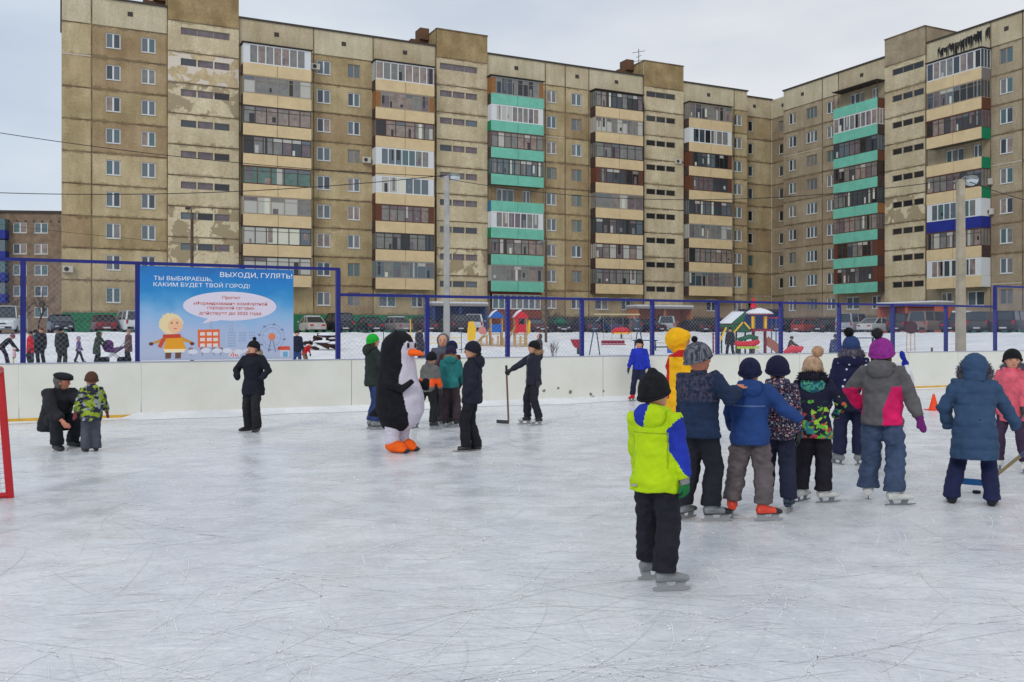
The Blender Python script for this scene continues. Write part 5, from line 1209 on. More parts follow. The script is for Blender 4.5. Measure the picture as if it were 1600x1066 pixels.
# ---------------------------------------------------------------- penguin costume (plain generic penguin)
def penguin():
    Y = groundY(705.5); loc = at(621, Y); yw = R(-118)
    PB = mat('plush_black', lin(22, 22, 28), .95, var=.35, vs=10, bump=.6, bs=50); PW = mat('plush_white', lin(206, 200, 214), .95, var=.06, vs=5, bump=.6, bs=50)
    PO = mat('plush_orange', lin(240, 98, 24), .8, var=.1, vs=6)
    V = lambda *a: Vector(a)
    b = MB(); H = 1.62
    prof = [(.27, .13, .13, .02), (.33, .21, .21, .01), (.42, .285, .28, .02), (.55, .325, .325, .04), (.70, .33, .33, .04), (.85, .31, .305, .02), (1.0, .28, .27, 0), (1.14, .255, .25, 0), (1.26, .235, .235, .0), (1.36, .23, .235, .01), (1.47, .21, .22, .01), (1.55, .165, .18, .01), (1.61, .09, .10, 0)]
    b.tube([(0, q[3], q[0]) for q in prof], [(q[1], q[2]) for q in prof], 28, flat=(1, 0, 0))
    b.tube([(0, -.2, .62), (0, -.36, .5), (0, -.46, .47)], [(.12, .1), (.08, .06), (.03, .02)], 10)
    me = remeshed(b, .016, 4, .011, 4, 3, fold=1.2)
    root = link('person', me, [PB, PW])
    for p in me.polygons:
        c = p.center
        if c.z < 1.16: w_ = .235 * math.sin(min(1, max(0, (c.z - .2) / .55)) * math.pi / 2) - max(0, c.z - .95) * .35; front = c.y > .03 and abs(c.x) < w_
        else: front = c.y > .06 and abs(c.x) < .16 - .35 * max(0, c.z - 1.36) and c.z < 1.47
        p.material_index = 1 if front else 0
    root.location = loc; root.rotation_euler = (0, 0, yw)
    tag(root, 'person in a black and white penguin costume with an orange beak and orange feet', 'person', 'people on the ice')
    for s in (-1, 1):
        f = MB(); f.tube([(s * .19, 0, 1.08), (s * .31, .08, .93), (s * .27, .26, .86), (s * .16, .36, .97)], [(.075, .05), (.085, .055), (.08, .045), (.045, .03)], 12)
        link('flipper', remeshed(f, .012, 3, .003, 12, 5), PB, root)
        l = MB(); l.tube([(s * .11, 0, .40), (s * .115, 0, .25), (s * .11, .0, .10)], [.125, .10, .085], 12); l.tube([(s * .11, 0, .13), (s * .11, 0, .17)], [.1, .1], 12)
        link('leg', remeshed(l, .012, 3, .006, 16, 6), PW, root)
        o_ = MB(); o_.ball((s * .12, .05, .085), (.095, .16, .085), 16, 10); o_.ball((s * .12, .15, .045), (.085, .1, .045), 14, 8)
        link('foot_cover', remeshed(o_, .01, 3), PO, root)
        sh_ = MB(); sh_.ball((s * .12, .19, .035), (.05, .09, .035), 12, 8); sh_.build('boot', BLKLEA, root, smooth=True)
        e = MB(); e.ball((s * .085, .228, 1.43), (.034, .018, .04), 12, 8); e.build('eye', EYE, root, smooth=True)
        e = MB(); e.ball((s * .085, .218, 1.43), (.052, .02, .06), 14, 8); e.build('eye_ring', PW, root, smooth=True)
    k = MB(); k.tube([(0, .17, 1.335), (0, .27, 1.335), (0, .36, 1.325), (0, .425, 1.305)], [(.10, .06), (.085, .05), (.055, .035), (.015, .012)], 14, flat=(1, 0, 0)); link('beak', remeshed(k, .009, 3), PO, root)
penguin()
# ---------------------------------------------------------------- sticks, puck, cone, goal
def stick(name, a, b, bl, cols, label, Ld=.26):
    """a = butt end, b = heel on the ice, bl = blade direction"""
    root = empty(name, b, 0, label, 'hockey stick', 'hockey sticks'); a = Vector(a) - b; bl = Vector(bl).normalized()
    m_ = MB(); m_.bar(a, (0, 0, .03), .022, .03); m_.build('shaft', cols[0], root, bevel=.004)
    m_ = MB(); m_.bar(a, a * .86, .03, .036); m_.build('grip', cols[2], root, bevel=.004)
    n = bl.cross(Vector((0, 0, 1))).normalized(); m_ = MB(); pts = []
    for i in range(9):
        t = i / 8; c = bl * (t * Ld - .01) + n * .03 * t * t
        for zz in (.0 + .012 * t * t, .06 + .012 * t): 
            for s in (-1, 1): pts.append(c + n * s * .005 + Vector((0, 0, zz + .004)))
    Fs = []
    for i in range(8):
        k = i * 4; q = k + 4; Fs += [(k, q, q + 1, k + 1), (k + 1, q + 1, q + 3, k + 3), (k + 3, q + 3, q + 2, k + 2), (k + 2, q + 2, q, k)]
    Fs += [(0, 1, 3, 2), (32, 34, 35, 33)]
    m_.add(pts, Fs); m_.build('blade', cols[1], root)
hw = world(pk, pk['wr'][1] + pk['hd'][1] * .08)
stick('hockey_stick', Vector((hw.x - .0, hw.y, hw.z + .13)), Vector((hw.x + .04, hw.y - .02, .004)), (-1, -.1, 0), [mat('stick_wood', lin(120, 92, 78), .6), mat('stick_blade_dark', lin(60, 62, 68), .6), mat('stick_tape', lin(50, 48, 52), .8)], 'wooden hockey stick held upright by the boy with the fur hood', .22)
hb_ = at(1541, 9.3); stick('hockey_stick', at(1606, 8.55, .52) , Vector((hb_.x, 9.3, .06)), (-1, .12, .02), [mat('stick_cream', lin(170, 150, 110), .5), mat('stick_blue', lin(30, 96, 158), .5), mat('stick_tape2', lin(90, 96, 130), .8)], 'hockey stick with blue blade held by the girl in the long blue coat', .30)
m_ = MB(); m_.lathe([(.036, 0), (.038, .003), (.038, .022), (.036, .025)], (0, 0, 0), 24); o = m_.build('hockey_puck', mat('rubber_black', lin(24, 24, 26), .6), smooth=30); o.location = at(1526, groundY(771), .002); tag(o, 'black rubber puck lying on the ice before the blue coat', 'puck')
cn = at(1459, groundY(641)); rt = empty('traffic_cone', cn, 0, 'small orange training cone standing on the ice by the yellow kick strip', 'cone')
CO = mat('cone_orange', lin(232, 70, 26), .5)
m_ = MB(); m_.lathe([(.105, .016), (.095, .03), (.022, .33), (.016, .335)], (0, 0, 0), 20); m_.build('cone_body', CO, rt, smooth=40)
m_ = MB(); m_.box(-.15, .15, -.15, .15, .002, .015); m_.build('base', CO, rt, bevel=.004)
# goal at the left edge
GR = mat('goal_red', lin(196, 26, 36), .4, spec=.5); NETW = mat('goal_net', lin(214, 210, 205), .8)
g0 = at(16, groundY(778)); g1 = Vector((g0.x + .74, g0.y - 1.65, 0)); gd = (g1 - g0).normalized(); gb = Vector((gd.y, -gd.x, 0)); gb = gb if gb.x < 0 else -gb
goal = empty('hockey_goal', g0, 0, 'red framed ice hockey goal with white net at the left edge', 'goal')
def gp(a, b, z): return gd * a + gb * b + Vector((0, 0, z))
for a in (0, 1.83):
    m_ = MB(); m_.tube([gp(a, 0, 0), gp(a, .09, 1.24)], .036, 14); m_.build('goal_post', GR, goal, smooth=60)
m_ = MB(); m_.tube([gp(-.03, .09, 1.24), gp(1.86, .09, 1.24)], .036, 14); m_.build('crossbar', GR, goal, smooth=60)
m_ = MB(); m_.tube([gp(0, 0, .03), gp(.1, .6, .03), gp(.4, 1.0, .03), gp(1.43, 1.0, .03), gp(1.73, .6, .03), gp(1.83, 0, .03)], .028, 10); m_.build('base_frame', GR, goal, smooth=60)
m_ = MB(); m_.tube([gp(0, .09, 1.22), gp(.15, .5, 1.22), gp(1.68, .5, 1.22), gp(1.83, .09, 1.22)], .02, 10); m_.build('top_frame', GR, goal, smooth=60)
m_ = MB()
def net(p, q, r_, s_, n, k):
    for i in range(n + 1):
        t = i / n; m_.bar(p.lerp(q, t), s_.lerp(r_, t), .006)
    for i in range(k + 1):
        t = i / k; m_.bar(p.lerp(s_, t), q.lerp(r_, t), .006)
net(gp(0, .03, .05), gp(.1, .6, .05), gp(.15, .5, 1.2), gp(0, .1, 1.2), 12, 24); net(gp(.1, .6, .05), gp(.4, 1.0, .05), gp(.3, .5, 1.2), gp(.15, .5, 1.2), 8, 22); net(gp(.4, 1.0, .05), gp(1.43, 1.0, .05), gp(1.5, .5, 1.2), gp(.3, .5, 1.2), 22, 22)
net(gp(1.83, .03, .05), gp(1.73, .6, .05), gp(1.68, .5, 1.2), gp(1.83, .1, 1.2), 12, 24)
m_.build('net', NETW, goal)
# ================================================================ PARKED CARS
TYRE = mat('tyre', lin(26, 26, 27), .9); RIM = mat('rim', lin(120, 122, 126), .4, metal=.6); CGL = mat('car_glass', lin(40, 48, 54), .1, spec=.7); LAMPR = mat('tail_lamp', lin(176, 26, 30), .3); LAMPW = mat('head_lamp', lin(190, 196, 200), .15)
PLATE = mat('number_plate', lin(196, 198, 200), .5); BUMP = mat('bumper_dark', lin(38, 38, 40), .6)
CT = {'sedan': (4.3, 1.7, 1.43, .92, (-2.15, -1.55, -.75, .55, 1.15), .86), 'hatch': (3.95, 1.68, 1.46, .93, (-1.95, -1.9, -1.45, .45, 1.1), .9),
      'suv': (4.45, 1.82, 1.76, 1.08, (-2.15, -2.1, -1.8, .45, 1.1), .98), 'van': (4.7, 1.85, 1.92, 1.1, (-2.3, -2.28, -2.1, .95, 1.6), .98), 'pickup': (4.7, 1.8, 1.75, 1.1, (-2.3, -.55, -.4, .6, 1.2), 1.0)}
def car(px, col, typ, label, face='rear', off=8.5, row='A', turn=0, snow_top=0, tarp=None):
    P0, D, N = (A0, AD, N_A) if row == 'A' else (B0, BD, N_B)
    s = solve(P0, D, N, px, off); p = P0 + D * s + N * off
    d = N if face == 'front' else -N
    L_, W_, H_, bz, gx, bt = CT[typ]
    c = mat('paint_%d_%d_%d' % col, lin(*col), .35, var=.12, vs=1.5, spec=.5)
    root = empty('parked_car', (p.x, p.y, 1.575), math.atan2(d.y, d.x) + R(turn), label, 'car', 'cars parked along the apartment blocks')
    h = W_ / 2; l = L_ / 2
    # lower body: stations along x with rounded section
    st = [(-l, .78, .36, bt - .12), (-l + .08, .92, .3, bt - .02), (gx[1] + .1, 1, .24, bz), (-.3, 1, .22, bz), (gx[4], .99, .24, bz - .04), (l - .5, .95, .26, bz - .16), (l - .1, .86, .3, bz - .26), (l, .74, .36, bz - .36)]
    m_ = MB(); n = len(st); ring = []
    for x, w_, zb, zt in st:
        W2 = h * w_
        ring.append([(x, -W2 * .96, zb), (x, -W2, zb + .12), (x, -W2, zt - .22), (x, -W2 * .93, zt - .03), (x, -W2 * .8, zt), (x, W2 * .8, zt), (x, W2 * .93, zt - .03), (x, W2, zt - .22), (x, W2, zb + .12), (x, W2 * .96, zb)])
    V = [v for r_ in ring for v in r_]; k = 10; Fs = []
    for i in range(n - 1):
        for j in range(k): j2 = (j + 1) % k; Fs.append((i * k + j, (i + 1) * k + j, (i + 1) * k + j2, i * k + j2))
    Fs += [tuple(range(k)), tuple((n - 1) * k + j for j in range(k - 1, -1, -1))]
    m_.add(V, Fs); m_.build('body', c, root, smooth=35)
    # glasshouse with pillars and roof
    zb, zt = bz - .03, H_ - .05; w0, w1 = h * .9, h * .72
    a, b, cc, d2 = gx[1], gx[2], gx[3], gx[4]
    if typ in ('sedan',): a = gx[1]
    g = [(a, w0, zb), (b, w1, zt), (cc, w1, zt), (d2, w0, zb)]
    m_ = MB(); V = [(x, s_ * w_, z) for s_ in (-1, 1) for x, w_, z in g]; m_.add(V, [(0, 1, 2, 3), (7, 6, 5, 4), (0, 4, 5, 1), (3, 2, 6, 7), (1, 5, 6, 2), (0, 3, 7, 4)]); m_.build('window', CGL, root)
    m_ = MB(); m_.add([(x, s_ * w_, z) for z in (zt - .01, zt + .05) for s_ in (-1, 1) for x, w_ in ((b - .06, w1 + .02), (cc + .08, w1 + .02))], [(0, 1, 3, 2), (4, 6, 7, 5), (0, 4, 5, 1), (2, 3, 7, 6), (0, 2, 6, 4), (1, 5, 7, 3)]); ro = m_.build('roof', c, root, bevel=.025)
    for s_ in (-1, 1):
        for (x0, x1) in ((a, b), (d2, cc), ((a + b * 3) / 4 + (cc - b) * .45, b + (cc - b) * .48)):
            MB().bar((x0, s_ * (w0 + .012), zb), (x1, s_ * (w1 + .012), zt), .07, .05, up=(0, 1, 0)).build('pillar', c, root)
        if typ in ('suv', 'van', 'hatch'): MB().bar((a + .02, s_ * w0 * .93, zb), (b - .02, s_ * w1 * .95, zt), .1, .06, up=(1, 0, 0)).build('pillar', c, root)
    for x in (-l + .82, l - .85):
        for s_ in (-1, 1):
            m_ = MB(); m_.tube([(x, s_ * (h - .2), .31), (x, s_ * (h - .015), .31)], .31, 18); w_ = m_.build('wheel', TYRE, root, smooth=40)
            m_ = MB(); m_.tube([(x, s_ * (h - .018), .31), (x, s_ * (h - .002), .31)], .19, 14); m_.build('rim', RIM, w_, smooth=40)
    for s_ in (-1, 1):
        m_ = MB(); 
        if typ in ('suv', 'van', 'hatch'): m_.box(-l + .0, -l + .09, min(s_ * h * .72, s_ * h * .88), max(s_ * h * .72, s_ * h * .88), .72, 1.02)
        else: m_.box(-l - .012, -l + .1, min(s_ * h * .42, s_ * h * .78), max(s_ * h * .42, s_ * h * .78), .6, .74)
        m_.build('tail_light', LAMPR, root, bevel=.01)
        m_ = MB(); m_.box(l - .12, l + .012, min(s_ * h * .42, s_ * h * .72), max(s_ * h * .42, s_ * h * .72), bz - .5, bz - .37); m_.build('headlight', LAMPW, root, bevel=.01)
        m_ = MB(); m_.box(.95 if typ != 'van' else 1.3, 1.1 if typ != 'van' else 1.45, min(s_ * (h + .005), s_ * (h + .17)), max(s_ * (h + .005), s_ * (h + .17)), bz, bz + .13); m_.build('mirror', c, root, bevel=.02)
    m_ = MB(); m_.box(-l - .035, -l + .05, -h * .8, h * .8, .32, .5); m_.build('bumper', BUMP if typ in ('suv', 'van', 'pickup') else c, root, bevel=.02)
    m_ = MB(); m_.box(l - .05, l + .035, -h * .72, h * .72, .3, .46); m_.box(l - .03, l + .015, -h * .36, h * .36, bz - .5, bz - .4); m_.build('front_bumper', BUMP, root, bevel=.015)
    m_ = MB(); m_.box(-l - .05, -l - .036, -.26, .26, .54 if typ != 'suv' else .4, .65 if typ != 'suv' else .51) if False else m_.box(-l - .048, -l - .037, -.26, .26, .36, .47); m_.build('number_plate', PLATE, root)
    m_ = MB(); m_.box(l + .036, l + .048, -.26, .26, .33, .44); m_.build('number_plate', PLATE, root)
    if snow_top:
        m_ = MB(); m_.box(b, cc, -w1 + .03, w1 - .03, zt + .051, zt + .05 + .07 * snow_top); m_.build('snow_cap', SNOWC, ro, bevel=.03)
        if snow_top > 1: m_ = MB(); m_.add([(d2 - .02, -w0 * .9, bz + .03), (d2 - .02, w0 * .9, bz + .03), (cc + .02, w1 * .9, zt + .06), (cc + .02, -w1 * .9, zt + .06), (d2 + .05, -w0 * .9, bz + .02), (d2 + .05, w0 * .9, bz + .02), (cc + .12, w1 * .9, zt + .04), (cc + .12, -w1 * .9, zt + .04)], [(0, 1, 2, 3), (4, 7, 6, 5), (0, 4, 5, 1), (2, 6, 7, 3), (0, 3, 7, 4), (1, 5, 6, 2)]); m_.build('snow_cap', SNOWC, root)
    if tarp:
        m_ = MB(); m_.ball((-.4, 0, .95), (1.9, h * 1.05, .62), 18, 10); link('tarpaulin', remeshed(m_, .07, 2, .05, 2.2, 3), mat('tarp_green', lin(28, 92, 66), .6, var=.3, vs=3), root)
    return root
cars = [(12, (196, 202, 206), 'van', 'white van at the far left beside the first apartment entrance', 'front', 14, -8, 0), (95, (38, 42, 58), 'hatch', 'dark navy hatchback facing the rink in front of the green plinth', 'front', 8.5, 6, 0),
        (162, (96, 30, 38), 'sedan', 'dark red car parked nose in by the green plinth', 'rear', 8.5, 4, 0), (203, (196, 202, 204), 'suv', 'white off road car half hidden beside the banner edge', 'rear', 9, 10, 0),
        (487, (176, 170, 166), 'sedan', 'pale sedan with red tail lights behind the snowy log pile', 'rear', 8.5, 0, 1), (527, (30, 34, 40), 'suv', 'black off road car right of the pale sedan', 'rear', 8.5, 3, 0),
        (577, (26, 32, 38), 'sedan', 'black sedan between the black off road car and the grey sedan', 'rear', 8.5, 0, 0), (618, (128, 122, 120), 'sedan', 'grey sedan with bright bumper left of the concrete lamp post', 'rear', 8.5, 6, 1),
        (660, (62, 44, 54), 'sedan', 'dark plum sedan behind the blue fence post by the blue entrance', 'rear', 8.5, 0, 0), (706, (48, 40, 44), 'suv', 'dark car under the blue entrance canopy', 'rear', 8.5, 0, 0),
        (741, (186, 190, 190), 'suv', 'white off road car behind the yellow playground slide', 'rear', 8.5, -25, 0), (832, (88, 50, 62), 'sedan', 'dark red sedan right of the red playhouse', 'front', 8.5, 0, 0),
        (873, (28, 30, 34), 'sedan', 'black sedan half covered with a green tarpaulin', 'front', 8.5, -15, 0), (912, (60, 52, 60), 'sedan', 'dark grey sedan right of the tarpaulin covered car', 'rear', 8.5, 0, 0), (945, (40, 58, 92), 'sedan', 'dark blue sedan behind the swing', 'rear', 8.5, 0, 0),
        (978, (72, 66, 70), 'hatch', 'grey brown hatchback behind the right side of the swing', 'rear', 8.5, 0, 0), (1011, (34, 36, 48), 'sedan', 'black sedan left of the silver off road car', 'rear', 8.5, 10, 0), (1043, (150, 156, 158), 'suv', 'silver off road car with spare wheel by the tan entrance', 'rear', 8.5, -38, 0),
        (1083, (52, 46, 46), 'sedan', 'dark brown sedan behind the yellow hood', 'rear', 8.5, 0, 0), (1118, (58, 50, 48), 'hatch', 'dark hatchback left of the play castle', 'rear', 8.5, 0, 0)]
for px, c, t, lb, fc, of, tn, sn in cars: car(px, c, t, lb, fc, of, 'A', tn, sn, tarp=(px == 873))
carsB = [(1232, (40, 40, 46), 'sedan', 'black sedan in the inner corner beside the play castle', 'rear', 8, 12, 0), (1263, (150, 62, 44), 'hatch', 'orange red hatchback left of the black cars in the corner', 'rear', 8, 8, 0), (1296, (40, 42, 46), 'sedan', 'black sedan right of the orange red hatchback', 'rear', 8.5, 14, 0),
         (1334, (150, 156, 164), 'van', 'silver minivan left of the white sedan with red lamps', 'rear', 9, 20, 0), (1369, (188, 192, 190), 'sedan', 'white sedan with bright red tail lamps behind the purple bobble hat', 'rear', 10, 12, 0), (1411, (54, 44, 46), 'suv', 'dark maroon off road car before the orange entrance', 'rear', 10, 24, 0),
         (1453, (128, 110, 100), 'van', 'beige brown minivan right of the orange entrance', 'rear', 10, 12, 0), (1502, (44, 46, 48), 'pickup', 'black car with snow covered roof behind the right lamp post', 'rear', 10, 14, 2), (1540, (62, 64, 62), 'suv', 'dark green grey estate car right of the snow covered car', 'rear', 10, 20, 0),
         (1584, (34, 34, 40), 'suv', 'black off road car with red lamp at the right edge', 'rear', 10.5, 16, 0)]
for px, c, t, lb, fc, of, tn, sn in carsB: car(px, c, t, lb, fc, of, 'B', tn, sn)
# ================================================================ LAMP POSTS, POLES AND WIRES
CONC = mat('concrete_post', lin(146, 146, 144), .85, col2=lin(172, 170, 166), vs=2, bump=.3, bs=20); CONC2 = mat('concrete_tan', lin(150, 140, 122), .85, col2=lin(178, 168, 148), vs=2, bump=.3, bs=20)
LGL = mat('lamp_bowl', lin(196, 204, 208), .15, spec=.6); GALV = mat('galvanised', lin(128, 132, 134), .5, metal=.5); WOODP = mat('pole_wood', lin(86, 70, 56), .9, var=.25, vs=5)
def lamp_post(px, Y, ztop, w_, m, label, lean=0):
    p = at(px, Y, .15); r_ = empty('street_lamp', p, 0, label, 'street lamp')
    q = MB(); h = ztop - .15
    q.add([(sx * w_ / 2 * k, sy * w_ / 2 * k, z) for z, k in ((-.3, 1.0), (h, .78)) for sx, sy in ((-1, -1), (1, -1), (1, 1), (-1, 1))], [(0, 3, 2, 1), (4, 5, 6, 7), (0, 1, 5, 4), (1, 2, 6, 5), (2, 3, 7, 6), (3, 0, 4, 7)]); q.build('post', m, r_, bevel=.012)
    q = MB(); q.tube([(0, 0, h - .25), (.04, 0, h + .02), (.16, 0, h + .1), (.3, 0, h + .08)], .028, 8); q.bar((-.24, 0, h - .05), (.24, 0, h - .05), .05); q.build('arm', GALV, r_)
    q = MB(); q.lathe([(.02, 0), (.16, -.03), (.23, -.12), (.235, -.15)], (.34, 0, h + .14), 20); hd = q.build('lamp_head', GALV, r_, smooth=50)
    q = MB(); q.ball((.34, 0, h - .03), (.215, .215, .17), 18, 10); q.build('lamp_bowl', LGL, hd, smooth=True)
    q = MB()
    for sx in (-.2, -.06): q.tube([(sx, 0, h - .02), (sx, 0, h + .07)], .025, 8)
    q.build('insulator', BLKLEA, r_)
    return p + Vector((0, 0, h))
l1 = lamp_post(698, 38, 8.0, .27, CONC, 'tall grey concrete lamp post with glass bowl behind the penguin costume group')
l2 = lamp_post(1501, 30, 6.55, .26, CONC2, 'tan concrete lamp post with glass bowl behind the boards at right')
p = at(300, 46, .15); r_ = empty('utility_pole', p, 0, 'thin dark wooden pole with old lamp rising behind the banner', 'pole')
q = MB(); q.tube([(0, 0, -.3), (0, 0, 7.4)], [.10, .07], 10); q.build('pole', WOODP, r_, smooth=50)
q = MB(); q.tube([(0, 0, 7.2), (-.05, 0, 7.65), (-.2, 0, 7.7)], .025, 6); q.ball((-.22, 0, 7.62), (.13, .13, .09), 10, 6); q.build('lamp_head', WFRD, r_)
p = at(853, 74, 1.3); r_ = empty('utility_pole', p, 0, 'thin brown pole before the facade right of the teal balconies', 'pole')
q = MB(); q.tube([(0, 0, -.8), (0, 0, 7.9)], [.11, .08], 8); q.build('pole', WOODP, r_, smooth=50); q = MB(); q.bar((-.5, 0, 7.6), (.5, 0, 7.6), .07); q.ball((-.55, 0, 7.5), (.14, .14, .1), 8, 6); q.build('lamp_head', GALV, r_)
WIRE = mat('wire_black', lin(36, 36, 38), .7)
def wire_(a, b, sag, label, r=.014):
    a = Vector(a); b = Vector(b); q = MB(); pts = []
    for i in range(25):
        t = i / 24; v = a.lerp(b, t); v.z -= 4 * sag * t * (1 - t); pts.append(v - a)
    q.tube(pts, r, 5); o = q.build('overhead_wire', WIRE, smooth=True); o.location = a; tag(o, label, 'wire', 'overhead wires')
wl = at(-120, 36, 1.6 + (520 - 188) / F * 36)
wire_(wl, l1 + Vector((-.2, 0, 0)), .35, 'upper overhead wire slanting down from the top left corner to the lamp post', .015)
wire_(at(-120, 38, 1.6 + (520 - 296) / F * 38), l1 + Vector((-.06, 0, .05)), .45, 'lower nearly level overhead wire crossing the left facade', .017)
wire_(l1 + Vector((.02, 0, -.1)), l2 + Vector((-.2, 0, 0)), .75, 'overhead wire sagging between the two concrete lamp posts', .013)
wire_(l2 + Vector((.1, 0, 0)), at(1720, 27, 1.6 + (520 - 335) / F * 27), .15, 'short overhead wire leaving the right lamp post toward the edge', .012)
wire_(at(-120, 46, 1.6 + (520 - 335) / F * 46), at(300, 46, 6.0), .1, 'thin lowest wire reaching the old wooden pole', .009)
# ================================================================ PLAYGROUND
PY = mat('play_yellow', lin(232, 184, 30), .5); PR = mat('play_red', lin(200, 30, 44), .5); PB_ = mat('play_blue', lin(24, 92, 176), .5); PG_ = mat('play_green', lin(30, 92, 56), .5); PWD = mat('play_wood', lin(184, 146, 92), .7, var=.15, vs=6); SW = mat('swing_blue', lin(36, 66, 96), .6); PPK = mat('play_pink', lin(206, 130, 124), .6); PDK = mat('play_dark', lin(34, 60, 44), .6)
def gz(px, Y): p = at(px, Y); return ground_z(p.x, Y)
def playhouse(px, Y, roofm, panm, lab, slide, ladder):
    s = F / Y; p = at(px, Y, gz(px, Y)); r_ = empty('playhouse', p, R(8), lab, 'playhouse')
    w_ = .42; top = 2.15
    for sx in (-1, 1):
        for sy in (-1, 1): q = MB(); q.bar((sx * w_, sy * w_, -.2), (sx * w_, sy * w_, top), .09); q.build('post', PWD, r_)
    q = MB(); q.box(-w_ - .08, w_ + .08, -w_ - .08, w_ + .08, .85, .93); q.build('deck', PWD, r_)
    q = MB(); q.box(-w_ + .02, w_ - .02, -w_ - .03, -w_ + .01, 1.0, 1.62); q.box(-w_ - .03, -w_ + .01, -w_ + .05, w_ - .05, 1.0, 1.62, 0); q.build('panel', panm, r_)
    q = MB(); q.prism([(-w_ - .16, 2.1), (-.25, 2.45), (0, 2.62), (.3, 2.45), (w_ + .16, 2.1)], (0, -w_ - .15, 0), (1, 0, 0), (0, 0, 1), (0, 2 * w_ + .3, 0)); ro = q.build('roof', roofm, r_)
    q = MB(); q.prism([(-w_ - .12, 2.16), (-.25, 2.47), (0, 2.64), (.05, 2.63), (0, 2.72), (-.27, 2.56)], (0, -w_ - .155, 0), (1, 0, 0), (0, 0, 1), (0, 2 * w_ + .31, 0)); q.build('snow_cap', SNOWC, ro)
    if slide:
        q = MB(); q.add([(-w_ - .1, y, z) for y, z in ((-.25, .9), (.25, .9))] + [(-w_ - 1.5, y, z) for y, z in ((-.35, .12), (.15, .12))] + [(-w_ - .1, y, z) for y, z in ((-.25, .84), (.25, .84))] + [(-w_ - 1.5, y, z) for y, z in ((-.35, .06), (.15, .06))], [(0, 1, 3, 2), (4, 6, 7, 5), (0, 2, 6, 4), (1, 5, 7, 3), (0, 4, 5, 1), (2, 3, 7, 6)]); q.build('slide', PY, r_)
        q = MB(); q.prism([(0, 0), (.55, .1), (.62, .9), (.4, 1.5), (.05, 1.45), (-.05, .7)], (-w_ - 1.75, -.5, .35), (1, 0, 0), (0, 0, 1), (0, .05, 0)); q.build('side_panel', PY, r_)
        q = MB(); q.tube([(-w_ - .65, -.3, 1.15), (-w_ - .65, -.24, 1.15)], .3, 16); q.build('round_panel', PPK, r_)
        for k in range(2): q = MB(); q.bar((-w_ - 1.3 + .25 * k, -.45 + k * .5, .1), (-w_ + .02, -.45 + k * .5, 1.35), .09, .06); q.build('rail', PWD, r_)
    if ladder:
        for s_ in (-1, 1): q = MB(); q.bar((-w_ - .75, s_ * .3 - .2, .0), (-w_, s_ * .3 - .2, 1.5), .07); q.build('rail', PWD, r_)
        q = MB(); q.prism([(0, 0), (.16, 0), (.22, .9), (.1, 1.1), (-.1, .5)], (w_ + .1, -.3, .9), (1, 0, 0), (0, 0, 1), (0, .04, 0)); q.build('side_panel', PY, r_)
        q = MB(); q.box(-w_ - .03, -w_ + .2, -w_ - .06, -w_ - .04, .95, 2.1); q.build('door_panel', PR, r_)
        for i in range(3): q = MB(); q.bar((-.3, -w_ - .1, .15 + i * .22), (.3, -w_ - .1, .15 + i * .22), .06); q.build('rung', PWD, r_)
    return r_
playhouse(775, 70, PB_, PB_, 'wooden playhouse tower with blue roof, blue panel and yellow slide', True, False)
playhouse(813, 70, PR, PR, 'wooden playhouse tower with red snow dusted roof and red panels', False, True)
# low palisade linking them
r_ = empty('play_fence', at(790, 70, gz(790, 70)), 0, 'row of short wooden stakes below the two playhouse towers', 'play fence')
for i in range(9): q = MB(); q.box(-1.9 + i * .42, -1.75 + i * .42, -.6, -.52, -.2, .62 + .12 * (i % 2)); q.build('stake', PWD, r_)
# swing
p = at(965, 57, gz(965, 57)); r_ = empty('swing', p, R(3), 'blue A frame swing with red bench seat in the snowy playground', 'swing')
for sx in (-1, 1):
    for dx in (-.42, .38): q = MB(); q.tube([(sx * 1.38 + dx, -.1 if dx < 0 else .5, -.2), (sx * 1.35, .2, 2.05), (sx * 1.35 , .2, 2.4)], .035, 8); q.build('leg', SW, r_)
    q = MB(); q.tube([(sx * 1.35, .2, 2.1), (sx * 1.2, .2, 2.12), (sx * 1.05, .2, 2.3), (sx * 1.0, .2, 2.5)], .03, 8); q.build('bracket', WFRG, r_)
q = MB(); q.tube([(-1.42, .2, 2.5), (1.42, .2, 2.5)], .045, 8); q.build('top_bar', mat('play_pale', lin(190, 176, 130), .6), r_)
for a in (-.85, -.35, .35, .85): q = MB(); q.tube([(a, .2, 2.5), (a + .02, .15, .85)], .012, 5); q.build('hanger', GALV, r_)
q = MB(); q.box(-.95, .5, 0, .4, .62, .68); q.box(-.95, .5, .36, .4, .7, .9); q.build('seat', mat('swing_red', lin(140, 30, 52), .6), r_)
def small(name, px, Y, label, cat, fn, rz=0):
    r_ = empty(name, at(px, Y, gz(px, Y)), R(rz), label, cat); fn(r_); return r_
def fn_spring(r_):
    q = MB(); q.prism([(-.45, .95), (.2, .95), (.3, .55), (.1, .35), (-.15, .4), (-.3, .6)], (0, -.15, 0), (1, 0, 0), (0, 0, 1), (0, .3, 0)); q.build('seat', mat('rocker_red', lin(150, 34, 46), .6), r_)
    q = MB(); q.tube([(.05, 0, -.1), (.05, 0, .4)], .08, 8); q.build('spring', PDK, r_)
small('spring_rocker', 902, 60, 'dark red spring rocker left of the blue swing', 'rocker', fn_spring)
def fn_car(r_):
    q = MB(); q.tube([(-.7, 0, .55), (-.3, 0, .75), (.5, 0, .75), (.8, 0, .5)], [(.15, .2), (.3, .25), (.3, .25), (.12, .2)], 10); q.build('body', PR, r_, smooth=True)
    q = MB(); q.box(-.6, .7, -.32, -.28, .42, .55); q.box(.3, 1.1, -.05, .05, .5, .6); q.build('trim', PY, r_); q = MB(); q.tube([(.1, 0, -.1), (.1, 0, .45)], .07, 8); q.build('spring', PDK, r_)
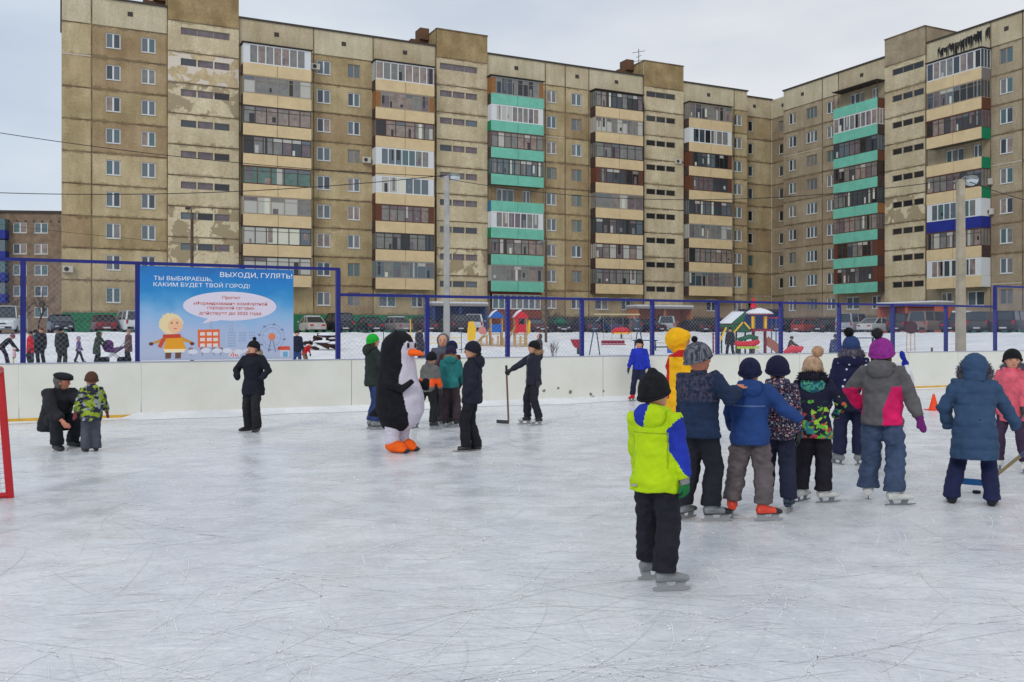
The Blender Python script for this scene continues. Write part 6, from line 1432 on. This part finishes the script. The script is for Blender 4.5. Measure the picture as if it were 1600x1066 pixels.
small('spring_rocker', 969, 80, 'red and yellow car shaped spring rocker behind the swing seat', 'rocker', fn_car)
def fn_frame(r_):
    for a in (-.8, .8): q = MB(); q.bar((a, 0, -.1), (a, 0, .75), .05); q.build('post', GALV, r_)
    q = MB(); q.bar((-.8, 0, .75), (.8, 0, .75), .05); q.bar((-.8, 0, .45), (.8, 0, .45), .04); q.build('rail', mat('rail_pale', lin(170, 160, 120), .6), r_)
small('railing', 1040, 62, 'small pale metal railing standing in the snow right of the swing', 'railing', fn_frame)
def fn_bench(L_, m1, m2=None, h=.42):
    def f(r_):
        q = MB(); q.box(-L_ / 2, L_ / 2, -.2, .2, h, h + .06); q.build('seat', m1, r_)
        for a in (-L_ / 2 + .15, L_ / 2 - .2): q = MB(); q.box(a, a + .06, -.15, .15, -.2, h - .002); q.build('leg', m2 or m1, r_)
        q = MB(); q.box(-L_ / 2 + .03, L_ / 2 - .03, -.18, .18, h + .062, h + .14); q.build('snow_cap', SNOWC, r_, bevel=.025)
    return f
BDK = mat('bench_dark', lin(52, 40, 40), .8); small('bench', 1042, 37, 'long dark low bench with snow behind the rink boards', 'bench', fn_bench(1.5, BDK, h=.2)); small('bench', 1418, 38, 'brown plank bench near the leftmost blue mitten above the boards', 'bench', fn_bench(1.2, mat('bench_brown', lin(96, 72, 68), .8), h=.25))
small('bench', 1008, 70, 'blue grey bench behind the right legs of the swing', 'bench', fn_bench(1.9, SW, h=.7)); small('bench', 1345, 72, 'slim snowy blue bench right of the seated person', 'bench', fn_bench(2.2, SW, h=.75))
def fn_see(r_):
    q = MB(); q.bar((-1.4, 0, .5), (1.6, 0, .55), .08); q.build('beam', PDK, r_); q = MB(); q.box(-.35, .1, -.15, .15, .15, .5); q.build('base', PB_, r_)
    for a in (-1.3, 1.5): q = MB(); q.bar((a, -.15, .53), (a, -.15, .85), .04); q.build('handle', PY, r_)
small('seesaw', 1052, 56, 'long low seesaw with a blue base in the snow', 'seesaw', fn_see)
# play castle on the right
p = at(1172, 62, gz(1172, 62)); r_ = empty('play_castle', p, 0, 'large play castle with snowy cone roof, green ramp roof and red yellow posts', 'play castle')
for i, (x, y) in enumerate(((.1, -.3), (.38, .5), (.95, -.3), (1.1, .5))):
    q = MB(); q.tube([(x, y, -.2), (x, y, 1.65)], .07, 10); q.build('post', PDK if i % 2 else mat('post_red', lin(120, 30, 40), .6), r_)
    q = MB(); q.tube([(x, y, 1.68), (x, y, 2.5)], .1, 12); q.build('yellow_post', PY, r_, smooth=40)
q = MB(); q.box(-.15, 1.4, -.5, .7, 1.5, 1.64); q.build('deck', mat('deck_red', lin(140, 34, 44), .6), r_)
q = MB(); q.lathe([(.95, 2.62), (.5, 2.85), (.12, 2.98)], (.6, .1, 0), 20); ro = q.build('cone_roof', PR, r_); q = MB(); q.lathe([(.97, 2.66), (.85, 2.78), (.5, 2.95), (.12, 3.06)], (.6, .1, 0), 20); q.build('snow_cap', SNOWC, ro, smooth=True)
q = MB(); q.lathe([(.22, 3.03), (.17, 3.35), (.02, 3.8)], (.25, .1, 0), 12); q.build('spire', PR, r_, smooth=40)
q = MB(); q.prism([(-1.9, 2.0), (-1.0, 2.75), (-.35, 2.75), (-.5, 2.2), (-.9, 2.0)], (0, -.35, 0), (1, 0, 0), (0, 0, 1), (0, 1.0, 0)); g_ = q.build('ramp_roof', PG_, r_); q = MB(); q.add([(-1.95, -.36, 2.02), (-1.05, -.36, 2.8), (-.45, -.36, 2.8), (-1.35, -.36, 2.02), (-1.95, .66, 2.05), (-1.05, .66, 2.83), (-.45, .66, 2.83), (-1.35, .66, 2.05)], [(0, 1, 2, 3), (4, 7, 6, 5), (0, 4, 5, 1), (2, 6, 7, 3), (1, 5, 6, 2), (0, 3, 7, 4)]); q.build('snow_cap', SNOWC, g_)
q = MB(); q.box(-2.2, -.05, -.4, .0, 1.78, 1.92); q.box(-1.6, -.1, -.35, .3, 1.45, 1.76); q.build('green_panel', PG_, r_)
for x0, x1, z0, z1 in ((-1.2, -.6, 1.4, 2.1), (-.5, .0, 2.1, 1.5), (-2.1, -1.7, .9, 1.75)): q = MB(); q.bar((x0, -.45, z0), (x1, -.45, z1), .1); q.build('brace', PY, r_)
for x in (-1.5, -.9, -.3): q = MB(); q.bar((x, .1, -.2), (x, .1, 1.45), .1); q.build('post', PDK, r_)
q = MB(); q.tube([(-.9, -.4, .9), (-.1, -.4, 1.15), (.4, -.4, 1.0)], .16, 10); q.build('tunnel', PG_, r_, smooth=True)
q = MB(); q.bar((1.0, -.2, .95), (2.0, -.3, .15), .08, .55, up=(1, 0, 1)); q.build('slide', mat('slide_brown', lin(150, 96, 76), .6), r_)
for x in (1.55, 1.85): q = MB(); q.bar((x, .4, -.2), (x, .4, 2.4), .06); q.build('net_post', PB_, r_)
q = MB(); q.bar((1.2, .4, 2.4), (2.2, .4, 2.4), .07); q.build('top_bar', PR, r_)
for i in range(5): q = MB(); q.bar((-2.5, -.4, .15 + .28 * i), (-2.0, -.4, .15 + .28 * i), .04); q.build('rung', GALV, r_)
for x, m1 in ((-2.55, mat('post_red', lin(120, 30, 40), .6)), (-2.0, PDK)): q = MB(); q.bar((x, -.4, -.2), (x, -.4, 1.4), .09); q.build('ladder_post', m1, r_)
def fn_rock2(r_):
    q = MB(); q.tube([(-.75, 0, .75), (-.3, 0, .62), (.4, 0, .66), (.8, 0, .85)], [(.12, .14), (.24, .22), (.24, .22), (.1, .14)], 10); q.build('body', PR, r_, smooth=True)
    q = MB(); q.box(-.65, .75, -.27, -.22, .38, .52); q.build('trim', mat('play_lime', lin(170, 190, 60), .6), r_)
    for a in (-.45, .3): q = MB(); q.tube([(a, 0, -.1), (a, 0, .4)], .12, 8); q.build('leg', BLKLEA, r_)
small('spring_rocker', 1166, 58, 'red and lime spring rocker in front of the play castle', 'rocker', fn_rock2)
def fn_sled(r_):
    q = MB(); q.prism([(-.5, .42), (-.35, .1), (.5, .02), (.62, .2), (0, .25)], (0, -.25, 0), (1, 0, 0), (0, 0, 1), (0, .5, 0)); q.build('tub', mat('sled_blue', lin(52, 72, 104), .6), r_); q = MB(); q.tube([(-.5, 0, .4), (-.9, -.1, .7), (-1.1, -.1, .9)], .012, 5); q.build('cord', GALV, r_)
small('sledge', 1206, 44, 'blue plastic sledge lying on the snow beside the seated person', 'sledge', fn_sled)
def fn_red(r_):
    q = MB(); q.tube([(-.5, 0, .3), (-.1, 0, .55), (.35, 0, .5), (.5, 0, .65)], [(.1, .12), (.22, .2), (.2, .18), (.06, .08)], 10); q.build('body', mat('toy_coral', lin(206, 60, 72), .5), r_, smooth=True); q = MB(); q.tube([(0, 0, -.1), (0, 0, .35)], .1, 8); q.build('base', PR, r_)
small('spring_rocker', 1240, 50, 'coral red rocker ridden by the seated person', 'rocker', fn_red)
# dark round target on thin stand, stump, green yellow railing
def fn_target(r_):
    q = MB(); q.tube([(0, 0, 1.7), (0, .1, 1.7)], .45, 18); q.build('disc', mat('disc_dark', lin(66, 36, 36), .8), r_, smooth=40)
    for a in (-.3, 0, .3): q = MB(); q.bar((a, .1, -.2), (a * .9, .1, 1.35), .04); q.build('leg', PWD, r_)
small('target_stand', 1424, 66, 'dark round board on thin wooden legs before the parked cars', 'target', fn_target)
def fn_stump(r_): q = MB(); q.tube([(0, 0, -.1), (0, 0, .62)], [.06, .055], 8); q.build('post', WOODP, r_)
small('short_post', 1456, 48, 'short dark wooden post in the snow left of the tan lamp post', 'post', fn_stump)
def fn_rail(r_):
    for a in (-2.6, -1.3, 0.0, 1.3, 2.6): q = MB(); q.bar((a, 0, -.2), (a, 0, 1.5), .05); q.build('post', PG_, r_)
    q = MB(); q.bar((-2.6, 0, 1.05), (2.6, 0, 1.05), .05); q.bar((-2.6, 0, .7), (2.6, 0, .7), .05); q.build('rail', PY, r_)
    q = MB(); q.bar((-.75, -.4, -.2), (-.75, -.4, 2.3), .06); q.build('tall_post', PY, r_)
small('railing', 660, 62, 'green and yellow playground railing behind the lamp post', 'railing', fn_rail)
# snow covered log pile
rl = random.Random(7); r_ = empty('log_pile', at(497, 62, gz(497, 62)), 0, 'pile of dark logs and branches under snow right of the banner', 'log pile')
for i in range(15):
    x = rl.uniform(-1.2, 1.3); z = rl.uniform(.1, .95); L_ = rl.uniform(.5, 1.2); a = rl.uniform(-.5, .5); rr_ = rl.uniform(.08, .15); y = rl.uniform(-.5, .5)
    q = MB(); q.tube([(x - L_ / 2 * math.cos(a), y, z - L_ / 2 * math.sin(a)), (x + L_ / 2 * math.cos(a), y + .2, z + L_ / 2 * math.sin(a))], rr_, 8); lg = q.build('log', mat('log_dark', lin(62, 44, 40), .9, var=.3, vs=6), r_, smooth=50)
    if i % 3 != 2: q = MB(); q.ball((x, y, z + rr_ * 1.0), (L_ * .5, .2, .09), 10, 6); q.build('snow_cap', SNOWC, lg, smooth=True)
# leafless shrubs and trees
TW = mat('twig', lin(74, 62, 56), .9)
def bare(name, px, Y, h, spread, n, label, cat, seed, trunk=0.03, depth=3):
    rd = random.Random(seed); p = at(px, Y, gz(px, Y)); r_ = empty(name, p, 0, label, cat); br = MB(); tk = MB()
    def grow(a, d, L_, r0, lv):
        b = a + d * L_; (tk if lv == 0 else br).tube([a, a.lerp(b, .5) + Vector((rd.uniform(-1, 1), rd.uniform(-1, 1), 0)) * L_ * .06, b], [r0, r0 * .8, r0 * .55], 5)
        if lv >= depth: return
        for _ in range(3 + (lv > 0)):
            dd = (d + Vector((rd.uniform(-1, 1), rd.uniform(-1, 1), rd.uniform(-.1, .7))) * spread).normalized(); grow(a.lerp(b, rd.uniform(.45, 1)), dd, L_ * rd.uniform(.5, .75), r0 * .55, lv + 1)
    for i in range(n):
        d = Vector((rd.uniform(-1, 1) * (.45 if n > 1 else .05), rd.uniform(-1, 1) * .4, 1)).normalized(); grow(Vector((rd.uniform(-.15, .15), rd.uniform(-.1, .1), -.1)), d, h * (.5 if n > 1 else .42), trunk, 0)
    tk.build('trunk' if n == 1 else 'stems', TW, r_, smooth=60); br.build('branches', TW, r_)
bare('shrub', 865, 55, 1.1, .5, 9, 'leafless shrub in the snow between fence posts', 'shrub', 3, .014, 2)
bare('tree', 862, 92, 3.6, .8, 1, 'small bare tree before the facade right of the red bay', 'tree', 5, .07, 4)
bare('tree', 60, 98, 5.5, .7, 1, 'bare tree left of the tall block before the brick house', 'tree', 6, .1, 4)
bare('tree', 30, 95, 4.6, .7, 1, 'bare tree at the far left before the brick house', 'tree', 8, .09, 4)
# ================================================================ PEOPLE BEYOND THE BOARDS
BG = 'people beyond the rink boards'
def bgp(px, yf, ytop, yaw, label, **k):
    Y = k.pop('Y', None) or (1.6 - .2) * F / (yf - HY)
    gzz = gz(px, Y); H = ((HY - ytop) / F * Y + 1.6 - gzz) / (1.03)
    k.setdefault('tm', BLK); k.setdefault('bm_', BLKLEA); k.setdefault('hm', KNB); k.setdefault('gm', BLKLEA); k.setdefault('hh', .14)
    return person(px, 0, k.pop('H', H), yaw, label, BG, z=gzz, Y=Y, low=True, **k)
bgp(12, 570, 521, -95, 'adult in black jacket bending over a toddler behind the boards at far left', jm=BLK, H=1.6, lean=45, hipy=-.15, pelvis=.5, hm=mat('knit_rose', lin(120, 66, 76), .9), armR=(.1, .25, .35), armL=(-.1, .25, .4))
bgp(22, 571, 543, 90, 'toddler in pink and yellow snowsuit at far left behind the boards', jm=mat('toddler_pink', lin(206, 180, 190), .9), tm=mat('toddler_yellow', lin(190, 180, 70), .9), hh=.2, bulk=1.3, hm=mat('knit_pale', lin(200, 190, 190), .9))
bgp(47, 565, 514, 100, 'adult in bright red coat standing behind the leftmost fence post', jm=cloth('bg_red', (190, 26, 44)), hem=.16, bulk=1.15, Y=40)
bgp(55, 563, 512, 20, 'person in teal grey jacket behind the red coat', jm=cloth('bg_teal', (60, 92, 104)), tm=cloth('bg_grey', (70, 76, 82)), Y=42)
bgp(64, 563, 508, 150, 'person in black jacket with brown hat and boots right of the red coat', jm=BLK, hm=mat('hat_rust', lin(110, 62, 46), .9), bm_=mat('boot_brown', lin(96, 50, 40), .8), Y=41, bulk=1.15)
bgp(96, 576, 506, -30, 'man in long dark olive coat seen from behind near the dark hatchback', jm=cloth('bg_olive', (38, 42, 38)), tm=cloth('bg_olive2', (44, 46, 36)), hem=.14, bulk=1.2, Y=36.5, nohands=True, gm=None)
bgp(123, 567, 524, -80, 'child in purple patterned jacket walking on the snow behind the boards', jm=cells('bg_purple', [(120, 96, 150), (170, 160, 190), (70, 56, 100)], 14), tm=cloth('bg_slate', (44, 50, 62)), hh=.17, hm=mat('knit_lilac', lin(150, 140, 166), .9), footL=(-.06, .16, 0, 0), footR=(.06, -.14, 0, 0), armL=(-.16, .14, .52), armR=(.16, -.1, .5), bulk=1.15)
bgp(151, 568, 515, -60, 'woman in long green coat pushing the purple pram', jm=cloth('bg_green', (50, 58, 46)), hem=.24, hemw=1.1, bulk=1.15, lean=12, hood='up', furm=BROWNF, hat=None, armL=(-.12, .26, .55), armR=(.12, .26, .55), Y=41)
bgp(201, 565, 512, 120, 'woman in long brown coat standing right of the pram', jm=cloth('bg_brown', (92, 66, 64)), hem=.22, hemw=1.1, bulk=1.1, hm=mat('hat_tan', lin(150, 110, 96), .9), hat='beanie')
bgp(464, 571, 513, -170, 'person in dark coat and jeans standing at the right edge of the banner', jm=cloth('bg_ink', (30, 36, 56)), tm=JEANS, hem=.1, bulk=1.15, Y=36)
bgp(480, 571, 534, -120, 'child in red jacket bending down right of the banner', jm=cloth('bg_red2', (196, 30, 42)), H=1.2, lean=40, hipy=-.12, hh=.17, tm=cloth('bg_tan', (120, 100, 70)), Y=38)
bgp(842, 575, 518, 120, 'person in dark brown hooded coat outside the boards behind the stick holder', jm=cloth('bg_umber', (58, 52, 54)), hood='up', hoodm=cloth('bg_umber2', (74, 66, 64)), hat=None, Y=33, bulk=1.2)
bgp(655, 569, 506, -60, 'person in dark jacket standing outside behind the penguin costume', jm=cloth('bg_umber3', (48, 44, 48)), Y=36, bulk=1.15)
bgp(1141, 555, 509, 160, 'man in black standing with legs apart before the play castle', jm=BLK, footL=(-.12, 0, 10, 0), footR=(.12, 0, -10, 0), Y=52)
bgp(1233, 553, 522, -80, 'person in camouflage jacket sitting on the coral rocker', jm=cells('bg_camo', [(60, 66, 56), (110, 108, 96), (40, 42, 40)], 10), H=1.5, pelvis=.36, footL=(-.1, .26, 0, 0), footR=(.1, .28, 0, 0), lean=15, armL=(-.1, .3, .45), armR=(.1, .3, .45), Y=51)
bgp(1306, 571, 518, 20, 'person in blue grey patterned jacket outside the boards left of the star jacket', jm=cells('bg_bluegrey', [(56, 66, 100), (90, 100, 130), (40, 48, 76)], 16), hm=mat('knit_teal2', lin(50, 66, 80), .9), Y=34, bulk=1.2)
# pram
p = at(177, 41.5, gz(177, 41.5)); r_ = empty('pram', p, R(5), 'purple pram with raised hood between the green coat and the brown coat', 'pram')
PUR = mat('pram_purple', lin(84, 40, 96), .7, var=.15, vs=5)
q = MB(); q.tube([(-.42, 0, .8), (-.3, 0, .62), (.1, 0, .58), (.42, 0, .72)], [(.18, .06), (.22, .12), (.22, .13), (.18, .06)], 12, flat=(0, 1, 0)); link('carrycot', remeshed(q, .025, 2), PUR, r_)
q = MB(); q.ball((-.22, 0, .82), (.24, .22, .24), 14, 9); link('pram_hood', remeshed(q, .025, 2), PUR, r_)
for x in (-.38, .38):
    for y in (-.22, .22): q = MB(); q.tube([(x, y - .02, .15), (x, y + .02, .15)], .15, 14); q.build('wheel', TYRE, r_, smooth=40)
for y in (-.2, .2): q = MB(); q.tube([(-.38, y, .15), (.1, y, .5), (.62, y, 1.0)], .016, 6); q.tube([(.38, y, .15), (-.1, y, .5)], .016, 6); q.build('frame', GALV, r_)
q = MB(); q.tube([(.62, -.2, 1.0), (.62, .2, 1.0)], .02, 6); q.build('handle', BLKLEA, r_)
SC.collection.children.link(COL)
